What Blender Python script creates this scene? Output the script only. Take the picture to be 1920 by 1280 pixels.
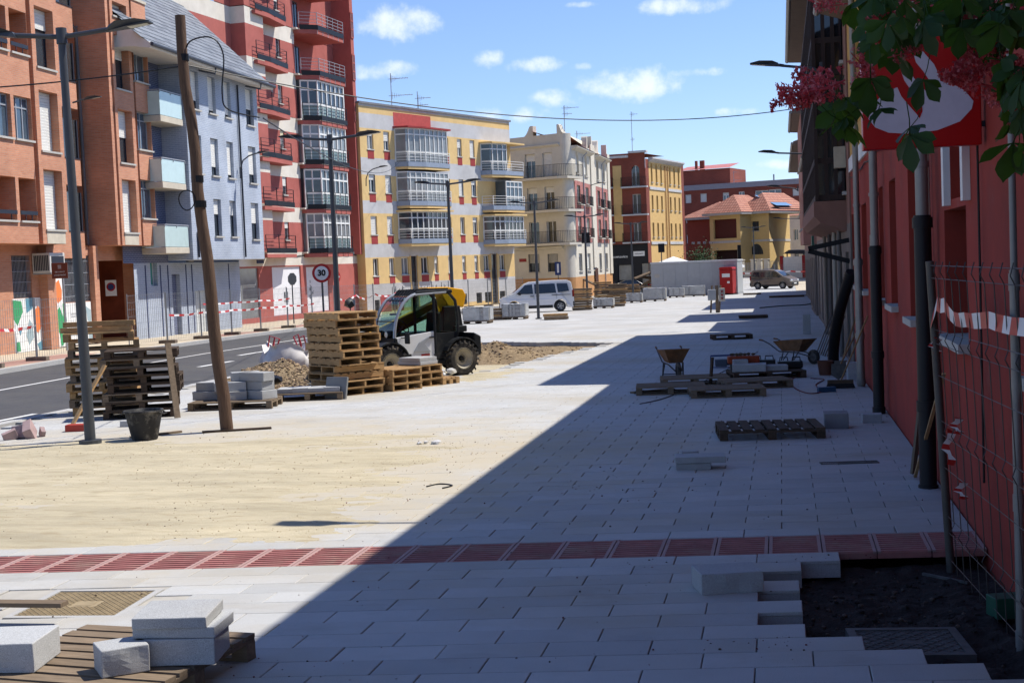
import bpy, bmesh, math, random
from mathutils import Vector, Matrix
random.seed(7)
for o in list(bpy.data.objects): bpy.data.objects.remove(o)
S = bpy.context.scene
COL = S.collection
PI = math.pi
# ------------------------------------------------------------------ camera
F = 2600.; HC = 2.15
YAW = math.radians(11.1); PITCH = math.radians(3.2); ROLL = math.radians(2.3)
fw = Vector((-math.sin(YAW)*math.cos(PITCH), math.cos(YAW)*math.cos(PITCH), -math.sin(PITCH)))
rt0 = Vector((math.cos(YAW), math.sin(YAW), 0)); up0 = rt0.cross(fw)
rt = rt0*math.cos(ROLL) - up0*math.sin(ROLL); up = rt0*math.sin(ROLL) + up0*math.cos(ROLL)
cam = bpy.data.cameras.new('camera'); camo = bpy.data.objects.new('camera', cam); COL.objects.link(camo)
camo.matrix_world = Matrix(((rt.x, up.x, -fw.x, 0), (rt.y, up.y, -fw.y, 0), (rt.z, up.z, -fw.z, HC), (0, 0, 0, 1)))
cam.sensor_width = 36; cam.lens = F/1920*36; cam.clip_start = 0.05; cam.clip_end = 3000
S.camera = camo
S.cycles.use_adaptive_sampling = True; S.cycles.adaptive_threshold = .02; S.cycles.use_denoising = True; S.cycles.time_limit = 840
S.cycles.max_bounces = 6; S.cycles.diffuse_bounces = 2; S.cycles.glossy_bounces = 3; S.cycles.transparent_max_bounces = 12; S.cycles.caustics_reflective = False; S.cycles.caustics_refractive = False
# ------------------------------------------------------------------ sun, sky, exposure
SUN_AZ = math.radians(60); SUN_EL = math.radians(57)      # azimuth from +Y towards +X
sd = Vector((math.sin(SUN_AZ)*math.cos(SUN_EL), math.cos(SUN_AZ)*math.cos(SUN_EL), math.sin(SUN_EL)))
sl = bpy.data.lights.new('sun', 'SUN'); sl.energy = 5.0; sl.angle = math.radians(0.53); sl.color = (1.0, 0.955, 0.88)
so = bpy.data.objects.new('sun', sl); COL.objects.link(so); so.rotation_euler = sd.to_track_quat('Z', 'Y').to_euler()
S.view_settings.view_transform = 'Standard'; S.view_settings.look = 'None'
S.view_settings.exposure = 0.35; S.view_settings.gamma = 1
W = bpy.data.worlds.new('World'); S.world = W; W.use_nodes = True
def px_dir(px, py):
    u = (px-960)/F; v = -(py-640)/F
    return (fw + rt*u + up*v).normalized()
def build_world():
    nt = W.node_tree; N = nt.nodes; L = nt.links; N.clear()
    out = N.new('ShaderNodeOutputWorld'); bg = N.new('ShaderNodeBackground'); bg.inputs[1].default_value = 0.112
    sky = N.new('ShaderNodeTexSky'); sky.sky_type = 'NISHITA'; sky.sun_disc = False
    sky.sun_elevation = SUN_EL; sky.sun_rotation = SUN_AZ; sky.air_density = 1.0; sky.dust_density = 0.25; sky.ozone_density = 3.0; sky.altitude = 800
    hs = N.new('ShaderNodeHueSaturation'); hs.inputs['Saturation'].default_value = 1.0; hs.inputs['Value'].default_value = 1.0
    tint = N.new('ShaderNodeVectorMath'); tint.operation = 'MULTIPLY'; tint.inputs[1].default_value = (.95, 1.0, 1.22); L.new(sky.outputs[0], tint.inputs[0]); L.new(tint.outputs[0], hs.inputs['Color'])
    tc = N.new('ShaderNodeTexCoord'); sp = N.new('ShaderNodeSeparateXYZ'); L.new(tc.outputs['Generated'], sp.inputs[0])
    def mth(op, a, b=None, c=None):
        n = N.new('ShaderNodeMath'); n.operation = op
        for i, x in enumerate((a, b, c)):
            if x is None: continue
            if isinstance(x, (int, float)): n.inputs[i].default_value = x
            else: L.new(x, n.inputs[i])
        return n.outputs[0]
    az = mth('ARCTAN2', sp.outputs[0], sp.outputs[1]); el = mth('ARCSINE', sp.outputs[2])
    ae = N.new('ShaderNodeCombineXYZ'); L.new(az, ae.inputs[0]); L.new(el, ae.inputs[1])
    no = N.new('ShaderNodeTexNoise'); no.inputs['Scale'].default_value = 55; no.inputs['Detail'].default_value = 6; no.inputs['Roughness'].default_value = 0.6
    L.new(tc.outputs['Generated'], no.inputs['Vector'])
    cl = [(748,44,64,28,.25),(725,134,60,17,0),(912,110,32,16,-.2),(1005,122,46,13,0),(1095,125,26,8,-.3),(1180,158,96,26,.2),(1292,137,62,9,-.2),
          (1272,12,82,14,.1),(1045,184,55,16,-.1),(990,216,42,16,-.2),(1466,308,42,9,0),(1090,9,30,6,-.3),(905,222,55,18,-.4),(1380,210,50,9,-.45)]
    blobs = []
    for x, y, w, h, s in cl:
        d = px_dir(x, y); blobs.append((math.atan2(d.x, d.y), math.asin(d.z), w/F*1.15, h/F*1.2, s))
    for a, e, w, h, s in ((.7,.2,.06,.02,.1),(1.3,.3,.07,.03,.2),(2.1,.15,.05,.02,0),(2.8,.32,.08,.03,.1),(-2.6,.2,.06,.025,.1),(-1.9,.3,.07,.03,0),(-1.2,.17,.05,.02,.2),(.45,.42,.06,.02,0)):
        blobs.append((a, e, w, h, s))
    tot = None
    for a, e, w, h, s in blobs:
        v = N.new('ShaderNodeVectorMath'); v.operation = 'MULTIPLY_ADD'; L.new(ae.outputs[0], v.inputs[0]); v.inputs[1].default_value = (1/w, 1/h, 0); v.inputs[2].default_value = (-a/w, -e/h, 0)
        q = N.new('ShaderNodeVectorMath'); q.operation = 'DOT_PRODUCT'; L.new(v.outputs[0], q.inputs[0]); L.new(v.outputs[0], q.inputs[1])
        m = mth('SUBTRACT', s, q.outputs['Value']); tot = m if tot is None else mth('MAXIMUM', tot, m)
    fl = mth('MAXIMUM', tot, -4.0)
    m = mth('MULTIPLY_ADD', mth('SUBTRACT', no.outputs[0], 0.5), 3.6, mth('ADD', fl, .55))
    c = N.new('ShaderNodeMapRange'); c.interpolation_type = 'SMOOTHSTEP'; c.inputs[1].default_value = -.5; c.inputs[2].default_value = 1.3; c.inputs[4].default_value = .8
    L.new(m, c.inputs[0])
    mx = N.new('ShaderNodeMix'); mx.data_type = 'RGBA'; L.new(c.outputs[0], mx.inputs[0]); L.new(hs.outputs[0], mx.inputs[6]); mx.inputs[7].default_value = (7.6, 8.1, 8.7, 1)
    L.new(mx.outputs[2], bg.inputs[0]); L.new(bg.outputs[0], out.inputs[0])
build_world()
# ------------------------------------------------------------------ ground height and survey helpers
def zg(Y):
    if Y <= 0: return 0.
    if Y < 110: return -0.0096*Y
    if Y < 130:
        t = (Y-110)/20.; return -1.056-0.192*(t-t*t/2)
    if Y < 180:
        t = (Y-130)/50.; s = t*t*(3-2*t); return -1.152+1.1*s
    return -0.052
def ray(px, py):
    return fw + rt*((px-960)/F) - up*((py-640)/F)
def G(px, py, dz=0.):
    d = ray(px, py); t = 1.; prev = 1.
    while t < 900:
        if HC+d.z*t-zg(d.y*t)-dz < 0: break
        prev = t; t *= 1.02
    a, b = prev, t
    for _ in range(40):
        m = (a+b)/2
        if HC+d.z*m-zg(d.y*m)-dz < 0: b = m
        else: a = m
    return Vector((d.x*b, d.y*b, HC+d.z*b))
def DP(px, py, depth):
    d = ray(px, py); f = -d.x*math.sin(YAW)+d.y*math.cos(YAW); k = depth/f
    return Vector((d.x*k, d.y*k, HC+d.z*k))
def depth_of(v): return -v.x*math.sin(YAW)+v.y*math.cos(YAW)
def AX(px, py, x):
    d = ray(px, py); k = x/d.x
    return Vector((x, d.y*k, HC+d.z*k))
# ------------------------------------------------------------------ mesh builder
class MB:
    def __init__(s, M=None): s.v = []; s.f = []; s.mi = []; s.M = M or Matrix.Identity(4)
    def add(s, vs, fs, mi=0, M=None):
        k = len(s.v); T = s.M @ M if M is not None else s.M
        for p in vs: s.v.append(tuple(T @ Vector(p)))
        for f in fs: s.f.append(tuple(i+k for i in f)); s.mi.append(mi)
        return s
    def box(s, x0, x1, y0, y1, z0, z1, mi=0, M=None):
        return s.add([(x0,y0,z0),(x1,y0,z0),(x1,y1,z0),(x0,y1,z0),(x0,y0,z1),(x1,y0,z1),(x1,y1,z1),(x0,y1,z1)],
            [(0,3,2,1),(4,5,6,7),(0,1,5,4),(1,2,6,5),(2,3,7,6),(3,0,4,7)], mi, M)
    def quad(s, a, b, c, d, mi=0): return s.add([a,b,c,d], [(0,1,2,3)], mi)
    def bar(s, a, b, w, h=None, mi=0, upv=(0,0,1)):
        a = Vector(a); b = Vector(b); h = h or w; d = (b-a)
        if d.length < 1e-6: return s
        d.normalize(); x = d.cross(Vector(upv))
        if x.length < 1e-4: x = d.cross(Vector((0,1,0)))
        x.normalize(); y = x.cross(d)
        vs = []
        for p in (a, b):
            for i, j in ((-1,-1),(1,-1),(1,1),(-1,1)): vs.append(p+x*(w/2*i)+y*(h/2*j))
        return s.add(vs, [(0,1,2,3),(7,6,5,4),(0,4,5,1),(1,5,6,2),(2,6,7,3),(3,7,4,0)], mi)
    def tube(s, pts, r, n=8, mi=0, cap=True):
        pts = [Vector(p) for p in pts]; m = len(pts); rs = r if isinstance(r, (list, tuple)) else [r]*m
        vs = []; prevx = None
        for i, p in enumerate(pts):
            d = pts[min(i+1, m-1)]-pts[max(i-1, 0)]
            if d.length < 1e-9: d = Vector((0,0,1))
            d.normalize()
            if prevx is None:
                x = d.cross(Vector((0,0,1)))
                if x.length < 1e-3: x = d.cross(Vector((0,1,0)))
            else: x = prevx - d*prevx.dot(d)
            x.normalize(); prevx = x; y = d.cross(x)
            for k in range(n):
                a = 2*PI*k/n; vs.append(p+x*(math.cos(a)*rs[i])+y*(math.sin(a)*rs[i]))
        fs = []
        for i in range(m-1):
            for k in range(n): fs.append((i*n+k, i*n+(k+1)%n, (i+1)*n+(k+1)%n, (i+1)*n+k))
        if cap: fs.append(tuple(range(n-1, -1, -1))); fs.append(tuple((m-1)*n+k for k in range(n)))
        return s.add(vs, fs, mi)
    def lathe(s, prof, n=20, c=(0,0,0), axis='z', mi=0, M=None):
        vs = []; fs = []
        for r, h in prof:
            for k in range(n):
                a = 2*PI*k/n; x, y = r*math.cos(a), r*math.sin(a)
                p = (x, y, h) if axis == 'z' else ((h, x, y) if axis == 'x' else (x, h, y))
                vs.append((p[0]+c[0], p[1]+c[1], p[2]+c[2]))
        for i in range(len(prof)-1):
            for k in range(n): fs.append((i*n+k, i*n+(k+1)%n, (i+1)*n+(k+1)%n, (i+1)*n+k))
        return s.add(vs, fs, mi, M)
    def prism(s, poly, h0, h1, plane='xy', mi=0, M=None):
        n = len(poly); vs = []
        for h in (h0, h1):
            for a, b in poly: vs.append((a,b,h) if plane == 'xy' else ((a,h,b) if plane == 'xz' else (h,a,b)))
        fs = [tuple(range(n-1,-1,-1)), tuple(range(n, 2*n))]+[(i, (i+1)%n, n+(i+1)%n, n+i) for i in range(n)]
        return s.add(vs, fs, mi, M)
    def mesh(s, name, mats, smooth=False):
        me = bpy.data.meshes.new(name); me.from_pydata(s.v, [], s.f)
        for m in (mats if isinstance(mats, (list, tuple)) else [mats]): me.materials.append(m)
        me.polygons.foreach_set('material_index', s.mi)
        if smooth: me.polygons.foreach_set('use_smooth', [True]*len(s.f))
        me.update(); return me
    def build(s, name, mats, parent=None, smooth=False, bevel=0., loc=None, fix=True, sharp=None):
        me = s.mesh(name, mats, smooth)
        if fix:
            bm = bmesh.new(); bm.from_mesh(me); bmesh.ops.recalc_face_normals(bm, faces=bm.faces); bm.to_mesh(me); bm.free()
        if smooth: me.set_sharp_from_angle(angle=math.radians(sharp or 40))
        o = bpy.data.objects.new(name, me); COL.objects.link(o)
        if parent: o.parent = parent
        if loc: o.location = loc
        if bevel:
            b = o.modifiers.new('bevel', 'BEVEL'); b.width = bevel; b.segments = 2; b.limit_method = 'ANGLE'
        return o
def tag(o, label, cat, group=None):
    o['label'] = label; o['category'] = cat
    if group: o['group'] = group
    return o
def thing(name, label, cat, loc=(0,0,0), rz=0., group=None):
    o = bpy.data.objects.new(name, None); COL.objects.link(o); o.location = loc; o.rotation_euler = (0,0,rz); o.empty_display_size = .2
    return tag(o, label, cat, group)
def kind(o, k): o['kind'] = k; return o
def copy_tree(o, parent=None):
    c = o.copy(); COL.objects.link(c)
    if parent: c.parent = parent
    for ch in [x for x in bpy.data.objects if x.parent == o]: copy_tree(ch, c)
    return c
def kids(o): return [x for x in COL.objects if x.parent == o]
def Rz(a): return Matrix.Rotation(a, 4, 'Z')
def T(x, y, z): return Matrix.Translation((x, y, z))
# ------------------------------------------------------------------ materials
def C(h):
    h = h.lstrip('#'); r = [int(h[i:i+2], 16)/255 for i in (0, 2, 4)]
    return tuple((c/12.92 if c <= .04045 else ((c+.055)/1.055)**2.4) for c in r)
MATS = {}
def mat(name, col, rough=.7, var=.12, scale=3., bump=0., bscale=40., metal=0., spec=.25, dirt=None, dscale=1.2, damt=.5, rnd=0., stretch=None, trans=0., emit=None, coat=0., sheen=None):
    if name in MATS: return MATS[name]
    m = bpy.data.materials.new(name); m.use_nodes = True; nt = m.node_tree; N = nt.nodes; L = nt.links; b = N['Principled BSDF']
    if isinstance(col, str): col = C(col)
    b.inputs['Roughness'].default_value = rough; b.inputs['Metallic'].default_value = metal; b.inputs['Specular IOR Level'].default_value = spec
    b.inputs['Coat Weight'].default_value = coat
    geo = N.new('ShaderNodeTexCoord'); vec = geo.outputs['Object']
    oi = N.new('ShaderNodeObjectInfo')
    ad = N.new('ShaderNodeVectorMath'); ad.operation = 'MULTIPLY_ADD'; ad.inputs[1].default_value = (1,1,1)
    sc = N.new('ShaderNodeVectorMath'); sc.operation = 'SCALE'; sc.inputs[0].default_value = (37., 17., 53.); L.new(oi.outputs['Random'], sc.inputs['Scale'])
    L.new(vec, ad.inputs[0]); L.new(sc.outputs[0], ad.inputs[2]); vec = ad.outputs[0]
    if stretch:
        mp = N.new('ShaderNodeMapping'); mp.inputs['Scale'].default_value = stretch; L.new(vec, mp.inputs[0]); vec = mp.outputs[0]
    n1 = N.new('ShaderNodeTexNoise'); n1.inputs['Scale'].default_value = scale; n1.inputs['Detail'].default_value = 6; n1.inputs['Roughness'].default_value = .65; L.new(vec, n1.inputs['Vector'])
    mr = N.new('ShaderNodeMapRange'); mr.inputs[1].default_value = .3; mr.inputs[2].default_value = .7; mr.inputs[3].default_value = 1-var; mr.inputs[4].default_value = 1+var; L.new(n1.outputs[0], mr.inputs[0])
    val = mr.outputs[0]
    if rnd:
        r2 = N.new('ShaderNodeMapRange'); r2.inputs[3].default_value = 1-rnd; r2.inputs[4].default_value = 1+rnd; L.new(oi.outputs['Random'], r2.inputs[0])
        mu = N.new('ShaderNodeMath'); mu.operation = 'MULTIPLY'; L.new(val, mu.inputs[0]); L.new(r2.outputs[0], mu.inputs[1]); val = mu.outputs[0]
    vm = N.new('ShaderNodeVectorMath'); vm.operation = 'SCALE'; vm.inputs[0].default_value = col; L.new(val, vm.inputs['Scale']); cc = vm.outputs[0]
    if dirt:
        n2 = N.new('ShaderNodeTexNoise'); n2.inputs['Scale'].default_value = dscale; n2.inputs['Detail'].default_value = 8; n2.inputs['Roughness'].default_value = .7; L.new(vec, n2.inputs['Vector'])
        m2 = N.new('ShaderNodeMapRange'); m2.inputs[1].default_value = .5; m2.inputs[2].default_value = .75; m2.inputs[4].default_value = damt; L.new(n2.outputs[0], m2.inputs[0])
        mx = N.new('ShaderNodeMix'); mx.data_type = 'RGBA'; L.new(m2.outputs[0], mx.inputs[0]); L.new(cc, mx.inputs[6]); mx.inputs[7].default_value = (*C(dirt), 1); cc = mx.outputs[2]
    L.new(cc, b.inputs['Base Color'])
    if bump:
        n3 = N.new('ShaderNodeTexNoise'); n3.inputs['Scale'].default_value = bscale; n3.inputs['Detail'].default_value = 5; L.new(vec, n3.inputs['Vector'])
        bp = N.new('ShaderNodeBump'); bp.inputs['Strength'].default_value = bump; bp.inputs['Distance'].default_value = .02; L.new(n3.outputs[0], bp.inputs['Height']); L.new(bp.outputs[0], b.inputs['Normal'])
    if trans: b.inputs['Transmission Weight'].default_value = trans
    MATS[name] = m; return m
def brick_mat(name, c1, c2, mortar, bw=.26, rh=.07, axis='xz', msize=.008, rough=.85, off=.5, bump=.4):
    """bricks by object coordinates: facade frame, x along the wall, z up"""
    if name in MATS: return MATS[name]
    m = bpy.data.materials.new(name); m.use_nodes = True; nt = m.node_tree; N = nt.nodes; L = nt.links; b = N['Principled BSDF']
    b.inputs['Roughness'].default_value = rough
    tc = N.new('ShaderNodeTexCoord'); sp = N.new('ShaderNodeSeparateXYZ'); L.new(tc.outputs['Object'], sp.inputs[0])
    ad = N.new('ShaderNodeMath'); ad.operation = 'ADD'; L.new(sp.outputs[0], ad.inputs[0]); L.new(sp.outputs[1], ad.inputs[1])
    cb = N.new('ShaderNodeCombineXYZ'); L.new(ad.outputs[0], cb.inputs[0]); L.new(sp.outputs[2], cb.inputs[1])
    if axis == 'xy': L.new(sp.outputs[0], cb.inputs[0]); L.new(sp.outputs[1], cb.inputs[1])
    br = N.new('ShaderNodeTexBrick'); br.offset = off; br.inputs['Scale'].default_value = 1; br.inputs['Brick Width'].default_value = bw; br.inputs['Row Height'].default_value = rh
    br.inputs['Mortar Size'].default_value = msize; br.inputs['Mortar Smooth'].default_value = .2; br.inputs['Bias'].default_value = 0
    br.inputs['Color1'].default_value = (*C(c1), 1); br.inputs['Color2'].default_value = (*C(c2), 1); br.inputs['Mortar'].default_value = (*C(mortar), 1)
    L.new(cb.outputs[0], br.inputs['Vector'])
    n1 = N.new('ShaderNodeTexNoise'); n1.inputs['Scale'].default_value = .7; n1.inputs['Detail'].default_value = 7; L.new(tc.outputs['Object'], n1.inputs['Vector'])
    mr = N.new('ShaderNodeMapRange'); mr.inputs[1].default_value = .3; mr.inputs[2].default_value = .7; mr.inputs[3].default_value = .86; mr.inputs[4].default_value = 1.12; L.new(n1.outputs[0], mr.inputs[0])
    vm = N.new('ShaderNodeVectorMath'); vm.operation = 'SCALE'; L.new(br.outputs[0], vm.inputs[0]); L.new(mr.outputs[0], vm.inputs['Scale']); L.new(vm.outputs[0], b.inputs['Base Color'])
    if bump:
        bp = N.new('ShaderNodeBump'); bp.invert = True; bp.inputs['Strength'].default_value = bump; bp.inputs['Distance'].default_value = .01; L.new(br.outputs['Fac'], bp.inputs['Height']); L.new(bp.outputs[0], b.inputs['Normal'])
    MATS[name] = m; return m
def glass_mat(name, col=(.03,.04,.05), rough=.04):
    if name in MATS: return MATS[name]
    m = mat(name, col, rough=rough, var=.3, scale=.8, spec=.8); return m
def clear_glass(name, tint=(.75,.9,.85), alpha=.25):
    if name in MATS: return MATS[name]
    m = bpy.data.materials.new(name); m.use_nodes = True; nt = m.node_tree; N = nt.nodes; L = nt.links
    out = N['Material Output']; N.remove(N['Principled BSDF'])
    tr = N.new('ShaderNodeBsdfTransparent'); tr.inputs[0].default_value = (*tint, 1); gl = N.new('ShaderNodeBsdfGlossy'); gl.inputs['Roughness'].default_value = .03
    fr = N.new('ShaderNodeFresnel'); fr.inputs[0].default_value = 1.45
    ad = N.new('ShaderNodeMath'); ad.operation = 'ADD'; ad.inputs[1].default_value = .04; L.new(fr.outputs[0], ad.inputs[0])
    mx = N.new('ShaderNodeMixShader'); L.new(ad.outputs[0], mx.inputs[0]); L.new(tr.outputs[0], mx.inputs[1]); L.new(gl.outputs[0], mx.inputs[2]); L.new(mx.outputs[0], out.inputs[0])
    MATS[name] = m; return m
# ================================================================== ground
def granite(name, base, speck=.35, sc=260., rnd=.06, stain=None):
    if name in MATS: return MATS[name]
    m = mat(name, base, rough=.75, var=.07, scale=1.6, rnd=rnd, dirt=stain or '#a89f90', dscale=.9, damt=.4); N = m.node_tree.nodes; L = m.node_tree.links; b = N['Principled BSDF']
    src = b.inputs['Base Color'].links[0].from_socket
    tc = N.new('ShaderNodeTexCoord'); n = N.new('ShaderNodeTexNoise'); n.inputs['Scale'].default_value = sc; n.inputs['Detail'].default_value = 3; L.new(tc.outputs['Object'], n.inputs['Vector'])
    mr = N.new('ShaderNodeMapRange'); mr.inputs[1].default_value = .35; mr.inputs[2].default_value = .65; mr.inputs[3].default_value = 1-speck; mr.inputs[4].default_value = 1+speck*.6; L.new(n.outputs[0], mr.inputs[0])
    vm = N.new('ShaderNodeVectorMath'); vm.operation = 'SCALE'; L.new(src, vm.inputs[0]); L.new(mr.outputs[0], vm.inputs['Scale']); L.new(vm.outputs[0], b.inputs['Base Color'])
    return m
M_slab = granite('granite_slab', '#b0b0ae', rnd=.09)
def dust(m, col, sc=.33, amt=.6, lo=.46, hi=.72):
    N = m.node_tree.nodes; L = m.node_tree.links; b = N['Principled BSDF']; src = b.inputs['Base Color'].links[0].from_socket
    g = N.new('ShaderNodeNewGeometry'); n = N.new('ShaderNodeTexNoise'); n.inputs['Scale'].default_value = sc; n.inputs['Detail'].default_value = 9; n.inputs['Roughness'].default_value = .68; mp = N.new('ShaderNodeMapping'); mp.inputs['Scale'].default_value = (.6, 1.2, 1)
    L.new(g.outputs['Position'], mp.inputs[0]); L.new(mp.outputs[0], n.inputs['Vector'])
    r = N.new('ShaderNodeMapRange'); r.inputs[1].default_value = lo; r.inputs[2].default_value = hi; r.inputs[4].default_value = amt; L.new(n.outputs[0], r.inputs[0])
    mx = N.new('ShaderNodeMix'); mx.data_type = 'RGBA'; L.new(r.outputs[0], mx.inputs[0]); L.new(src, mx.inputs[6]); mx.inputs[7].default_value = (*C(col), 1); L.new(mx.outputs[2], b.inputs['Base Color'])
dust(M_slab, '#a3977f', .33, .7); dust(M_slab, '#7d766a', 1.7, .5, .56, .8)
def sand_dust(m):        # fine sand trodden out from the sand bed over the slabs round it
    N = m.node_tree.nodes; L = m.node_tree.links; b = N['Principled BSDF']; src = b.inputs['Base Color'].links[0].from_socket
    g = N.new('ShaderNodeNewGeometry'); v = N.new('ShaderNodeVectorMath'); v.operation = 'MULTIPLY_ADD'; v.inputs[1].default_value = (1/6.4, 1/5.6, 0); v.inputs[2].default_value = (7.2/6.4, -15.6/5.6, 0); L.new(g.outputs['Position'], v.inputs[0])
    ln = N.new('ShaderNodeVectorMath'); ln.operation = 'LENGTH'; L.new(v.outputs[0], ln.inputs[0]); n = N.new('ShaderNodeTexNoise'); n.inputs['Scale'].default_value = 1.1; n.inputs['Detail'].default_value = 10; n.inputs['Roughness'].default_value = .7; L.new(g.outputs['Position'], n.inputs['Vector'])
    ma = N.new('ShaderNodeMath'); ma.operation = 'MULTIPLY_ADD'; L.new(n.outputs[0], ma.inputs[0]); ma.inputs[1].default_value = -1.5; L.new(ln.outputs['Value'], ma.inputs[2])
    r = N.new('ShaderNodeMapRange'); r.interpolation_type = 'SMOOTHSTEP'; r.inputs[1].default_value = .42; r.inputs[2].default_value = -.3; r.inputs[3].default_value = 0; r.inputs[4].default_value = .8; L.new(ma.outputs[0], r.inputs[0])
    mx = N.new('ShaderNodeMix'); mx.data_type = 'RGBA'; L.new(r.outputs[0], mx.inputs[0]); L.new(src, mx.inputs[6]); mx.inputs[7].default_value = (*C('#b2a68d'), 1); L.new(mx.outputs[2], b.inputs['Base Color'])
sand_dust(M_slab)
M_block = granite('granite_block', '#a9aaaa', rnd=.1)
M_soil = mat('soil', '#57493c', rough=.95, var=.4, scale=2.5, bump=.9, bscale=30, dirt='#352c25', dscale=3)
M_darksoil = mat('dark_soil', '#332c28', rough=.95, var=.45, scale=6, bump=1, bscale=50, dirt='#28221e', dscale=5)
M_sand = mat('sand', '#b4a98f', rough=.95, var=.2, scale=1.2, bump=.6, bscale=90, dirt='#958566', dscale=5, damt=.75, stretch=(.5,1.8,1))
M_gravel = mat('gravel', '#857359', rough=.95, var=.35, scale=9, bump=1, bscale=45, dirt='#5f4632', dscale=4)
M_asphalt = mat('asphalt', '#4a4a4c', rough=.85, var=.15, scale=4, bump=.3, bscale=300, dirt='#5f5d59', dscale=.35, damt=.6)
dust(M_asphalt, '#5c5a56', .25, .5); M_paint = mat('road_paint', '#d8d8d4', rough=.6, var=.08)
M_kerb = granite('kerb_granite', '#abaaa7')
M_walk = brick_mat('sidewalk_tiles', '#bdb19b', '#b4a790', '#9d907a', bw=.3, rh=.3, axis='xy', msize=.006, off=0, bump=.2)
M_walkred = brick_mat('sidewalk_red_tiles', '#a98578', '#a07b6e', '#8a6a5c', bw=.3, rh=.3, axis='xy', msize=.006, off=0, bump=.2)
M_plaza = brick_mat('plaza_far_slabs', '#b0b0ae', '#a9a9a7', '#8f8d88', bw=.6, rh=.3, axis='xy', msize=.006, bump=.2); dust(M_plaza, '#a0978a', .2, .5)

def ysheet(name, xl, xr, y0, y1, dz, m, step=5., k='structure'):
    """strip following the ground height; xl, xr may be functions of y"""
    mb = MB(); n = max(1, int((y1-y0)/step)); fl = xl if callable(xl) else (lambda y: xl); fr = xr if callable(xr) else (lambda y: xr)
    for i in range(n+1):
        y = y0+(y1-y0)*i/n; z = zg(y)+dz; mb.v += [(fl(y), y, z), (fr(y), y, z)]
    for i in range(n): mb.f.append((2*i, 2*i+1, 2*i+3, 2*i+2)); mb.mi.append(0)
    return kind(mb.build(name, m, fix=False), k) if k else mb.build(name, m, fix=False)
def interp(tab):
    def f(y):
        if y <= tab[0][0]: return tab[0][1]
        for (a, b), (c, d) in zip(tab, tab[1:]):
            if y <= c: return b+(d-b)*(y-a)/(c-a)
        return tab[-1][1]
    return f
gs = MB()
ys = [-60, -20, 0]+[5*i for i in range(1, 41)]+[260, 400, 700, 1200]
for y in ys: gs.v += [(-700, y, zg(y)-.19), (700, y, zg(y)-.19)]
for i in range(len(ys)-1): gs.f.append((2*i, 2*i+1, 2*i+3, 2*i+2)); gs.mi.append(0)
kind(gs.build('ground', M_soil, fix=False), 'structure')
RR = interp([(0,-13.1),(36,-13.2),(41,-14.2),(50,-17.4),(57,-18.6),(80,-19.2),(95,-18.2),(115,-15.5),(140,-11)])     # right edge of the road
RL = interp([(0,-21.6),(36,-22.2),(42,-23.1),(60,-23.6),(80,-23.3),(95,-22),(112,-18.6),(140,-14)])      # left edge of the road
ysheet('road', lambda y: RL(y)-.05, lambda y: RR(y)+.05, -20, 130, -.10, M_asphalt)
# painted lines lie 4 mm above the asphalt
LX = interp([(0,-17.2),(30,-18.5),(43,-19.7),(53,-19.7),(80,-20.6),(100,-19.2)])
ysheet('road_edge_line', lambda y: LX(y)-.06, lambda y: LX(y)+.06, -10, 90, -.094, M_paint)
for y0, y1, x in ((37.5, 40, -16.6), (43.2, 46.6, -17.7), (50, 53, -18.6)):
    ysheet('lane_dash', x-.09, x+.09, y0, y1, -.0945, M_paint)
ysheet('lane_dash', -14.05, -13.92, 17, 24, -.0945, M_paint)
# kerbs
def kerb(name, f, y0, y1, w, z0, z1, step=3.):
    mb = MB(); y = y0
    while y < y1-.01:
        y2 = min(y+step, y1)
        a = [(f(y), y), (f(y)+w, y), (f(y2-.012)+w, y2-.012), (f(y2-.012), y2-.012)]
        vs = [(p[0], p[1], zg(p[1])+z0) for p in a]+[(p[0], p[1], zg(p[1])+z1) for p in a]
        mb.add(vs, [(3,2,1,0),(4,5,6,7),(0,1,5,4),(1,2,6,5),(2,3,7,6),(3,0,4,7)]); y = y2
    return kind(mb.build(name, M_kerb), 'structure')
kerb('plaza_kerb', lambda y: RR(y), -10, 130, .25, -.2, .012)
kerb('sidewalk_kerb', lambda y: RL(y)-.25, -10, 130, .25, -.2, .035)
ysheet('sidewalk', lambda y: RL(y)-22, lambda y: RL(y)-.25, -20, 150, .03, M_walk)
for y0, y1 in ((38, 45), (57, 62), (66, 78)):
    ysheet('sidewalk_red_band', lambda y: RL(y)-1.9, lambda y: RL(y)-.5, y0, y1, .034, M_walkred)
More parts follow.
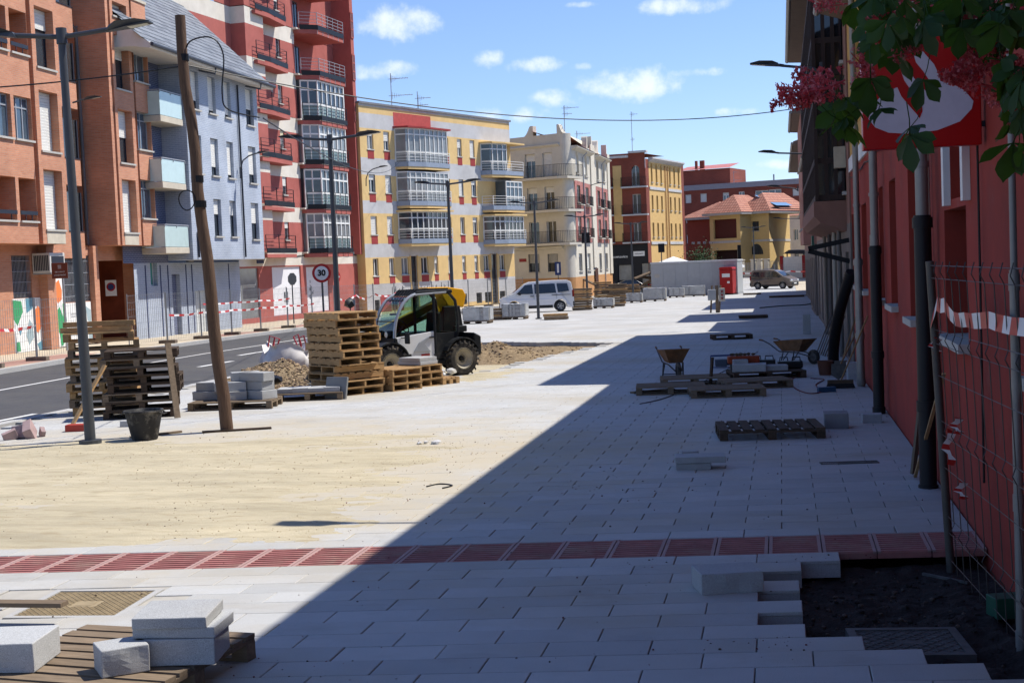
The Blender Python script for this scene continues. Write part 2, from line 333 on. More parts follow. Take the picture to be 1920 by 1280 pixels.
# ---- plaza paving: 60 x 30 granite slabs; rows skewed against the wall, joints along it
SK = math.tan(math.radians(7.5)); TH = .125
WX = 1.44      # face of the red wall
def P_(a, b): return (a, b+a*SK)
PIT = [(-13.1, 28.6), (-10.2, 27.2), (-7.9, 28.6), (-6.75, 31.2), (-5.95, 38.0), (-5.0, 42.6), (-9.2, 45.2), (-13.6, 47.4)]
def inpoly(x, y, P):
    c = False
    for (a, b), (d, e) in zip(P, P[1:]+P[:1]):
        if (b > y) != (e > y) and x < (d-a)*(y-b)/(e-b)+a: c = not c
    return c
paving = kind(ysheet('plaza_paving', lambda y: RR(y)+.25, 9.0, 48, 200, 0, M_plaza, k=None), 'structure')
slab_cache = {}
def slab_mesh(L, lod=False):
    key = (round(L, 2), lod)
    if key in slab_cache: return slab_cache[key]
    g = .003; h_ = .0065; mb = MB(); w = .3
    pts = [P_(g, h_), P_(L-g, h_), P_(L-g, w-h_), P_(g, w-h_)]
    e = .004
    pin = [P_(g+e, h_+e), P_(L-g-e, h_+e), P_(L-g-e, w-h_-e), P_(g+e, w-h_-e)]
    vs = [(x, y, -TH) for x, y in pts]+[(x, y, -e) for x, y in pts]+[(x, y, 0) for x, y in pin]
    fs = [(8,9,10,11)]+[(i, (i+1)%4, 4+(i+1)%4, 4+i) for i in range(4)]+[(4+i, 4+(i+1)%4, 8+(i+1)%4, 8+i) for i in range(4)]
    mb.add(vs, fs); slab_cache[key] = (mb.v, mb.f, mb.mesh('paving_slab', M_slab)); return slab_cache[key]
slabs = []
ends = {1:.36, 2:.08, 3:-.22, 4:.06, 5:-.21, 6:.07, 7:-.20, 8:.08, 9:.40, 10:.71, 11:1.0, 12:1.3}
R = random.Random(11)
def lay_row(b, xr, k, xl):
    x = xr
    if xr >= WX-.01: x = xr-(0.3 if k % 2 else 0.6)*1.; slabs.append((x, b, xr-x))
    while x > xl:
        x -= .6; slabs.append((x, b, .6))
for k in range(1, 22):        # near side of the red strip
    b = 10.49-.3*k; lay_row(b, ends.get(k, WX), k, -9 if b > 7 else -6)
b = 11.2; k = 0
while b < 50.6:
    lay_row(b, WX, k, -13.0 if b > 19 else -11.5); b += .3; k += 1
MH = [(-5.2, 8.38), (-4.42, 8.38), (-4.42, 9.15), (-5.2, 9.15)]
def ok(s):
    x, b, L = s; cx, cy = P_(x+L/2, b+.15)
    if x < RR(cy)+.25-.05: return False
    if inpoly(cx, cy, PIT): return False
    if MH[0][0]-.2 < cx < MH[1][0]+.2 and MH[0][1]-.05 < cy < MH[2][1]+.05: return False
    return True
slabs = [s for s in slabs if ok(s)]
def vis(s):
    x, b, L = s; cx, cy = P_(x+L/2, b+.15); u = cx*math.cos(YAW)+cy*math.sin(YAW); d = -cx*math.sin(YAW)+cy*math.cos(YAW)
    return d > 6.2 and abs(u/d) < .42
near = sorted([s for s in slabs if vis(s)], key=lambda s: s[1])[:300]; ns = set(near)
for s in near:
    x, b, L = s; X, Y = P_(x, b); o = bpy.data.objects.new('paving_slab', slab_mesh(L)[2]); COL.objects.link(o); o.parent = paving
    o.location = (X, Y, zg(Y)+R.uniform(-.0018, .0018)); o.rotation_euler = (R.uniform(-.002, .002), R.uniform(-.0015, .0015), 0)
mb = MB()
for s in slabs:
    if s in ns: continue
    x, b, L = s; X, Y = P_(x, b); v, f, _ = slab_mesh(L); z = zg(Y)+R.uniform(-.002, .002)
    mb.add([(p[0]+X, p[1]+Y, p[2]+z) for p in v], f)
o = kind(mb.build('paving_slabs', M_slab, paving, fix=False), 'stuff')
# light mortar bed just under the slabs, where they are laid
mb = MB()
for (x, b, L) in slabs:
    p = [P_(x, b), P_(x+L, b), P_(x+L, b+.3), P_(x, b+.3)]; mb.add([(q[0], q[1], zg(q[1])-.022) for q in p], [(0,1,2,3)])
kind(mb.build('mortar_bed', mat('mortar', '#77736b', rough=.95, var=.3)), 'structure')
# ---- red grooved strip
M_red = mat('red_tactile', '#9b6660', rough=.85, var=.2, scale=5, dirt='#a4907e', dscale=2.2, damt=.75, rnd=.07)
M_redgap = mat('red_joint', '#a58680', rough=.85, var=.1)
strip = thing('tactile_paving_strip', 'red grooved tactile paving strip crossing the whole plaza', 'paving strip', (0, 0, 0))
tm = MB(); pl = .4; n = 9; pw = .7
for i in range(n):
    y0 = .012+i*(pw-.02)/n; y1 = y0+(pw-.02)/n*.58
    a = [P_(.03, y0), P_(pl-.03, y0), P_(pl-.03, y1), P_(.03, y1)]
    c = [P_(.03, y0+.005), P_(pl-.03, y0+.005), P_(pl-.03, y1-.005), P_(.03, y1-.005)]
    tm.add([(p[0], p[1], -.014) for p in a]+[(p[0], p[1], 0) for p in c], [(4,5,6,7)]+[(j, (j+1)%4, 4+(j+1)%4, 4+j) for j in range(4)])
a = [P_(.004, .004), P_(pl-.004, .004), P_(pl-.004, pw-.004), P_(.004, pw-.004)]
tm.add([(p[0], p[1], -.055) for p in a]+[(p[0], p[1], -.012) for p in a], [(4,5,6,7)]+[(j, (j+1)%4, 4+(j+1)%4, 4+j) for j in range(4)])
for x0, x1 in ((.004, .03), (pl-.03, pl-.004)):
    a = [P_(x0, .004), P_(x1, .004), P_(x1, pw-.004), P_(x0, pw-.004)]
    tm.add([(p[0], p[1], -.022) for p in a]+[(p[0], p[1], .0) for p in a], [(4,5,6,7)]+[(j, (j+1)%4, 4+(j+1)%4, 4+j) for j in range(4)], 1)
tme = tm.mesh('tactile_panel', [M_red, M_redgap])
x = WX-pl
while x > -9:
    X, Y = P_(x, 10.49); o = bpy.data.objects.new('tactile_panel', tme); COL.objects.link(o); o.parent = strip; o.location = (X, Y, zg(Y)); x -= pl
# ---- soil of the open pit at the wall, lower right
def bump_patch(name, poly_test, x0, x1, y0, y1, st, zf, m, kd='stuff'):
    mb = MB(); nx = int((x1-x0)/st)+1; ny = int((y1-y0)/st)+1; idx = {}
    for j in range(ny):
        for i in range(nx):
            x = x0+i*st; y = y0+j*st
            if poly_test(x, y): idx[(i, j)] = len(mb.v); mb.v.append((x, y, zf(x, y)))
    for j in range(ny-1):
        for i in range(nx-1):
            q = [(i, j), (i+1, j), (i+1, j+1), (i, j+1)]
            if all(k in idx for k in q): mb.f.append(tuple(idx[k] for k in q)); mb.mi.append(0)
    return kind(mb.build(name, m, smooth=True, fix=False, sharp=80), kd)
from mathutils import noise as NZ
def fb(x, y, s, o=4): return NZ.fractal(Vector((x*s, y*s, 3.3)), 1., 2., o)
bump_patch('pit_soil', lambda x, y: y-x*SK < 10.52, -.4, WX, 5.0, 10.9, .035,
    lambda x, y: zg(y)-.15+.05*fb(x, y, 2.2)+.03*fb(x, y, 7)+.012*fb(x, y, 22)+max(0, (x-.9))*.05, M_darksoil)
# ---- sand spread over the slabs: real thin layer, thick in the middle, patchy at its edge
def sandz(x, y):
    d = min((x+13)/1.5, (-3.6-x+ (y-14)*(-.06))/2.2, (y-x*SK-11.25)/1.2, (19.6+x*.06-y)/2.0)
    t = max(-1, min(1, d))
    n = fb(x*.55, y*1.25, .9)*.015+fb(x, y, 5)*.006+fb(x, y, 16, 2)*.002
    return zg(y)-.009+.024*min(1, max(0, t)*1.3)+n*(.7+.5*max(0, t))
bump_patch('sand_layer', lambda x, y: y-x*SK > 11.22 and x < -3.0 and y < 20.4 and x > RR(y)+.3, -12.5, -3, 9.6, 20.4, .06, sandz, M_sand)
bump_patch('sand_track', lambda x, y: True, -8.6, -3.6, 26.3, 34, .08,
    lambda x, y: zg(y)-.012+.02*max(-1, 1-((x+6.6+(y-29)*-.22)/1.3)**2-((y-29.5)/3.2)**2)+fb(x, y, 1.2)*.010+fb(x, y, 7)*.003, M_sand)
# ---- gravel bed and heaps round the loader
def gravz(x, y):
    z = zg(y)-.13+.04*fb(x, y, .9)+.02*fb(x, y, 4)
    for hx, hy, r, h in ((-9.0, 36.5, 1.8, .48), (-7.4, 36.4, 1.5, .26), (-11.4, 30.8, 1.3, .34), (-10.4, 29.2, .8, .16), (-12.3, 32, 1.2, .3), (-6.6, 39.2, 1.2, .2)):
        d = math.hypot(x-hx, y-hy)/r; z += h*math.exp(-d*d*1.4)*(1+.35*fb(x, y, 1.7))
    return z
bump_patch('gravel_bed', lambda x, y: inpoly(x, y, PIT) or inpoly(x+.1, y-.1, PIT), -13.8, -4.8, 26.8, 47.6, .1, gravz, M_gravel)
# stones scattered on the heaps
mb = MB(); R = random.Random(5)
ico = [(0,0,1),(.89,0,.45),(.28,.85,.45),(-.72,.53,.45),(-.72,-.53,.45),(.28,-.85,.45),(.72,.53,-.45),(-.28,.85,-.45),(-.89,0,-.45),(-.28,-.85,-.45),(.72,-.53,-.45),(0,0,-1)]
icf = [(0,1,2),(0,2,3),(0,3,4),(0,4,5),(0,5,1),(1,6,2),(2,7,3),(3,8,4),(4,9,5),(5,10,1),(6,7,2),(7,8,3),(8,9,4),(9,10,5),(10,6,1),(11,7,6),(11,8,7),(11,9,8),(11,10,9),(11,6,10)]
def stone(mb, x, y, z, r, R, mi=0):
    sx, sy, sz = (r*R.uniform(.7, 1.3) for _ in range(3)); a = R.uniform(0, 6.28)
    mb.add([(x+(p[0]*math.cos(a)-p[1]*math.sin(a))*sx*R.uniform(.8, 1.2), y+(p[0]*math.sin(a)+p[1]*math.cos(a))*sy*R.uniform(.8, 1.2), z+p[2]*sz*.7) for p in ico], icf, mi)
for i in range(5200):
    c = R.choice(((-9.3, 36.5, 1.7), (-7.4, 36.8, 1.7), (-11.4, 30.8, 1.4), (-10.4, 29.3, .9), (-12.3, 32, 1.3), (-8.5, 41, 2.6)))
    x = R.gauss(c[0], c[2]*.55); y = R.gauss(c[1], c[2]*.55)
    if not inpoly(x, y, PIT): continue
    r = R.uniform(.012, .04); stone(mb, x, y, gravz(x, y)+r*.2, r, R, R.choice((0, 0, 1, 2)))
kind(mb.build('gravel_stones', [M_gravel, mat('stone_a', '#ad9474', var=.2), mat('stone_b', '#6c5849', var=.2)], fix=False), 'stuff')
mb = MB(); R = random.Random(55)
for i in range(1800):
    x = R.uniform(-.1, 1.42); y = R.uniform(6.6, 10.4)
    if y-x*SK > 10.3 or (.35 < x < 1.05 and 8.1 < y < 8.75): continue
    r = R.choice((.003, .004, .005, .007, .010, .018)); stone(mb, x, y, zg(y)-.145+r*.2+.05*fb(x, y, 2.2)+.03*fb(x, y, 7), r, R, R.choice((0, 0, 0, 1)))
kind(mb.build('soil_clods', [M_darksoil, mat('crumb_b', '#54463b')], fix=False), 'stuff')
# crumbs, soil flecks and fallen petals on the paving
mb = MB(); R = random.Random(9)
for i in range(620):
    z = R.random()
    if z < .5: x = R.uniform(-10.5, -3.2); y = R.uniform(11.2, 19.5); mi = R.choice((0, 0, 1)); r = R.choice((.003, .004, .005, .006, .009))
    else: x = R.uniform(-5, WX-.05); y = R.uniform(6.8, 21)*1.0; mi = R.choice((1, 1, 2)); r = R.choice((.003, .004, .005, .008))
    if y-x*SK < 10.2 and x > .0: continue
    stone(mb, x, y, zg(y)+r*.35+.004, r, R, mi)
for cx, cy, n, sp in ((-.05, 7.95, 70, .25), (.2, 10.25, 60, .2), (-1.0, 9.9, 40, .3), (-2.0, 6.9, 60, .4), (-3.0, 7.4, 40, .25), (-1.9, 13.6, 60, .5), (.1, 8.0, 40, .2), (-2.6, 7.1, 60, .3)):
    for i in range(n//3):
        x = R.gauss(cx, sp); y = R.gauss(cy, sp*.6); r = R.choice((.003, .005, .007))
        if x > .1 and y-x*SK < 10.0: continue
        stone(mb, x, y, zg(y)+r*.35, r, R, R.choice((1, 1, 2)))
for i in range(2200):
    x = R.uniform(-11.5, -3.6); y = R.uniform(11.0, 19.4)
    if y-x*SK < 11.25 or fb(x*.7, y, .8) < -.12: continue
    r = R.choice((.003, .004, .005, .007)); stone(mb, x, y, max(zg(y), sandz(x, y))+r*.3, r, R, R.choice((0, 0, 0, 1)))
kind(mb.build('ground_litter', [mat('crumb_a', '#9a8464'), mat('crumb_b', '#54463b'), mat('petal', '#6e3030')], fix=False), 'stuff')
# ---- manhole covers
def manhole(label, poly, z, m, mframe, rot, nx, ny, bar):
    t = thing('manhole_cover', label, 'manhole cover', (poly[0][0], poly[0][1], z))
    w = math.hypot(poly[1][0]-poly[0][0], poly[1][1]-poly[0][1]); h = math.hypot(poly[3][0]-poly[0][0], poly[3][1]-poly[0][1])
    t.rotation_euler = (0, 0, rot)
    f = MB()
    for a in ((-.05, w+.05, -.05, 0), (-.05, w+.05, h, h+.05), (-.05, 0, 0, h), (w, w+.05, 0, h)): f.box(a[0], a[1], a[2], a[3], -.1, .0)
    f.build('frame', mframe, t)
    p = MB(); p.box(.004, w-.004, .004, h-.004, -.06, -.0095)
    for i in range(nx):
        for j in range(ny):
            if .38 < (i+.5)/nx < .62 and .38 < (j+.5)/ny < .62: continue
            x = w*(i+.5)/nx; y = h*(j+.5)/ny; s = 1 if (i+j) % 2 else -1
            p.bar((x-bar*.35, y-bar*.35*s, -.009), (x+bar*.35, y+bar*.35*s, -.009), bar*.22, .007)
    p.box(w*.42, w*.58, h*.42, h*.58, -.02, -.007)
    p.build('lid', m, t)
M_iron = mat('sandy_iron', '#948468', rough=.85, var=.2, scale=9, dirt='#a5957a', dscale=3, damt=.8)
M_iron2 = mat('dusty_iron', '#5b5854', rough=.7, var=.3, scale=9, dirt='#3e3833', dscale=3, damt=.8)
manhole('sand covered iron manhole cover set in the pale slabs, lower left', [(-5.16, 8.42), (-4.44, 8.42), (-4.44, 9.12), (-5.16, 9.12)], zg(8.7)-.0, M_iron, M_kerb, math.radians(3), 30, 26, .028)
manhole('dusty iron manhole cover lying in the dark soil pit by the wall', [(.42, 8.15), (.98, 8.15), (.98, 8.65), (.42, 8.65)], zg(8.3)-.10, M_iron2, M_iron2, math.radians(5), 14, 12, .045)
mc = MB(); mc.box(-5.62, -4.0, 8.02, 9.5, -.1, -.012); kind(mc.build('manhole_collar', mat('concrete_collar', '#a9a49a', var=.15), loc=(0, 0, zg(8.7))), 'structure')
dr = thing('drain_grate', 'narrow dark drain grate let into the shaded paving near the wall', 'drain grate', (.36, 15.22, zg(15.2)+.004), SK)
g = MB(); g.box(0, .62, 0, .012, -.01, .006); g.box(0, .62, .128, .14, -.01, .006); g.box(0, .012, .012, .128, -.01, .006); g.box(.608, .62, .012, .128, -.01, .006)
g.build('frame', M_iron2, dr); g = MB()
for i in range(24): g.box(.02+i*.0245, .03+i*.0245, .012, .128, -.01, .004)
g.build('bars', M_iron2, dr); g = MB(); g.box(.012, .608, .012, .128, -.012, -.008); g.build('sump', mat('black', '#0c0c0c', rough=.9), dr)
# ================================================================== facades
class Fac:
    """vertical plane; local frame x = along the facade, y = into the building, z = up from its base"""
    def __init__(s, A, B, z0=None):
        s.A = Vector((A[0], A[1], 0)); d = Vector((B[0]-A[0], B[1]-A[1], 0)); s.W = d.length; s.d = d.normalized()
        s.n = Vector((-s.d.y, s.d.x, 0)); s.z0 = (zg(s.A.y)*.5+zg(B[1])*.5+.03) if z0 is None else z0
    def px(s, x, y, dep=0.):
        r = ray(x, y); A = s.A+s.n*dep; t = A.dot(s.n)/(r.x*s.n.x+r.y*s.n.y)
        p = Vector((r.x*t, r.y*t, 0)); return (p-s.A).dot(s.d), HC+r.z*t-s.z0
    def U(s, x, y, dep=0.): return s.px(x, y, dep)[0]
    def Z(s, x, y, dep=0.): return s.px(x, y, dep)[1]
    def rect(s, x0, x1, y0, y1, dep=0.):
        ym = (y0+y1)/2; xm = (x0+x1)/2
        return [s.U(x0, ym, dep), s.U(x1, ym, dep), s.Z(xm, y1, dep), s.Z(xm, y0, dep)]
    def root(s, name, label, cat='building'):
        return thing(name, label, cat, (s.A.x, s.A.y, s.z0), math.atan2(s.d.y, s.d.x))
def wall(mb, u0, u1, z0, z1, holes=(), y=0., dep=.22, mi=0, rmi=None):
    rmi = mi if rmi is None else rmi
    hs = [h for h in holes if h[1] > u0 and h[0] < u1 and h[3] > z0 and h[2] < z1]
    us = sorted({u0, u1, *[min(max(h[i], u0), u1) for h in hs for i in (0, 1)]}); zs = sorted({z0, z1, *[min(max(h[i], z0), z1) for h in hs for i in (2, 3)]})
    for a, b in zip(us, us[1:]):
        if b-a < 1e-5: continue
        for c, d in zip(zs, zs[1:]):
            if d-c < 1e-5: continue
            m, n = (a+b)/2, (c+d)/2
            if any(h[0] < m < h[1] and h[2] < n < h[3] for h in hs): continue
            mb.quad((a, y, c), (b, y, c), (b, y, d), (a, y, d), mi)
    for h in hs:
        a, b, c, d = h[:4]; e = y+dep
        mb.quad((a, y, c), (a, e, c), (a, e, d), (a, y, d), rmi); mb.quad((b, y, d), (b, e, d), (b, e, c), (b, y, c), rmi)
        mb.quad((a, y, d), (a, e, d), (b, e, d), (b, y, d), rmi); mb.quad((b, y, c), (b, e, c), (a, e, c), (a, y, c), rmi)
M_white = mat('white_frame', '#e2e2de', rough=.45, var=.04)
M_dframe = mat('dark_frame', '#2c2f38', rough=.45, var=.08)
M_brownf = mat('brown_frame', '#4a2c20', rough=.5, var=.1)
M_greyf = mat('grey_frame', '#9a9da2', rough=.45, var=.06)
M_glass = glass_mat('window_glass', (.035, .045, .055))
M_glass2 = glass_mat('window_glass_curtain', (.20, .21, .21), .08)
M_glass3 = glass_mat('window_glass_blue', (.06, .09, .12), .03)
M_shut = mat('white_shutter', '#dcdad2', rough=.6, var=.05, stretch=(1, 1, 14), scale=3)
M_shutc = mat('cream_shutter', '#d8cfae', rough=.6, var=.05)
M_shutb = mat('brown_shutter', '#7c5a3c', rough=.6, var=.1)
M_sill = mat('stone_sill', '#b5b1a8', rough=.8, var=.1)
M_dark = mat('dark_interior', '#15130f', rough=.9)
WR = random.Random(21)
def louvres(mb, u0, u1, z0, z1, y, n=None):
    n = n or max(3, int((z1-z0)/.11)); h = (z1-z0)/n
    for i in range(n):
        a = z0+i*h; mb.add([(u0, y, a), (u1, y, a), (u1, y-.012, a+h*.85), (u0, y-.012, a+h*.85), (u1, y+.006, a+h), (u0, y+.006, a+h)], [(0,1,2,3), (3,2,4,5)])
def win(root, r, y=0., dep=.22, nx=2, frame=None, shutter=0., sill=.0, glass=None, shm=None, fw_=.05, nz=1, transom=0., name='window', arch=False):
    u0, u1, z0, z1 = r[:4]; frame = frame or M_white; yy = y+dep-.07
    f = MB()
    f.box(u0, u0+fw_, yy-.03, yy+.03, z0, z1); f.box(u1-fw_, u1, yy-.03, yy+.03, z0, z1)
    f.box(u0+fw_, u1-fw_, yy-.03, yy+.03, z0, z0+fw_); f.box(u0+fw_, u1-fw_, yy-.03, yy+.03, z1-fw_, z1)
    for i in range(1, nx):
        x = u0+(u1-u0)*i/nx; f.box(x-fw_*.6, x+fw_*.6, yy-.028, yy+.028, z0+fw_, z1-fw_)
    if transom:
        z = z0+(z1-z0)*transom; f.box(u0+fw_, u1-fw_, yy-.026, yy+.026, z-fw_*.5, z+fw_*.5)
    o = f.build(name, frame, root, fix=False)
    g = MB(); g.box(u0+fw_*.5, u1-fw_*.5, yy+.002, yy+.012, z0+fw_*.5, z1-fw_*.5)
    g.build('pane', glass or WR.choice((M_glass, M_glass, M_glass3, M_glass2)), o, fix=False)
    if shutter:
        s = MB(); louvres(s, u0+.01, u1-.01, z1-(z1-z0)*shutter, z1-.005, yy-.05); s.build('shutter', shm or M_shut, o, fix=False)
    if sill:
        s = MB(); s.box(u0-.06, u1+.06, y-sill, y+dep-.02, z0-.07, z0+.004); s.build('sill', M_sill, o, fix=False)
    return o
def rail(mb, pts, z0, z1, nbar, r=.015, posts=True, mi=0, pr=.02):
    """horizontal rails along a polyline of (x, y) between z0 and z1"""
    for k in range(nbar):
        z = z0+(z1-z0)*k/(nbar-1) if nbar > 1 else z1
        for a, b in zip(pts, pts[1:]): mb.bar((a[0], a[1], z), (b[0], b[1], z), r*2, r*2, mi)
    if posts:
        for p in pts: mb.bar((p[0], p[1], z0-.1), (p[0], p[1], z1), pr*2, pr*2, mi)
def vrail(mb, pts, z0, z1, sp=.12, r=.008, mi=0):
    for a, b in zip(pts, pts[1:]):
        L = math.hypot(b[0]-a[0], b[1]-a[1]); n = max(1, int(L/sp))
        for i in range(n+1):
            t = i/n; x = a[0]+(b[0]-a[0])*t; y = a[1]+(b[1]-a[1])*t; mb.bar((x, y, z0), (x, y, z1), r*2, r*2, mi)
        for z in (z0, z1): mb.bar((a[0], a[1], z), (b[0], b[1], z), .03, .03, mi)
def lettering(root, body, u, z, y, size, m, name='lettering', bold=.0, sx=1.):
    c = bpy.data.curves.new(name, 'FONT'); c.body = body; c.size = size; c.align_x = 'CENTER'; c.align_y = 'CENTER'; c.extrude = .004; c.offset = bold
    t = bpy.data.objects.new(name, c); COL.objects.link(t)
    dg = bpy.context.evaluated_depsgraph_get(); me = bpy.data.meshes.new_from_object(t.evaluated_get(dg)); bpy.data.objects.remove(t)
    me.materials.clear(); me.materials.append(m); o = bpy.data.objects.new(name, me); COL.objects.link(o); o.parent = root
    o.location = (u, y, z); o.rotation_euler = (PI/2, 0, 0); o.scale = (sx, 1, 1); return o

def strokes(root, u0, u1, z, h, y, n, m, name='worn_lettering', seed=1):
    """a line of writing too small and worn to read: uneven short marks"""
    R_ = random.Random(seed); mb = MB(); w = (u1-u0)/n
    for i in range(n):
        x = u0+w*(i+.5); mb.box(x-w*.3, x-w*.3+w*R_.uniform(.15, .25), y-.003, y, z-h/2, z+h/2*R_.uniform(.6, 1)); mb.box(x-w*.05, x+w*.32, y-.0035, y-.0005, z-h/2+h*R_.uniform(0, .5), z-h/2+h*R_.uniform(.6, .85))
    return mb.build(name, m, root)
# ================================================================== brick apartment block, far left
M_brick = brick_mat('orange_brick', '#c88b69', '#bb7b5a', '#b09280')
M_conc = mat('pale_concrete', '#c2b8a5', rough=.85, var=.12, scale=2, bump=.2)
f = Fac((-26.4, 34), (-27.5, 62)); br = f.root('brick_apartment_block', 'orange brick apartment block with painted mural at street level')
TOP = f.Z(271, 10); SOF = f.Z(200, 459); e0 = f.U(119, 260); e1 = f.U(210, 260); e2 = f.U(287, 300); s0 = f.U(-260, 300)
c1 = (f.U(77.5, 260), f.U(112, 260)); c2 = (f.U(226, 300), f.U(252, 300))
fz = [f.Z(88, 430), f.Z(88, 283), f.Z(88, 129)]; st = (fz[2]-fz[0])/2; fz.append(fz[2]+st)
holes = []; tall = []
for k, z in enumerate(fz):
    for c in (c1, c2):
        r = [c[0], c[1], z, min(z+st-.78, TOP-.4)]
        if r[3]-r[2] > .6: holes.append(r); tall.append((r, k, c is c1))
eb = []
for k, z in enumerate(fz[:3]):
    zt = f.Z(270, (337, 211, 80)[k]); zb = f.Z(270, (409, 281, 156)[k]); r = [f.U(261, 300), e2-.05, zb, zt]; eb.append(r)
bw = (f.U(-30, 200), f.U(19, 180), f.U(25, 180), f.U(57, 180)); ba = []
for k in range(4):
    z = fz[k]+.28
    for a, b in ((bw[0]-2.2, bw[0]-.3), (bw[0], bw[1]), (bw[2], bw[3])): ba.append(([a, b, z, min(z+1.55, TOP-.3)], k))
slot1 = (f.U(62, 260), f.U(70, 260)); slot2 = (f.U(217, 300), f.U(221, 300)); slot3 = (f.U(257.5, 300), f.U(261, 300))
w = MB()
allh = holes+[h for h, k in ba]
wall(w, s0, slot1[0], SOF, TOP, allh, 0, .9); wall(w, slot1[1], e0, SOF, TOP, allh, 0, .45)
wall(w, e1, slot2[0], SOF, TOP, [], 0); wall(w, slot2[1], slot3[0], SOF, TOP, allh, 0, .45); wall(w, slot3[1], e2, SOF, TOP, eb, 0, .3)
for a, b in (slot1, slot2, slot3):
    w.quad((a, 0, SOF), (a, .5, SOF), (a, .5, TOP), (a, 0, TOP)); w.quad((b, 0, SOF), (b, .5, SOF), (b, .5, TOP), (b, 0, TOP)); w.quad((a, .5, SOF), (b, .5, SOF), (b, .5, TOP), (a, .5, TOP))
# recess, end wall, back
w.quad((e0, 0, SOF), (e0, 3, SOF), (e0, 3, TOP+.5), (e0, 0, TOP+.5)); w.quad((e1, 0, SOF), (e1, 3, SOF), (e1, 3, TOP+.5), (e1, 0, TOP+.5)); w.quad((e0, 3, SOF), (e1, 3, SOF), (e1, 3, TOP+.5), (e0, 3, TOP+.5))
w.quad((e2, 0, SOF), (e2, 9, SOF), (e2, 9, TOP), (e2, 0, TOP))
w.quad((s0, 0, TOP), (e0, 0, TOP), (e0, 10, TOP), (s0, 10, TOP)); w.quad((e1, 0, TOP), (e2, 0, TOP), (e2, 10, TOP), (e1, 10, TOP)); w.quad((e0, 3, TOP+.5), (e1, 3, TOP+.5), (e1, 10, TOP), (e0, 10, TOP))
w.quad((s0, 0, SOF), (e0, 0, SOF), (e0, 1.2, SOF), (s0, 1.2, SOF)); w.quad((e1, 0, SOF), (e2, 0, SOF), (e2, 1.2, SOF), (e1, 1.2, SOF)); w.quad((e0, .9, SOF), (e1, .9, SOF), (e1, 3, SOF), (e0, 3, SOF))
w.build('wall', M_brick, br, fix=False)
cp = MB(); cp.box(s0, e0, -.05, .3, TOP, TOP+.12); cp.box(e1, e2+.05, -.05, .3, TOP, TOP+.12); cp.build('parapet_cap', M_conc, br)
for r, k, first in tall:
    sh = {True: (1, 1, .33, 1), False: (1, .5, .42, .5)}[first][min(k, 3)]
    win(br, r, 0, .45, nx=1, frame=M_dframe, shutter=sh, sill=.06, glass=M_glass, nz=1)
    sp = MB(); sp.box(r[0]+.002, r[1]-.002, .03, .4, r[3]+.003, r[3]+.70); sp.build('concrete_spandrel', M_conc, br)
    if k == 0: sp = MB(); sp.box(r[0]+.002, r[1]-.002, -.012, .4, SOF+.01, r[2]-.075); sp.build('concrete_spandrel', M_conc, br)
for r in eb: win(br, r, 0, .3, nx=2, frame=M_greyf, sill=.08, glass=M_glass3, transom=.78)
for r, k in ba:
    if k == 1: win(br, r, 0, .25, nx=3, frame=M_greyf, sill=.08, glass=M_glass3, transom=.75)
    else:
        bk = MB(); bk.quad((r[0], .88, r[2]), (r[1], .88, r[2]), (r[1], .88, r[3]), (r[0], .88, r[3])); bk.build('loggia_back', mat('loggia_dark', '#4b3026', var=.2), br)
        rl = MB(); rl.box(r[0]+.01, r[1]-.01, -.03, .03, r[2]+.22, r[2]+.36); rl.bar((r[0]+.4, 0, r[2]), (r[0]+.4, 0, r[2]+.22), .03); rl.bar((r[1]-.4, 0, r[2]), (r[1]-.4, 0, r[2]+.22), .03); rl.build('balcony_rail', M_dframe, br)
        sl_ = MB(); sl_.box(r[0]-.03, r[1]+.03, -.08, .2, r[2]-.07, r[2]+.003); sl_.build('sill', M_sill, br)
# corner bays stepped back inside the recess
for k, z in enumerate(fz):
    zt = z+.75
    b = MB(); b.prism([(e0+.05, 3), (e0+.05, .9), (e1-1.15, .9), (e1-.75, 1.5), (e1-.75, 3)], z-1.05, z+.02); b.build('bay_parapet', M_brick, br)
    g = MB(); g.prism([(e0+.12, 3), (e0+.12, 1.0), (e1-1.2, 1.0), (e1-.85, 1.55), (e1-.85, 3)], z+.06, z+1.62); g.build('bay_window', glass_mat('bay_glass', (.05,.05,.05)), br)
    fr = MB()
    for x, y in ((e0+.12, .97), ((e0+e1-1.2)/2, .97), (e1-1.2, .97), (e1-.83, 1.52)): fr.box(x-.05, x+.05, y-.03, y+.05, z+.06, z+1.62)
    fr.prism([(e0+.02, 3), (e0+.02, .87), (e1-1.12, .87), (e1-.71, 1.47), (e1-.71, 3)], z+.022, z+.055); fr.build('bay_frame', M_dframe, br)
dp = MB(); x = e1-.28; dp.tube([(x, 1.2, SOF+.05), (x, 1.2, TOP-1.7), (x-.25, 1.5, TOP-1.2), (x-.3, 2.4, TOP-1.0)], .075, 10)
for k in range(5): dp.tube([(x, 1.2, SOF+.6+k*2.1), (x, 1.2, SOF+.68+k*2.1)], .09, 10)
dp.build('downpipe', mat('grey_pipe', '#5e5a58', rough=.5), br, smooth=True)
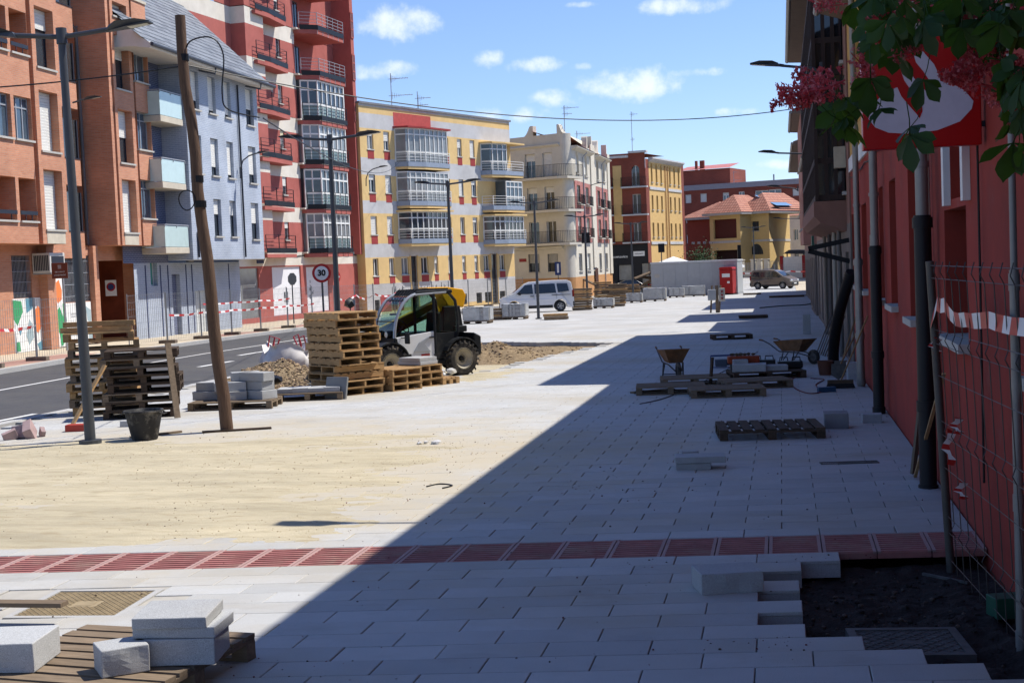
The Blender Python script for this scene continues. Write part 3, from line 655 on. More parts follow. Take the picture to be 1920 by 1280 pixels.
# street level, set back under the overhang
gy = 1.0; gw = MB(); q = lambda a, b, c, d: f.rect(a, b, c, d, gy)
gh = [q(23, 59, 479, 559), q(115, 171, 479, 566), q(177, 255, 488, 700)]; gh[2][2] = 0; gh[2][0] += .05
wall(gw, s0, f.U(263.5, 560, gy), 0, SOF, gh, gy, .5); ub = f.U(263.5, 560, gy); gw.quad((ub, gy, 0), (ub, 8, 0), (ub, 8, SOF), (ub, gy, SOF))
gw.build('ground_floor_wall', M_brick, br, fix=False)
for a, b, d_ in ((77, 92, .35), (172, 181, .2), (255, 263, .25)): pil = MB(); pil.box(f.U(a, 580, gy), f.U(b, 580, gy), gy-d_, gy+.02, 0, SOF-.002); pil.build('pilaster', M_brick, br)
bkm = MB(); bkm.quad((gh[2][0], 3, 0), (gh[2][1], 3, 0), (gh[2][1], 3, SOF), (gh[2][0], 3, SOF)); bkm.quad((gh[2][0], gy+.5, 0), (gh[2][0], 3, 0), (gh[2][0], 3, SOF), (gh[2][0], gy+.5, SOF)); bkm.quad((gh[2][1], gy+.5, 0), (gh[2][1], 3, 0), (gh[2][1], 3, SOF), (gh[2][1], gy+.5, SOF))
bkm.build('entrance_walls', mat('rust_plaster', '#7d3d28', var=.25, scale=2), br)
cv = MB(); n = 10; a, b = gh[2][0]+.03, gh[2][1]-.25
pr = [(a, SOF-.05)]+[(a+(b-a)*(i/n), SOF-.62-.0*i+(.42*((i/n)**3))) for i in range(n+1)]+[(b, SOF-.05)]
cv.prism(pr, gy+.05, 2.9, 'xz'); cv.build('entrance_canopy', mat('cream_plaster', '#d9cdb4', var=.06), br)
for h in gh[:2]:
    o = win(br, h, gy, .3, nx=2, frame=M_dframe, glass=M_glass, name='shop_window'); g = MB()
    nb = int((h[1]-h[0])/.1)
    for i in range(nb+1): x = h[0]+(h[1]-h[0])*i/nb; g.bar((x, gy+.06, h[2]), (x, gy+.06, h[3]), .014)
    for i in range(4): z = h[2]+(h[3]-h[2])*(i+.5)/4; g.bar((h[0], gy+.05, z), (h[1], gy+.05, z), .02)
    g.build('grille', M_greyf, o)
# mural: flat painted shapes on panels below and beside the shop windows
MC = [mat('mural_'+n, c, rough=.6, var=.05) for n, c in (('white', '#e6e6e2'), ('green', '#3f9a63'), ('orange', '#e8824a'), ('teal', '#5f93a6'), ('grey', '#9db0b4'), ('yellow', '#e0a63c'))]
def mural(x0, x1, y0, y1, shapes):
    u0, u1, z0, z1 = q(x0, x1, y0, y1); z0 = max(z0, .02); m = MB(); m.box(u0, u1, gy-.012, gy-.003, z0, z1, 0)
    for i, (ci, P) in enumerate(shapes):
        m.prism([(u0+(u1-u0)*a, z0+(z1-z0)*b) for a, b in P], gy-.016-.0015*i, gy-.0125, 'xz', ci)
    m.build('mural_panel', MC, br)
mural(26, 78, 559, 664, [(1, [(0,.98),(.3,.95),(.33,.75),(.12,.5),(0,.62)]), (1, [(.06,.2),(.16,.2),(.18,.02),(.04,.02)]), (3, [(.45,1),(.75,1),(.68,.8),(.46,.72)]), (2, [(.7,.72),(.88,.84),(.96,.8),(.98,.45),(.85,.32),(.7,.45)]),
    (4, [(.42,.3),(.55,.6),(.65,.5),(.68,.25),(.5,.12)]), (3, [(.8,.12),(.98,.18),(.98,.0),(.86,.0)]), (3, [(.15,.42),(.28,.46),(.2,.32)])])
mural(93, 118, 480, 660, [(5, [(.6,1),(1,1),(1,.88),(.7,.85)]), (2, [(.5,.7),(.75,.74),(.95,.62),(.9,.52),(.6,.48),(.4,.58)]), (1, [(.5,.4),(.7,.44),(1,.3),(1,.05),(.7,.0),(.6,.15),(.45,.2)]), (3, [(.2,.95),(.5,.93),(.4,.8),(.2,.8)]), (4, [(.05,.1),(.4,.25),(.5,.1),(.3,.0)])])
mural(119, 172, 567, 650, [(1, [(0,1),(.05,1),(.12,.6),(0,.4)]), (4, [(.8,.9),(.98,.8),(.98,.5),(.85,.55)]), (4, [(.9,.4),(1,.5),(1,.1),(.86,.1)]), (1, [(.45,1),(.5,1),(.49,.9)])])
for k_, y_ in enumerate((588.5, 593)): strokes(br, f.U(132, 590, gy), f.U(149, 590, gy), f.Z(140, y_, gy), .07, gy-.02, 9, M_greyf, seed=k_)
ac = thing('air_conditioner', 'white air conditioning unit hung on the brick wall above the mural', 'air conditioner', (0, 0, 0)); ac.parent = None
p = q(59, 88, 476, 512)
ac.location = f.A+f.d*p[0]+f.n*(gy-.75); ac.location.z = f.z0+p[2]; ac.rotation_euler = br.rotation_euler
m = MB(); wd = p[1]-p[0]; m.box(0, wd, 0, .72, 0, .75); m.build('case', mat('ac_case', '#c9c7c0', rough=.5), ac, bevel=.02)
m = MB()
for i in range(9): m.box(-.015, -.002, .06+i*.068, .10+i*.068, .08, .66)
m.box(wd*.1, wd*.9, -.016, -.003, .12, .62); m.build('fan_grille', M_dframe, ac)
m = MB(); m.box(.05, .1, .0, .745, -.06, -.003); m.box(wd-.1, wd-.05, .0, .745, -.06, -.003); m.build('bracket', M_greyf, ac)
sg = thing('brown_street_sign', 'small brown tourist sign on a pole before the mural', 'sign', f.A+f.d*f.U(112, 508, -.5)+f.n*(-.5)); sg.location.z = f.z0; sg.rotation_euler = (0, 0, .42)
zz = f.Z(112, 508, -.5); m = MB(); m.box(-.29, .29, -.03, 0, zz-.28, zz+.3); m.build('panel', mat('sign_brown', '#6b2f14', rough=.4), sg, bevel=.01)
m = MB(); m.tube([(.1, .04, 0), (.1, .04, zz+.3)], .035, 8); m.build('post', M_greyf, sg)
strokes(sg, -.18, .18, zz-.03, .07, -.031, 8, M_sill, seed=3); strokes(sg, -.21, .21, zz-.15, .08, -.031, 10, M_sill, seed=4)
m = MB()
for i in range(3): m.box(-.06, .06, -.034, -.03, zz+.09+i*.05, zz+.115+i*.05)
m.build('emblem', M_sill, sg)
ng = thing('no_parking_plate', 'white no parking plate on the brick entrance side', 'sign', f.A+f.d*f.U(244, 538, gy)+f.n*(gy+.9)); ng.location.z = f.z0+f.Z(244, 538, gy+.9); ng.rotation_euler = (0, 0, br.rotation_euler.z-math.radians(70))
m = MB(); m.box(-.24, .24, -.01, 0, -.35, .35); m.build('plate', M_white, ng); m = MB()
m.lathe([(.0, 0), (.19, 0), (.19, .006), (0, .006)], 24, (0, -.018, .05), 'y'); m.build('red_disc', mat('sign_red', '#a81f22', rough=.4), ng)
m = MB(); m.lathe([(.0, 0), (.13, 0), (.13, .006), (0, .006)], 24, (0, -.0255, .05), 'y'); m.build('blue_disc', mat('sign_blue', '#2a3a6b', rough=.4), ng)
# ================================================================== blue tiled block with slate roof
M_blue = brick_mat('blue_brick', '#a0a9b6', '#959fae', '#b6bcc4', bw=.3, rh=.085, msize=.012)
M_blue_shade_door = brick_mat('blue_brick_shade_and_door', '#565f7d', '#4d5672', '#8a90a0', bw=.3, rh=.085, msize=.01)  # blue brick with the recess shade put into its colour; also the dark door strip
M_slate = brick_mat('slate', '#7b8087', '#6c7178', '#555a60', bw=.35, rh=.22, axis='xy', msize=.006)
f = Fac((-27.9, 57.5), (-28.4, 80)); bl = f.root('blue_apartment_block', 'pale blue brick block with slate roof and glass balconies'); OV = -1.25
g0 = f.U(263, 560); g1 = f.U(452, 560); SO = f.Z(430, 486, OV); u0 = f.U(353, 300, OV); u1 = f.U(488.5, 330, OV); ZE = f.Z(488, 168, OV)
rows = ((149, 217), (262, 331), (374, 443)); cols = ((359, 373), (390, 404), (420, 432)); hl = []
for a, b in rows:
    z1 = f.Z(411, a, OV); z0 = f.Z(411, b, OV)
    for i, (c, d) in enumerate(cols): hl.append([f.U(c, 185, OV), f.U(d, 185, OV), z0, z1])
    hl.append([f.U(461, 205, OV), f.U(475, 205, OV), z0-.1, z1])
w = MB(); wall(w, u0, u1, SO, ZE, hl, OV, .28); w.quad((u0, OV, SO), (u0, 0, SO), (u0, 0, ZE), (u0, OV, ZE)); w.quad((u1, OV, SO), (u1, 8, SO), (u1, 8, ZE), (u1, OV, ZE)); w.quad((u0, OV, SO), (u1, OV, SO), (u1, .3, SO), (u0, .3, SO))
w.build('front_wall', M_blue, bl, fix=False)
for i, h in enumerate(hl): win(bl, h, OV, .28, nx=2 if i % 4 == 3 else 1, frame=M_dframe, shutter=WR.choice((.4, .75, .55, .9)), sill=.1, glass=M_glass)
bd = [f.rect(311, 340, 130, 176), f.rect(316, 345, 252, 298), f.rect(323, 352, 373, 422)]
w = MB(); wall(w, g0-1.5, u0, SO-.1, ZE, bd, 0, .3); w.build('recess_wall', M_blue_shade_door, bl, fix=False)
for d in bd: win(bl, d, 0, .3, nx=2, frame=M_dframe, glass=M_glass2, name='balcony_door', shutter=.3)
gh = [f.rect(325, 340, 514, 640), f.rect(368, 390, 545, 640), f.rect(281, 294, 450, 536)]; gh[0][2] = gh[1][2] = .02
w = MB(); wall(w, g0-.5, g1, 0, SO-.1, gh, 0, .3); w.build('ground_floor_wall', M_blue, bl, fix=False)
w = MB(); w.quad((g1, 0, 0), (g1, 9, 0), (g1, 9, SO), (g1, 0, SO)); w.build('ground_floor_side', M_blue, bl, fix=False)
d_ = MB(); d_.box(gh[0][0], gh[0][1], .2, .28, .02, gh[0][3]); d_.build('brick_door_panel', M_blue_shade_door, bl)
d_ = MB(); d_.box(gh[1][0], gh[1][1], .12, .16, .02, gh[1][3]); nb = 5
for i in range(nb+1): x = gh[1][0]+(gh[1][1]-gh[1][0])*i/nb; d_.box(x-.02, x+.02, .09, .119, .02, gh[1][3])
d_.build('garage_door', mat('pale_door', '#cfd2d0', rough=.5), bl)
win(bl, gh[2], 0, .3, nx=1, frame=M_white, glass=mat('teal_glass', '#4f9a8c', rough=.15, var=.1), name='stair_window', nz=2)
for x in (276, 304, 318, 352, 363, 432): v = MB(); uu = f.U(x, 580); v.box(uu-.03, uu+.03, -.03, -.002, .05, SO-.2); v.build('joint_strip', mat('navy', '#3b4466', rough=.6), bl)
dp = MB(); uu = f.U(449, 300, OV); dp.tube([(uu, OV-.08, SO+.1), (uu, OV-.08, ZE-.2)], .05, 8); dp.build('downpipe', M_dframe, bl); dp = MB(); uu = f.U(371, 470, OV); dp.tube([(uu, OV-.06, SO+.1), (uu, OV-.06, SO+1.3)], .05, 8); dp.build('downpipe', M_dframe, bl)
ZG = f.Z(494, 158, OV-.75); YE = OV-.8; rt_ = MB()
k = .95; ry = 5.2; rz = ZG+(ry-YE)*k
rt_.add([(g0-2.2, YE, ZG), (u1+.35, YE, ZG), (u1+.35, ry, rz), (g0-2.2, ry, rz), (u1+.35, 12, rz-6.5*k), (g0-2.2, 12, rz-6.5*k)], [(0,1,2,3), (3,2,4,5)])
o = rt_.build('roof', mat('slate_grey', '#747a82', rough=.55, var=.15, scale=4), bl, fix=False)
# slates in courses on the slope that shows
sm = MB(); RS = random.Random(2); nrow = 26; ln = math.hypot(ry-YE, rz-ZG); cu, su = (ry-YE)/ln, (rz-ZG)/ln
for i in range(nrow):
    t0 = ln*i/nrow; t1 = ln*(i+1.25)/nrow; x = g0-2.2-(i % 2)*.25
    while x < u1+.3:
        x2 = min(x+.49, u1+.35); l = RS.uniform(.012, .022)
        A = (YE+cu*t0-su*.02-su*l, ZG+su*t0+cu*(.02+l)); B = (YE+cu*t1-su*.012, ZG+su*t1+cu*.012)
        if B[0] < ry: sm.add([(x, A[0], A[1]), (x2-.012, A[0], A[1]), (x2-.012, B[0], B[1]), (x, B[0], B[1]), (x, A[0]+su*.02, A[1]-cu*.02), (x2-.012, A[0]+su*.02, A[1]-cu*.02)], [(0,1,2,3), (4,5,1,0)], RS.choice((0, 0, 1)))
        x += .5
kind(sm.build('slates', [mat('slate_a', '#7d838a', rough=.5, var=.12), mat('slate_b', '#6d737b', rough=.5, var=.12)], o, fix=False), 'stuff')
e = MB(); e.prism([(OV-.02, ZE), (YE+.02, ZG-.16), (YE-.03, ZG-.14), (YE-.06, ZG+.03), (YE+.3, ZG+.26), (OV+.2, ZE+.9), (0.2, ZE+.9), (.2, ZE)], g0-2.2, u1+.3, 'yz'); e.build('eave', mat('eave_white', '#d5d0c6', rough=.7, var=.06), bl)
g = MB(); g.tube([(g0-2.2, YE-.1, ZG), (u1+.35, YE-.1, ZG)], .09, 8); 
for x in (f.U(370, 110, OV), f.U(458, 150, OV)): g.tube([(x, YE-.1, ZG-.05), (x, YE-.05, ZG-.35), (x, OV-.05, ZE-.1)], .045, 8)
g.build('gutter', mat('gutter_grey', '#4a4f58', rough=.5), bl)
v = MB(); v.add([(u1+.352, YE, ZG), (u1+.352, ry, rz), (u1+.352, ry, rz-.35), (u1+.352, YE, ZG-.3)], [(0,1,2,3)]); v.add([(u1+.01, OV, ZE), (u1+.01, ry, rz-.3), (u1+.01, ry, ZE)], [(0,1,2)]); v.build('gable', M_blue, bl, fix=False)
for (xx0, xx1, yr, ys, yk) in ((290, 349, 177, 222, 234), (294, 355, 300, 343, 353), (300, 363, 422, 463, 473)):
    a, b = f.U(xx0, (yr+ys)/2, -.9), f.U(xx1-3, (yr+ys)/2, -1.1); z0, z1 = f.Z(325, ys, -1), f.Z(325, yr, -1)
    b = min(b, u0-.15); s_ = MB(); s_.box(a, b, -1.15, -.003, z0-.30, z0-.02); o = s_.build('balcony', M_conc, bl, bevel=.02)
    gl = MB(); gl.box(a+.02, b-.02, -1.13, -1.115, z0, z1-.05); gl.box(a+.02, a+.035, -1.11, -.02, z0, z1-.05); gl.build('glass_panel', mat('frosted_glass', '#b9cdc9', rough=.15, var=.06, spec=.7), o)
    rl = MB(); rail(rl, [(a+.01, -.02), (a+.01, -1.14), ((a+b)/2, -1.14), (b-.01, -1.14)], z1-.02, z1, 1, .02); rl.build('handrail', M_greyf, o)
M_black = mat('black_metal', '#17181b', rough=.45, var=.1)
# ================================================================== red and white tower
M_redp = mat('red_plaster', '#aa6158', rough=.85, var=.1, scale=1.2, dirt='#7d3a33', dscale=.8, damt=.35)
M_whp = mat('offwhite_plaster', '#d6cfc2', rough=.85, var=.07, scale=1.2, dirt='#b3a999', dscale=.7, damt=.35)
M_redbrick = brick_mat('dark_red_brick', '#8a3f2c', '#7d3626', '#6b4a3e', bw=.26, rh=.075)
f = Fac((-30.6, 73), (-28.8, 91.5)); tw = f.root('red_apartment_tower', 'tall red and white apartment tower with glazed and open balconies')
uL = f.U(452, 560); uS = f.U(562, 300); uE = f.U(655, 150)
BP = 1.25     # depth of the glazed bays
lev = [f.Z(612, y, -BP) for y in (471, 389, 306, 225, 143, 60)]; st = (lev[-1]-lev[0])/5; lev.append(lev[-1]+st); lev.append(lev[-1]+st); H = lev[-1]+2
GZ = lev[0]
w = MB(); lw = []
for i, z in enumerate(lev[:-1]):
    a, b = f.U((521, 519, 520, 524, 526, 530, 530)[min(i, 6)], 300), 0; a = f.U(527.5, 300)
    lw.append([a, a+.62, z+.75, z+1.95])
for i, z in enumerate(lev):
    zz = min(z+st-.95, H)
    wall(w, uL-6, uS, z, zz, lw, 0, .2, 0); wall(w, uL-6, uS, zz, z+st, [], 0, .2, 1)
    wall(w, uS, uE, z, z+st, [], .9, .2, 0)
    w.quad((uS, 0, z), (uS, .9, z), (uS, .9, z+st), (uS, 0, z+st), 0)
# splayed left part: nose of wall standing forward, throws the slanting shadow
nx0 = f.U(478, 300)-2.2; nx1 = nx0+2.4
for i, z in enumerate(lev):
    zz = z+st-.95
    for (za, zb, mi) in ((z, zz, 0), (zz, z+st, 1)):
        w.quad((nx0, -.9, za), (nx1-.1, -.9, za), (nx1-.1, -.9, zb), (nx0, -.9, zb), mi); w.quad((nx1-.1, -.9, za), (nx1+.9, -.002, za), (nx1+.9, -.002, zb), (nx1-.1, -.9, zb), mi); w.quad((nx0, 0, za), (nx0, -.9, za), (nx0, -.9, zb), (nx0, 0, zb), mi)
w.quad((nx0, -.9, GZ), (nx1-.1, -.9, GZ), (nx1+.9, 0, GZ), (nx0, 0, GZ), 1)
w.quad((uE, -.4, GZ-4), (uE, 10, GZ-4), (uE, 10, H), (uE, -.4, H), 0)
w.build('wall', [M_redp, M_whp], tw, fix=False)
for r in lw: win(tw, r, 0, .2, nx=1, frame=M_white, shutter=WR.choice((.0, .55, 1., .4)), shm=WR.choice((M_shut, M_shutc)), sill=.05)
cpn = MB(); ub = f.U(648, 120); cpn.box(ub, uE, -.45, 1.2, GZ-.2, H); cpn.build('corner_pier', M_redp, tw)
for i, z in enumerate(lev[:-1]):
    ng_ = MB(); x0, x1 = ub+.06, uE-.06
    if i >= 3:
        ng_.box(x0, x1, -.47, -.452, z+.55, z+2.25, 1)
        for k in range(4): zz = z+.55+1.7*k/3; ng_.box(x0, x1, -.5, -.471, zz-.04, zz+.04)
        for k in range(3): xx = x0+(x1-x0)*k/2; ng_.box(xx-.035, xx+.035, -.499, -.4705, z+.55, z+2.25)
        ng_.build('lattice_window', [M_redp, mat('lattice_glass', '#6f7b86', rough=.1)], tw)
rg = random.Random(4)
for i, z in enumerate(lev[:-1]):
    a, b = uS+.05, f.U(659.5, 420, -BP)
    s_ = MB(); s_.prism([(a-.1, .9), (a-.1, -.35), (a+.75, -BP), (b, -BP), (b, .9)], z-.34, z-.1); bal = s_.build('balcony_slab', M_redp, tw)
    path = [(a-.06, -.35), (a+.77, -BP+.03), (b-.02, -BP+.03)]
    pn = MB()
    for p, q_ in zip(path, path[1:]): pn.bar((p[0], p[1]-.06, z+.06), (q_[0], q_[1]-.06, z+.06), .04, .30)
    pn.build('black_panel', M_black, bal)
    rl = MB(); rail(rl, [(p[0], p[1]-.03) for p in path], z+.35, z+.98, 4, .012)
    for k in range(6):
        x = a+.77+(b-.02-a-.77)*k/5; rl.bar((x, -BP, z-.36), (x, -BP, z+.98), .03, .03)
    rl.build('balcony_rail', M_black if i < 4 else M_greyf, bal)
    wb_ = MB(); wb_.box(a-.35, a+.25, -.33, -.005, z-.10, z+.0); wb_.build('white_bracket', M_whp, bal)
    if i < 4:
        zt = z+st-.36; gp = [(a, .85), (a, -.22), (a+.72, -BP+.2), (b-.04, -BP+.2), (b-.04, .85)]
        gl = MB(); gl.prism(gp, z-.095, zt-.002); bay = gl.build('glazed_bay', M_glass if i % 2 else M_glass2, tw)
        fr = MB(); n = 6
        def post(x, y, w_=.045): fr.box(x-w_, x+w_, y-.05, y+.02, z-.09, zt-.01)
        for k in range(n+1): post(a+.72+(b-.04-a-.72)*k/n, -BP+.19, .055 if k % 2 == 0 else .035)
        post(a, -.24); post(a+.36, -.66+.05)
        for zz, hh in ((z+.92, .06), (zt-.62, .05), (zt-.05, .05), (z-.04, .05)):
            for p, q_ in zip(gp[1:], gp[2:4]): fr.bar((p[0], p[1]-.02, zz), (q_[0], q_[1]-.02, zz), .07, hh*2)
        fr.build('bay_frame', M_white, bay)
        lo = MB(); 
        for p, q_ in zip(gp[1:], gp[2:4]): lo.bar((p[0], p[1]-.012, z+.42), (q_[0], q_[1]-.012, z+.42), .03, .9)
        lo.build('lower_panel', mat('bay_panel_glass', '#8fa3a0', rough=.2, var=.1), bay)
    else:
        for x in (a+.25, a+1.5): win(tw, [x, x+.8, z-.08, z+2.05], .68, .2, nx=2, frame=M_dframe, glass=M_glass, name='balcony_door')
    # small triangular balconies on the left part
    x0, x1 = nx1+.0, f.U(541, 300, -.5)
    s_ = MB(); s_.prism([(x0-1.5, -.905), (x0-1.5, -1.15), (x0+.2, -1.15), (x1, -.75), (x1+.05, -.004), (x0+.85, -.004), (x0-.12, -.905)], z-.34, z-.14); ba_ = s_.build('corner_balcony', M_redp, tw)
    pn = MB(); pth = [(x0-1.5, -1.1), (x0+.2, -1.1), (x1-.02, -.72)]
    for p, q_ in zip(pth, pth[1:]): pn.bar((p[0], p[1]-.05, z+.07), (q_[0], q_[1]-.05, z+.07), .04, .30)
    pn.build('black_panel', M_black, ba_); rl = MB(); rail(rl, pth+[(x1+.02, -.05)], z+.3, z+.98, 4, .01); rl.build('balcony_rail', M_black, ba_)
# street level
gw = MB(); shops = [f.rect(449, 486, 503, 571), f.rect(512, 566, 500, 600), f.rect(576, 618, 500, 600)]
for s_ in shops: s_[2] = .35
ZB = f.Z(560, 497); wall(gw, uL-6, uE, 0, ZB, shops, 0, .12, 0); wall(gw, uL-6, uE, ZB, GZ, [], 0, .1, 1)
gw.quad((uL-6, 0, GZ-.001), (uE, 0, GZ-.001), (uE, .9, GZ-.001), (uL-6, .9, GZ-.001), 1)
gw.build('ground_floor_wall', [M_redp, M_whp], tw, fix=False)
for i, s_ in enumerate(shops):
    b_ = MB(); b_.box(s_[0], s_[1], .09, .11, s_[2], s_[3]); b_.build('shopfront_panel', mat('shop_white', '#dcdcde', rough=.6, var=.06) if i else M_glass2, tw)
gd = MB(); RG = random.Random(8)
for i in range(9):
    x = shops[2][0]+.5+RG.uniform(0, .7); z = shops[2][2]+.5+RG.uniform(0, 1.4); gd.box(x, x+RG.uniform(.05, .3), .083, .088, z, z+RG.uniform(.05, .25))
for i in range(5):
    x = shops[1][0]+1.6+i*.14; gd.bar((x, .085, shops[1][2]+.75), (x+RG.uniform(-.1, .1), .085, shops[1][2]+1.4), .04, .006)
gd.build('graffiti', mat('graffiti_grey', '#5c6066'), tw)
cb_ = MB(); uu = [uL+.3+(uE-uL-.5)*i/30 for i in range(31)]; cb_.tube([(x, -.03-(.0), GZ-.2-.06*abs(math.sin(i*1.1))) for i, x in enumerate(uu)], .03, 6); cb_.build('facade_cable', M_black, tw)
# plain brick gable between tower and yellow block
g2 = MB(); ux = f.U(691, 400, .4); g2.box(uE+.01, ux, .35, 9, 0, f.Z(672, 193, .4)); g2.build('brick_gable_wall', M_redbrick, tw)
pl_ = MB(); a = f.rect(481, 494, 487, 494, -.3); pl_.box(a[0], a[1], -.33, -.3, a[2], a[3]); pl_.build('street_name_plate', mat('navy_plate', '#23284a', rough=.4), tw)
# ================================================================== yellow block
M_yel = mat('yellow_plaster', '#dcbc82', rough=.85, var=.07, scale=1.5, dirt='#b8986a', dscale=.9, damt=.35)
M_grw = mat('greywhite_plaster', '#c2c1c0', rough=.85, var=.07, scale=1.5, dirt='#9d9b98', dscale=.9, damt=.4)
M_redt = mat('red_panel', '#9a3f3e', rough=.8, var=.1)
dust(M_redp, '#8f5048', .25, .4); dust(M_whp, '#a89f90', .3, .4)
f = Fac((-28.2, 91.6), (-21.6, 109.4)); ye = f.root('yellow_apartment_block', 'yellow four storey block with grey white bands and glazed bays')
uA = f.U(681, 400); uZ = f.U(962, 420); HT = f.Z(700, 197)
xf = 694; bands = [(f.Z(xf, 581), f.Z(xf, 533), 'p'), (f.Z(xf, 483), f.Z(xf, 457), 'w'), (f.Z(xf, 400), f.Z(xf, 376), 'w'), (f.Z(xf, 328), f.Z(xf, 296), 'w'), (f.Z(xf, 241), f.Z(xf, 213), 'w'), (f.Z(xf, 200), HT+.0, 'w')]
wz = [(f.Z(xf, 518), f.Z(xf, 485)), (f.Z(xf, 440), f.Z(xf, 405)), (f.Z(xf, 361), f.Z(xf, 327)), (f.Z(xf, 280), f.Z(xf, 244))]
colsU = [(688, 700), (719, 730), (832, 841), (857.5, 866), (881, 890)]; holes = []
cu_ = [(f.U(a, 262), f.U(b, 262)) for a, b in colsU[:2]]+[(f.U(a, 285), f.U(b, 285)) for a, b in colsU[2:]]
for k in (1, 2, 3):
    for a, b in cu_: holes.append(([a, b, wz[k][0], wz[k][1]], k))
gcol = [(699.5, 710, 500), (730, 740, 500), (753, 767, 500), (790, 803.5, 500), (814.6, 822, 498), (841, 848, 498), (867, 874, 498), (890, 897, 498), (907, 918, 495), (936.6, 947, 495)]
for a, b, y in gcol: holes.append(([f.U(a, y), f.U(b, y), wz[0][0], wz[0][1]], 0))
doors = [[f.U(772, 530), f.U(783, 530), .02, wz[0][1]+.1], [f.U(922, 520), f.U(932, 520), .02, wz[0][1]+.1]]
base = [[f.U(a, 565), f.U(b, 565), .15, bands[0][0]*0+.95] for a, b in ((703, 712), (735, 746), (868, 876), (894, 904), (910, 922), (938, 948))]
b1 = (f.U(739, 262), f.U(818, 285)); b2 = (f.U(900, 285), f.U(958, 300))
w = MB(); hh = [h for h, k in holes]+doors+base; zs = [0]
segs = []; z = 0
for a, b, t in bands:
    a = max(a, 0)
    if a > z+.01: segs.append((z, a, 0))
    segs.append((a, b, 1)); z = b
if z < HT: segs.append((z, HT, 1))
for a, b, mi in segs: wall(w, uA, uZ, a, b, hh, 0, .22, mi)
w.quad((uZ, 0, 0), (uZ, 10, 0), (uZ, 10, HT), (uZ, 0, HT), 0); w.quad((uA, 0, HT), (uZ, 0, HT), (uZ, 10, HT), (uA, 10, HT), 1)
w.quad((uA, 0, 0), (uA, 10, 0), (uA, 10, HT), (uA, 0, HT), 0)
w.build('wall', [M_yel, M_grw], ye, fix=False)
for h, k in holes:
    win(ye, h, 0, .22, nx=2 if h[1]-h[0] > .5 else 1, frame=M_white, shutter=WR.choice((0, .3, .5, 1., 1.)) if k else WR.choice((0, 0, .4, 1.)), sill=.05)
    r = MB(); zb = h[2]-.075; zl = zb-(.58 if k else .5); r.box(h[0]+.005, h[1]-.005, -.012, .05, zl, zb-.002); r.build('red_panel', M_redt, ye)
for d in doors:
    o = win(ye, d, 0, .22, nx=1, frame=M_brownf, glass=M_glass, name='entrance_door', transom=.75)
    p = MB(); p.box(d[0]-.12, d[0]-.04, -.06, -.001, 0, d[3]+.05); p.box(d[1]+.04, d[1]+.12, -.06, -.001, 0, d[3]+.05); p.build('door_jamb', M_yel, o)
for b_ in base: p = MB(); p.box(b_[0], b_[1], .12, .2, b_[2], b_[3]); p.build('basement_vent', M_dark, ye)
rb = MB(); 
for a, b in ((713.5, 734), (747, 757)): rb.box(f.U(a, 565), f.U(b, 565), -.012, -.003, .1, 1.25)
rb.build('red_plinth', M_redt, ye)
rc = MB(); rc.box(uA-.05, uZ+.1, -.12, .25, HT, HT+.14); rc.build('roof_edge', mat('roof_grey', '#77777a', rough=.8, var=.2), ye)
gf = MB(); RG = random.Random(12)
for cx, n in ((f.U(748, 545), 6), (f.U(810, 540), 11), (f.U(842, 540), 4)):
    for i in range(n):
        x = cx-.14*n+.28*i; z = bands[0][0]+.55+RG.uniform(0, .2); zt = z+RG.uniform(.6, 1.0)
        gf.bar((x, -.006, z), (x+RG.uniform(-.15, .15), -.006, zt), .05, .004); gf.bar((x-.08, -.007, (z+zt)/2+RG.uniform(-.2, .3)), (x+.12, -.007, (z+zt)/2+RG.uniform(-.2, .3)), .05, .004)
gf.build('graffiti', mat('graffiti_dark', '#3f4146'), ye)
dust(M_yel, '#bfa274', .3, .4); dust(M_grw, '#a3a19c', .3, .5)
M_balc = mat('balcony_bluegrey', '#8f9aa8', rough=.7, var=.08)
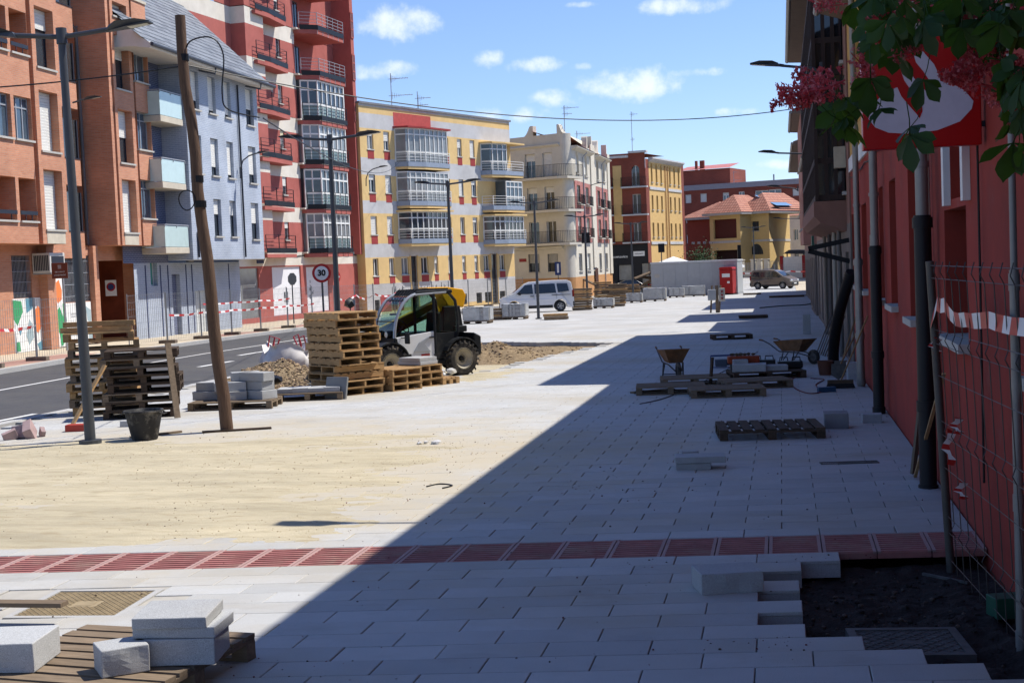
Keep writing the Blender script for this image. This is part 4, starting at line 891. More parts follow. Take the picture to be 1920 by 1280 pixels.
def ybay(u0, u1, z0, z1, dep, glaze, top=False, slabz=None):
    """glazed bay over a balcony: slab, rail, glazing"""
    pth = [(u0, -.002), (u0+.35, -dep*.72), (u0+(u1-u0)*.4, -dep), (u1, -dep)]
    s_ = MB(); s_.prism(pth+[(u1, -.002)], z0-.28, z0-.10); o = s_.build('bay_slab', M_yel, ye)
    s_ = MB()
    for p, q_ in zip(pth, pth[1:]): s_.bar((p[0], p[1], z0+.07), (q_[0], q_[1], z0+.07), .07, .33)
    s_.bar((u1, -dep, z0+.07), (u1, -.01, z0+.07), .07, .33); s_.build('upstand', M_balc, o)
    rl = MB(); rail(rl, [(p[0], p[1]-.02) for p in pth]+[(u1, -.02)], z0+.38, z0+.98, 4, .014); rl.build('balcony_rail', M_white, o)
    for (g0, g1) in glaze:
        def yat(u):
            for (a, b), (c, d) in zip(pth, pth[1:]):
                if a <= u <= c: return b+(d-b)*(u-a)/(c-a)
            return -dep
        us = [u for u in [g0]+[p[0] for p in pth if g0 < p[0] < g1]+[g1]]; gp = [(u, min(-.02, yat(u)+.14)) for u in us]
        gl = MB(); gl.prism(gp+[(g1, -.003), (g0, -.003)], z0-.095, z1); bay = gl.build('glazed_bay', WR.choice((M_glass, M_glass2, M_glass3)), ye)
        fr = MB(); n = max(3, int((g1-g0)/.55))
        for k in range(n+1): u = g0+(g1-g0)*k/n; y = min(-.02, yat(u)+.14); fr.box(u-.035, u+.035, y-.05, y+.03, z0-.09, z1)
        for zz in (z0+.92, z1-.45, z1-.04):
            for p, q_ in zip(gp, gp[1:]): fr.bar((p[0], p[1]-.02, zz), (q_[0], q_[1]-.02, zz), .07, .08)
        fr.build('bay_frame', M_white, bay)
    if top:
        c = MB(); c.prism([(u0-.15, -.004)]+[(p[0]-.05, p[1]-.15) for p in pth[1:]]+[(u1+.2, -dep-.1), (u1+.2, -.004)], z1+.003, z1+.12); c.build('bay_canopy', top, o)
for (yr, yt) in ((454, 396), (383, 321), (310, 240)):
    z0 = f.Z(785, yr, -1.2)+.02; z1 = f.Z(785, yt, -1.2); ybay(b1[0], b1[1]-.1, z0, z1, 1.2, [(b1[0]+.06, b1[1]-.2)], M_redt if yt == 240 else (M_yel if yt == 396 else None))
for i, (yr, yt) in enumerate(((455, 404), (391, 338), (325, 268))):
    z0 = f.Z(930, yr, -1.1)+.02; z1 = f.Z(930, yt, -1.1); L = b2[1]-b2[0]
    ybay(b2[0], b2[1], z0, z1, 1.1, [[(b2[0]+.06, b2[1]-.1)], [(b2[0]+L*.45, b2[1]-.1)], [(b2[0]+.06, b2[0]+L*.5)]][i], M_yel if i != 1 else None)
rd = MB(); rd.box(b1[0]+.0, b1[1]-.6, -.012, -.003, f.Z(775, 240), bands[5][0]-.2); rd.build('red_wall_panel', mat('red_tiles', '#b0524c', var=.15), ye)
def antenna(root_label, pos, h, parts):
    t = thing('tv_antenna', root_label, 'antenna', pos); m = MB(); m.tube([(0,0,0), (0,0,h)], .03, 6); m.build('mast', M_greyf, t)
    for z, L, n in parts:
        m = MB(); m.bar((-.2, 0, z), (L, 0, z), .03)
        for i in range(n): x = L*(i+.5)/n; m.bar((x, -.35, z), (x, .35, z), .02); m.bar((x*.5, 0, z-.25+.05*i), (x*.5, 0, z+.25-.05*i), .02)
        m.build('boom', M_greyf, t)
p = f.A+f.d*f.U(760, 200); antenna('thin antenna with two booms on the yellow block roof edge', (p.x-1, p.y, f.z0+HT), 2.6, ((2.2, 1.3, 6), (1.0, 1.6, 5)))
p = f.A+f.d*f.U(799, 215); antenna('short antenna farther along the yellow block roof', (p.x-.6, p.y, f.z0+HT-.2), 1.7, ((1.2, 1.0, 4), (.7, .8, 3)))
# ================================================================== white corner building
def arch_fill(mb, h, y, dep, mi=0, seg=6):
    u0, u1, z0, z1 = h; r = (u1-u0)/2; uc = (u0+u1)/2; zc = z1-r*1.25
    for sgn in (-1, 1):
        pts = [(uc+sgn*r, z1)]+[(uc+sgn*r*math.cos(PI/2*i/seg), zc+(z1-zc)*math.sin(PI/2*i/seg)) for i in range(seg+1)]
        mb.prism(pts if sgn < 0 else pts[::-1], y-.001, y+dep*.8, 'xz', mi)
M_cream = mat('cream_stucco', '#cbc4b4', rough=.85, var=.07, scale=1.2, dirt='#a99f8a', dscale=.8, damt=.35)
M_redb2 = brick_mat('pinkish_brick', '#a85f55', '#98524a', '#b59a90', bw=.26, rh=.08)
M_ochre = mat('ochre_base', '#b98a5c', rough=.9, var=.1)
def cornice(mb, u0, u1, z, d=.3, h=.3, y=0., mi=0):
    mb.prism([(y+.02, z), (y-d*.4, z+h*.25), (y-d, z+h*.7), (y-d, z+h), (y+.02, z+h)], u0, u1, 'yz', mi)
a = DP(957, 500, 123); b = DP(1058, 500, 119.5); f = Fac((a.x, a.y), (b.x, b.y)); UW = f.W
wh = f.root('white_corner_building', 'cream corner building with curved balconies and horn gables')
HT = f.Z(1010, 278); HP = f.Z(1010, 254)
A2 = Vector((b.x, b.y, 0))+f.d*.55+f.n*.9; b2_ = DP(1148, 500, 141); f2 = Fac((A2.x, A2.y), (b2_.x, b2_.y), f.z0)
fl = [f.Z(1010, 457), f.Z(1010, 395), f.Z(1010, 334)]
wn = []
for k, (y0, y1) in enumerate(((416, 456), (352, 394), (288, 333))):
    for x0, x1 in ((991, 1010), (1024, 1042)): wn.append([f.U(x0-(k*1.5), 400), f.U(x1-k*1.5, 400), fl[k]+.05, f.Z(1010, y0)])
gw_ = [f.rect(992, 1011, 477, 510), f.rect(1028, 1046, 476, 509)]
w = MB(); zb0 = f.Z(1010, 522); zb1 = f.Z(1010, 462)
wall(w, 0, UW, 0, zb0, [], 0, .3, 1); wall(w, 0, UW, zb0, HP, wn+gw_, 0, .3, 0)
# rounded corner joining front and street side
n = 8; M2 = Matrix(((f2.d.x, f2.n.x, 0, 0), (f2.d.y, f2.n.y, 0, 0), (0, 0, 1, 0), (0, 0, 0, 1)))
rootM = Matrix.Translation((f.A.x, f.A.y, f.z0)) @ Rz(math.atan2(f.d.y, f.d.x)); inv = rootM.inverted()
M2 = inv @ (Matrix.Translation((f2.A.x, f2.A.y, f.z0)) @ M2)
p0 = Vector((UW, 0, 0)); p2 = M2 @ Vector((0, 0, 0)); p1 = Vector((UW+.55, 0, 0))
arc = [p0*(1-t)**2+p1*2*t*(1-t)+p2*t*t for t in [i/n for i in range(n+1)]]
for p, q_ in zip(arc, arc[1:]):
    for z0, z1, mi in ((0, zb0, 1), (zb0, HP, 0)): w.quad((p.x, p.y, z0), (q_.x, q_.y, z0), (q_.x, q_.y, z1), (p.x, p.y, z1), mi)
w.quad((0, 0, 0), (0, 12, 0), (0, 12, HP), (0, 0, HP)); w.add([(0, .3, HP-.05), (UW, .3, HP-.05), tuple(M2 @ Vector((.5, .4, HP-.05))), tuple(M2 @ Vector((f2.W, .4, HP-.9))), (0, 14, HP)], [(0,1,2,3,4)])
w.build('front_wall', [M_cream, M_ochre], wh, fix=False, smooth=True, sharp=20)
for i, h in enumerate(wn): win(wh, h, 0, .3, nx=2, frame=M_white if i > 1 or 1 else M_brownf, shutter=(0, 0, .25, .25, .3, .97)[i], name='balcony_door', glass=M_glass)
for h in gw_:
    o = win(wh, h, 0, .25, nx=1, frame=M_dframe, shutter=.5, glass=M_glass, sill=.1); g = MB()
    for i in range(9): x = h[0]+(h[1]-h[0])*i/8; g.bar((x, -.03, h[2]), (x, -.03, h[3]), .025)
    g.build('grille', M_dframe, o)
# street side
W2 = f2.W; H2 = f2.Z(1075, 276); u = lambda x, y: f2.U(x, y); sw = []; sb = MB(M2); zf = [fl[0]-.0, fl[1], fl[2]]
mids = [(.09, .17), (.3, .38), (.62, .69), (.8, .87)]
for k in range(4):
    for a_, b_ in mids:
        z0, z1 = ((zb1-2.9+.6, zb1-.75), (fl[0]+.65, fl[0]+2.25), (fl[1]+.65, fl[1]+2.15), (fl[2]+.35, fl[2]+2.3))[k]
        sw.append([W2*a_, W2*b_, z0, z1])
strip_ = [W2*.46, W2*.54]
bp_ = [(W2*.04, W2*.43), (W2*.57, W2*.92)]
zlev = [(0, zb0, 1), (zb0, fl[0], 0), (fl[0], fl[2]-.25, 0), (fl[2]-.25, H2, 0)]
for z0, z1, mi in zlev: wall(sb, 0, W2, z0, z1, sw, 0, .3, mi)
for h in sw[12:]: arch_fill(sb, h, 0, .3)
sb.quad((W2, 0, 0), (W2, 10, 0), (W2, 10, H2), (W2, 0, H2))
sb.build('side_wall', [M_cream, M_ochre], wh, fix=False)
def inframe(builder, name, m, parent, **k): return builder.build(name, m, parent, **k)
for a_, b_ in bp_:
    pb = MB(M2); wall(pb, a_, b_, fl[0]+.02, fl[2]-.3, [s for s in sw[4:12]], -.05, .12); o = pb.build('brick_panel', M_redb2, wh, fix=False)
sr = bpy.data.objects.new('street_side', None); COL.objects.link(sr); sr.parent = wh; sr.matrix_local = M2
for i, h in enumerate(sw): win(sr, h, 0, .3, nx=1, frame=M_white, shutter=WR.choice((0, .2, .5, .9)), sill=.12, glass=M_glass)
for a_, b_ in ((.0, .0),): pass
pm = MB(M2); pm.box(strip_[0]-.25, strip_[1]+.25, -.12, -.002, 2.6, H2+.9); pm.build('pilaster', M_cream, wh); pm = MB(M2); pm.box(W2*.93, W2, -.1, -.002, zb0, H2+.7); pm.build('pilaster', M_cream, wh)
dr_ = MB(M2); dr_.box(strip_[0], strip_[1], -.13, -.121, .2, 2.5); dr_.build('street_door', M_brownf, wh)
for (x0, x1) in ((.0, strip_[0]-.3), (strip_[1]+.3, W2*.93)):
    c = MB(M2); cornice(c, x0, x1, H2-.28, .55, .34); c.build('eave', M_cream, wh)
    c = MB(M2); c.add([(x0, -.6, H2+.08), (x1, -.6, H2+.08), (x1, 3.5, H2+1.5), (x0, 3.5, H2+1.5)], [(0,1,2,3)]); c.build('tile_roof', mat('old_tiles', '#a05a44', var=.25, scale=6), wh)
for x in (W2*.24, W2*.75): d = MB(M2); d.tube([(x, -.12, 0), (x, -.12, H2-.6), (x+.1, -.5, H2-.2)], .06, 6); d.build('downpipe', M_greyf, wh)
for a_ in ((HT, .22, .22), (zb1-.35, .25, .3)): c = MB(); cornice(c, -.1, UW, *a_); c.build('cornice', M_cream, wh)
# horn gables
def horn(M, u0, z0, w_, h, flip, name='horn_gable', m=None, th=.5):
    prof = [(0, 0), (w_, 0), (w_, h), (w_*.75, h*1.02)]+[(w_*(.62-.62*t), h*(.93*(1-t)**1.7)) for t in (0, .2, .4, .6, .8)]
    if flip: prof = [(w_-a_, b_) for a_, b_ in prof][::-1]
    mb = MB(M); mb.prism([(u0+a_, z0+b_) for a_, b_ in prof], -.02, th, 'xz'); return mb.build(name, m or M_cream, wh)
I4 = Matrix.Identity(4)
horn(I4, f.U(982, 250), HP, 1.0, f.Z(995, 237)-HP, False); horn(I4, f.U(1044, 250), HP, .65, f.Z(1049, 233)-HP, True)
horn(M2, W2*.36, H2+.1, .9, 1.4, False); horn(M2, W2*.5, H2+.7, .9, 1.0, True); horn(M2, W2*.62, H2+.3, 1.6, 1.3, False); horn(M2, W2*.93, H2+.3, .7, 1.3, True)
for k, z in enumerate(fl):
    x0 = f.U(970, 400); path = [(x0, -.85), (UW+.15, -.85), (UW+.95, -.4)]; pe = M2 @ Vector((1.0, -.75, 0)); path += [(pe.x, pe.y)]
    s_ = MB(); pi_ = M2 @ Vector((1.0, -.0, 0)); s_.prism([(x0, -.002)]+path+[(pi_.x, pi_.y), (p2.x-.02, p2.y), (UW+.2, .02)], z-.22, z-.02); o = s_.build('balcony', M_cream, wh)
    rl = MB(); vrail(rl, path, z+.02, z+1.0, .14, .01); vrail(rl, [(x0, -.02), (x0, -.85)], z+.02, z+1.0, .14, .01); rl.build('balcony_rail', M_black, o)
for k in (0, 1):
    for x0 in (W2*.08, W2*.29, W2*.6, W2*.79):
        s_ = MB(M2); s_.box(x0, x0+W2*.1, -.42, -.052, fl[k]+.38, fl[k]+.5); o = s_.build('small_balcony', M_cream, wh); rl = MB(M2); vrail(rl, [(x0, -.05), (x0, -.42), (x0+W2*.1, -.42), (x0+W2*.1, -.05)], fl[k]+.5, fl[k]+1.3, .16, .01); rl.build('balcony_rail', M_black, o)
rp = MB(); r_ = f.rect(974, 987, 485, 491); rp.box(r_[0], r_[1], -.03, -.002, r_[2], r_[3]); rp.build('street_name_plate', mat('plate_red', '#8c2f27', rough=.4), wh)
antenna('antenna on the rounded corner of the cream building', f.A+f.d*f.U(1046, 235)+f.n*1.0+Vector((0, 0, f.z0+HP)), 2.4, ((2.2, 1.3, 5), (1.7, .7, 3)))
antenna('small antenna behind the horn gables of the cream building', f2.A+f2.d*(W2*.55)+f2.n*1.5+Vector((0, 0, f.z0+H2+.6)), 1.8, ((1.5, 1.3, 4),))
# ================================================================== red brick and yellow corner building
M_ocyel = mat('warm_yellow_stucco', '#d2ae72', rough=.85, var=.06, dirt='#b48f5c', dscale=1, damt=.3)
a = DP(1142, 500, 151); b = DP(1216, 500, 149.5); f = Fac((a.x, a.y), (b.x, b.y)); ry = f.root('red_and_yellow_corner_building', 'corner building with dark red brick front and warm yellow side')
UW = f.W; HT = f.Z(1190, 287); fl = [f.Z(1195, 453), f.Z(1195, 401), f.Z(1195, 349)]
hw = [f.rect(1188, 1203, 417, 452), f.rect(1186, 1202, 364, 400), f.rect(1184, 1199, 310, 347)]
for i in range(3): hw[i][2] = fl[i]+.05
z1 = f.Z(1180, 458); w = MB(); wall(w, 0, UW, z1, HT, hw, 0, .3); arch_fill(w, hw[2], 0, .3); w.build('front_wall', M_redbrick, ry, fix=False)
ys_ = MB(); r_ = f.rect(1151, 1167, 311, 450); ys_.box(r_[0], r_[1], -.05, -.002, fl[0]+.1, r_[3]); ys_.build('yellow_strip', M_ocyel, ry)
for h in hw: win(ry, h, 0, .3, nx=2, frame=M_white, name='balcony_door', glass=M_glass, shutter=.0)
for z in fl:
    s_ = MB(); x0 = f.U(1168, 400); s_.box(x0, UW+.25, -.6, -.002, z-.18, z-.02); o = s_.build('balcony', M_grw, ry); rl = MB(); vrail(rl, [(x0, -.02), (x0, -.58), (UW+.2, -.58)], z, z+.95, .13, .01); rl.build('balcony_rail', M_black, o)
    s_ = MB(); x0 = -.3; s_.box(x0, x0+1.1, -.6, -.002, z-.12, z+.03); o = s_.build('balcony', M_grw, ry); rl = MB(); vrail(rl, [(x0, -.58), (x0+1.1, -.58), (x0+1.1, -.02)], z+.05, z+1.0, .13, .01); rl.build('balcony_rail', M_black, o)
sh = MB(); wall(sh, 0, UW, 0, z1, [[1.0, 2.5, .6, 2.3], [3.6, 5.2, .1, 2.4]], -.04, .3); sh.build('shopfront', mat('shop_black', '#1a1c22', rough=.5), ry, fix=False)
for r_ in ([1.0, 2.5, .6, 2.3], [3.6, 5.2, .1, 2.4]): win(ry, r_, -.04, .3, nx=1, frame=M_dframe, glass=M_glass2, name='shop_window')
lettering(ry, 'CUMPLEAÑOS', f.U(1163, 482), f.Z(1163, 482), -.06, .26, M_white, bold=.006)
r_ = f.rect(1188, 1209, 471, 480); s_ = MB(); s_.box(r_[0], r_[1], -.09, -.045, r_[2], r_[3]); s_.build('shop_sign', M_white, ry); strokes(ry, r_[0]+.12, r_[1]-.12, (r_[2]+r_[3])/2, .16, -.091, 13, M_dframe, seed=7)
c = MB(); c.box(f.U(1178, 290), UW+.2, -.25, .6, HT, HT+.22); c.box(-.2, f.U(1178, 290)-.02, -.25, .5, HT-.45, HT-.2); c.build('cornice', M_grw, ry)
b2_ = DP(1287, 500, 163); f2 = Fac((b.x+.02, b.y), (b2_.x, b2_.y), f.z0); W2 = f2.W; rootM = Matrix.Translation((f.A.x, f.A.y, f.z0)) @ Rz(math.atan2(f.d.y, f.d.x)); M2 = rootM.inverted() @ Matrix.Translation((f2.A.x, f2.A.y, f.z0)) @ Rz(math.atan2(f2.d.y, f2.d.x))
sr = bpy.data.objects.new('street_side', None); COL.objects.link(sr); sr.parent = ry; sr.matrix_local = M2
H2 = f2.Z(1225, 300); sw = []
for k in range(3):
    z = fl[k]
    for t in (.15, .27, .39, .62, .74, .86): sw.append([W2*t-W2*.022, W2*t+W2*.022, z+.45, z+(2.0, 2.0, 2.5)[k]])
gs_ = [[W2*t-.5, W2*t+.5, .3, 2.3] for t in (.14, .38, .62, .84)]
sb = MB(); wall(sb, W2*.08, W2*.93, 0, H2, sw+gs_, 0, .35, 0); wall(sb, 0, W2*.08, 0, H2, [], 0, .3, 1); wall(sb, W2*.93, W2, 0, H2, [], 0, .3, 1)
for h in sw[12:]: arch_fill(sb, h, 0, .35)
sb.quad((W2, 0, 0), (W2, 8, 0), (W2, 8, H2), (W2, 0, H2), 1); sb.build('side_wall', [M_ocyel, M_redbrick], sr, fix=False)
for h in sw+gs_: win(sr, h, 0, .35, nx=1, frame=M_brownf, shutter=WR.choice((0, 0, .2)), sill=.12, glass=M_glass)
c = MB(); cornice(c, W2*.08, W2*.93, H2-.3, .5, .5); c.build('eave', M_grw, sr)
for z in (fl[0]-.1, fl[2]-.1):
    for x0, x1 in ((W2*.085, W2*.47), (W2*.55, W2*.92)): c = MB(); c.box(x0, x1, -.08, -.002, z-.25, z+.05); c.build('string_course', M_grw, sr)
for x in (W2*.475, W2*.54): d = MB(); d.tube([(x, -.1, 0), (x, -.1, H2-.5)], .06, 6); d.build('downpipe', M_ochre, sr)
rf = MB(); rf.add([(-.3, .6, HT-.1), (UW, .6, HT-.1), (UW, 9, HT+.1), (-.3, 9, HT+.1)], [(0,1,2,3)]); rf.build('tile_roof', mat('old_tiles', '#a05a44'), ry)
antenna('tall mast antenna on the red brick corner building', f.A+f.d*f.U(1179, 280)+f.n*1.5+Vector((0, 0, f.z0+HT)), 4.6, ((4.3, .7, 3), (1.6, .3, 2)))
# ================================================================== yellow tiled house at the end of the street
M_tile = bpy.data.materials.new('barrel_tiles'); M_tile.use_nodes = True
nt = M_tile.node_tree; bN = nt.nodes['Principled BSDF']; bN.inputs['Roughness'].default_value = .85
tcn = nt.nodes.new('ShaderNodeTexCoord'); br_ = nt.nodes.new('ShaderNodeTexBrick'); br_.inputs['Scale'].default_value = 1; br_.inputs['Brick Width'].default_value = .36; br_.inputs['Row Height'].default_value = .42; br_.offset = 0; br_.inputs['Mortar Size'].default_value = .05; br_.inputs['Mortar Smooth'].default_value = .6
br_.inputs['Color1'].default_value = (*C('#b77f68'), 1); br_.inputs['Color2'].default_value = (*C('#a96d57'), 1); br_.inputs['Mortar'].default_value = (*C('#6a3f33'), 1)
nt.links.new(tcn.outputs['Object'], br_.inputs['Vector']); nt.links.new(br_.outputs[0], bN.inputs['Base Color'])
M_hy = mat('house_yellow', '#cbae74', rough=.85, var=.06)
a = DP(1286, 500, 174); b = DP(1444, 500, 166); f = Fac((a.x, a.y), (b.x, b.y), zg(170)-.1); ho = f.root('tiled_yellow_house', 'yellow two storey house with red tiled hip roof')
b2_ = DP(1483, 500, 176); f2 = Fac((b.x, b.y), (b2_.x, b2_.y), f.z0); UW = f.W; EZ = f.Z(1400, 402); STR = f.Z(1420, 451)
rootM = Matrix.Translation((f.A.x, f.A.y, f.z0)) @ Rz(math.atan2(f.d.y, f.d.x)); M2 = rootM.inverted() @ Matrix.Translation((f2.A.x, f2.A.y, f.z0)) @ Rz(math.atan2(f2.d.y, f2.d.x))
hA = [f.rect(1338, 1381, 411, 447, -2.5)]; wd_ = [f.rect(1410, 1423, 415, 433)]; aw = [f.rect(1405, 1431, 457, 477)]
uB0, uB1 = f.U(1331, 430, -2.5), f.U(1388, 430, -2.5); uC = f.U(1394, 430)
w = MB(); wall(w, 0, uB0+.3, 0, EZ-.3, [], .6, .3, 0); w.quad((0, .6, 0), (0, 9, 0), (0, 9, EZ), (0, .6, EZ), 0); w.build('red_wing_wall', mat('house_red', '#8d3d2b', var=.12), ho, fix=False); w = MB(); wall(w, uB1-.3, UW, 0, EZ, wd_+aw, 0, .3, 0); arch_fill(w, aw[0], 0, .25)
w.build('wall', M_hy, ho, fix=False)
w = MB(); bh = [hA[0], [uB0+.5, uB1-.5, .4, STR-1.0]]; wall(w, uB0, uB1, 0, EZ, bh, -2.5, .6, 0); w.quad((uB0, -2.5, 0), (uB0, .6, 0), (uB0, .6, EZ), (uB0, -2.5, EZ)); w.quad((uB1, -2.5, 0), (uB1, 0, 0), (uB1, 0, EZ), (uB1, -2.5, EZ)); w.build('front_bay', M_hy, ho, fix=False)
s_ = MB(); s_.box(bh[0][0], bh[0][1], -2.2, -2.1, bh[0][2], bh[0][3]); s_.build('brown_blind', mat('brown_blind', '#532820', var=.06), ho)
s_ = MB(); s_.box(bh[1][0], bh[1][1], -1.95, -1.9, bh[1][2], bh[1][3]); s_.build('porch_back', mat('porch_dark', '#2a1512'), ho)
win(ho, wd_[0], 0, .25, nx=2, frame=M_brownf, sill=.1, glass=M_glass); win(ho, aw[0], 0, .25, nx=3, frame=M_dframe, glass=M_glass)
w = MB(M2); wall(w, 0, f2.W, 0, EZ, [], 0, .3); w.quad((f2.W, 0, 0), (f2.W, 9, 0), (f2.W, 9, EZ), (f2.W, 0, EZ)); w.build('side_wall', M_hy, ho, fix=False)
for m_, L0, L1, yy in ((None, uB1, UW, 0), (None, uB0, uB1, -2.5), (M2, 0, f2.W, 0)): s_ = MB(m_); s_.box(L0, L1, yy-.06, yy-.002, STR-.15, STR+.12); s_.build('string_course', M_sill, ho)
def hip(u0, u1, y0, y1, z, h, ov=.7, inset=None):
    u0 -= ov; u1 += ov; y0 -= ov; y1 += ov; d = min((u1-u0), (y1-y0))/2; m = MB(); ym = (y0+y1)/2; um = (u0+u1)/2
    if u1-u0 > y1-y0: r0, r1 = (u0+d, ym), (u1-d, ym)
    else: r0, r1 = (um, y0+d), (um, y1-d)
    P = [(u0, y0, z), (u1, y0, z), (u1, y1, z), (u0, y1, z), (*r0, z+h), (*r1, z+h)]
    fs = [(0,1,5,4), (1,2,5), (2,3,4,5), (3,0,4)] if u1-u0 > y1-y0 else [(0,1,4), (1,2,5,4), (2,3,5), (3,0,4,5)]
    m.add(P, fs); o = m.build('tile_roof', M_tile, ho, fix=False)
    e = MB(); e.box(u0+.05, u1-.05, y0+.05, y1-.05, z-.28, z-.01); e.build('eave', M_sill, o)
    return o
hip(uB1-1.5, UW, 0, 9, EZ+.28, 2.3); hip(uB0, uB1, -2.5, 5, EZ+.27, 2.2); hip(0, uB0+.5, .6, 8, EZ+.0, 1.9)
sp = MB(); sp.add([(UW+.4, 1.2, EZ+.9), (UW+.4, 5, EZ+.9), (UW-2.6, 5, EZ+2.3), (UW-2.6, 1.2, EZ+2.3)], [(0,1,2,3)]); sp.build('solar_panels', mat('solar', '#6f8fae', rough=.15), ho)
for k in range(5): s_ = MB(); x = .6+k*.85; s_.box(x, x+.45, .57, .598, EZ-3.3, EZ-3.0); s_.build('vent_hole', M_sill, ho)
for k, (x, y) in enumerate(((1454, 470), (1474, 470))):
    pass
# garden wall, fence posts and gate of the forecourt
fwall = thing('forecourt_wall', 'white forecourt wall with red posts beside the far parked car', 'wall', DP(1464, 508, 152)); fwall.location.z = zg(150)-.3
d = (DP(1522, 508, 150)-DP(1464, 508, 152)); L = math.hypot(d.x, d.y); fwall.rotation_euler = (0, 0, math.atan2(d.y, d.x)); hz = DP(1490, 481, 151).z-fwall.location.z
m = MB(); m.box(.3, L, 0, .25, 0, hz); m.build('wall', M_whp, fwall)
for x in (0, L*.72): m = MB(); m.box(x-.05, x+.3, -.08, .33, 0, hz+.12); m.build('red_post', mat('post_red', '#8f1f1f'), fwall)
cn = thing('dark_canopy', 'low dark canopy roof above the white forecourt wall', 'canopy', fwall.location+Vector((0, 1.5, 0)), fwall.rotation_euler.z); m = MB(); m.prism([(.3, hz+.35), (L, hz+.2), (L, hz+.6), (1.0, hz+.75)], 0, 3, 'xz'); m.build('roof', M_dframe, cn)
for x in (.6, L-.3):
    m = MB(); m.box(x, x+.1, .3, .4, 0, hz+.36); m.build('post', M_dframe, cn)
gwl = thing('garden_wall', 'low beige garden wall with pillars before the tiled house', 'wall', DP(1386, 505, 158)); gwl.location.z = zg(157)-.2; d = DP(1462, 505, 155)-DP(1386, 505, 158); L = math.hypot(d.x, d.y); gwl.rotation_euler = (0, 0, math.atan2(d.y, d.x))
m = MB(); m.box(0, L, 0, .3, 0, 1.0); m.build('wall', M_cream, gwl)
for x in (.0, 1.5, L*.45, L*.62): m = MB(); m.box(x, x+.5, -.08, .38, 0, 2.2); m.box(x-.06, x+.56, -.14, .44, 2.2, 2.32); m.build('pillar', M_cream, gwl)
m = MB(); vrail(m, [(L*.7, .15), (L, .15)], 1.0, 2.0, .16, .015); vrail(m, [(.5, .15), (L*.45, .15)], 1.0, 1.9, .2, .02); m.build('railing', M_greyf, gwl)
# ================================================================== far brick block with grey parapet
a = DP(1268, 400, 216); b = DP(1530, 400, 206); f = Fac((a.x, a.y), (b.x, b.y), -.05); fb_ = f.root('far_brick_block', 'long red brick block with grey parapet at the end of the street')
HB = f.Z(1400, 351); HT = f.Z(1400, 341); wn = [f.rect(*r) for r in ((1285, 1296, 365, 381), (1313, 1325, 363, 379), (1355, 1367, 361, 377), (1385, 1396, 359, 372), (1416, 1441, 357, 372.5), (1441, 1465, 355, 371), (1486, 1498, 353, 367))]
w2n = []
for h in wn: w2n.append([h[0], h[1], h[2]-3.1, h[3]-3.1]); w2n.append([h[0], h[1], h[2]-6.2, h[3]-6.2])
w = MB(); wall(w, 0, f.W, 0, HB, wn+w2n, 0, .25, 0); wall(w, 0, f.W, HB, HT, [], -.15, .2, 1); w.quad((0, -.15, HB), (f.W, -.15, HB), (f.W, 0, HB), (0, 0, HB), 1); w.quad((0, -.15, HT), (f.W, -.15, HT), (f.W, 10, HT), (0, 10, HT), 1)
w.build('wall', [brick_mat('far_brick', '#8f4634', '#853f2e', '#7d4c40', bw=.3, rh=.1), mat('parapet_grey', '#9d979b', var=.08)], fb_, fix=False)
for i, h in enumerate(wn): win(fb_, h, 0, .25, nx=2 if i > 1 else 1, frame=M_white, shutter=1 if i in (0, 1, 6) else (.35 if i == 2 else 0), fw_=.12, glass=M_glass3)
for h in w2n: win(fb_, h, 0, .25, nx=2, frame=M_white, shutter=WR.choice((0, .5, 1)), fw_=.12)
ph = MB(); r_ = f.rect(1270, 1369, 318, 350, 4); ph.box(r_[0], r_[1], 4, 12, HT-.3, r_[3]); ph.build('penthouse', MATS['far_brick'], fb_); ph = MB(); ph.add([(r_[0], 3.7, r_[3]), (r_[1], 3.7, r_[3]+.05), (r_[1], 9, r_[3]+1.0), (r_[0], 9, r_[3]+.9)], [(0,1,2,3)]); ph.build('penthouse_roof', mat('pink_roof', '#b4736f', var=.1), fb_)
for x in (1303, 1312, 1316): m = MB(); uu = f.U(x, 315, 5); m.box(uu, uu+.35, 5, 5.4, r_[3], r_[3]+1.5); m.build('chimney', MATS['far_brick'], fb_)
m = MB(); uu = f.U(1449, 330); m.tube([(uu, .5, HT), (uu, .5, HT+.9)], .12, 8); m.build('flue', M_greyf, fb_)
antenna('thin antenna mast on the far brick block', f.A+f.d*f.U(1374, 340)+f.n*.5+Vector((0, 0, f.z0+HT-1.6)), 3.4, ((3.2, .8, 3), (2.0, 1.2, 4)))
# pale houses at the far right end
a = DP(1480, 430, 182); b = DP(1540, 430, 178); f = Fac((a.x, a.y), (b.x, b.y), -.1); ph_ = f.root('pale_far_house', 'pale grey house far behind the tiled yellow house')
hh = f.Z(1490, 404); hl = [[.7, 1.4, hh-3.2, hh-1.8], [2.0, 2.7, hh-3.2, hh-1.8], [.7, 1.4, hh-6.2, hh-4.6], [2.0, 2.7, hh-6.2, hh-4.6]]
w = MB(); wall(w, 0, f.W, 0, hh, hl, 0, .2); w.quad((0, 0, 0), (0, 8, 0), (0, 8, hh), (0, 0, hh)); w.build('wall', M_whp, ph_, fix=False); w = MB(); w.add([(-.3, -.3, hh), (f.W, -.3, hh), (f.W, 6, hh+1.6), (-.3, 6, hh+1.6)], [(0,1,2,3)]); w.build('tile_roof', M_tile, ph_, fix=False)
for h in hl: win(ph_, h, 0, .2, frame=M_white)
# ================================================================== right side row of buildings (shade side)
def zr(y): return zg(y)
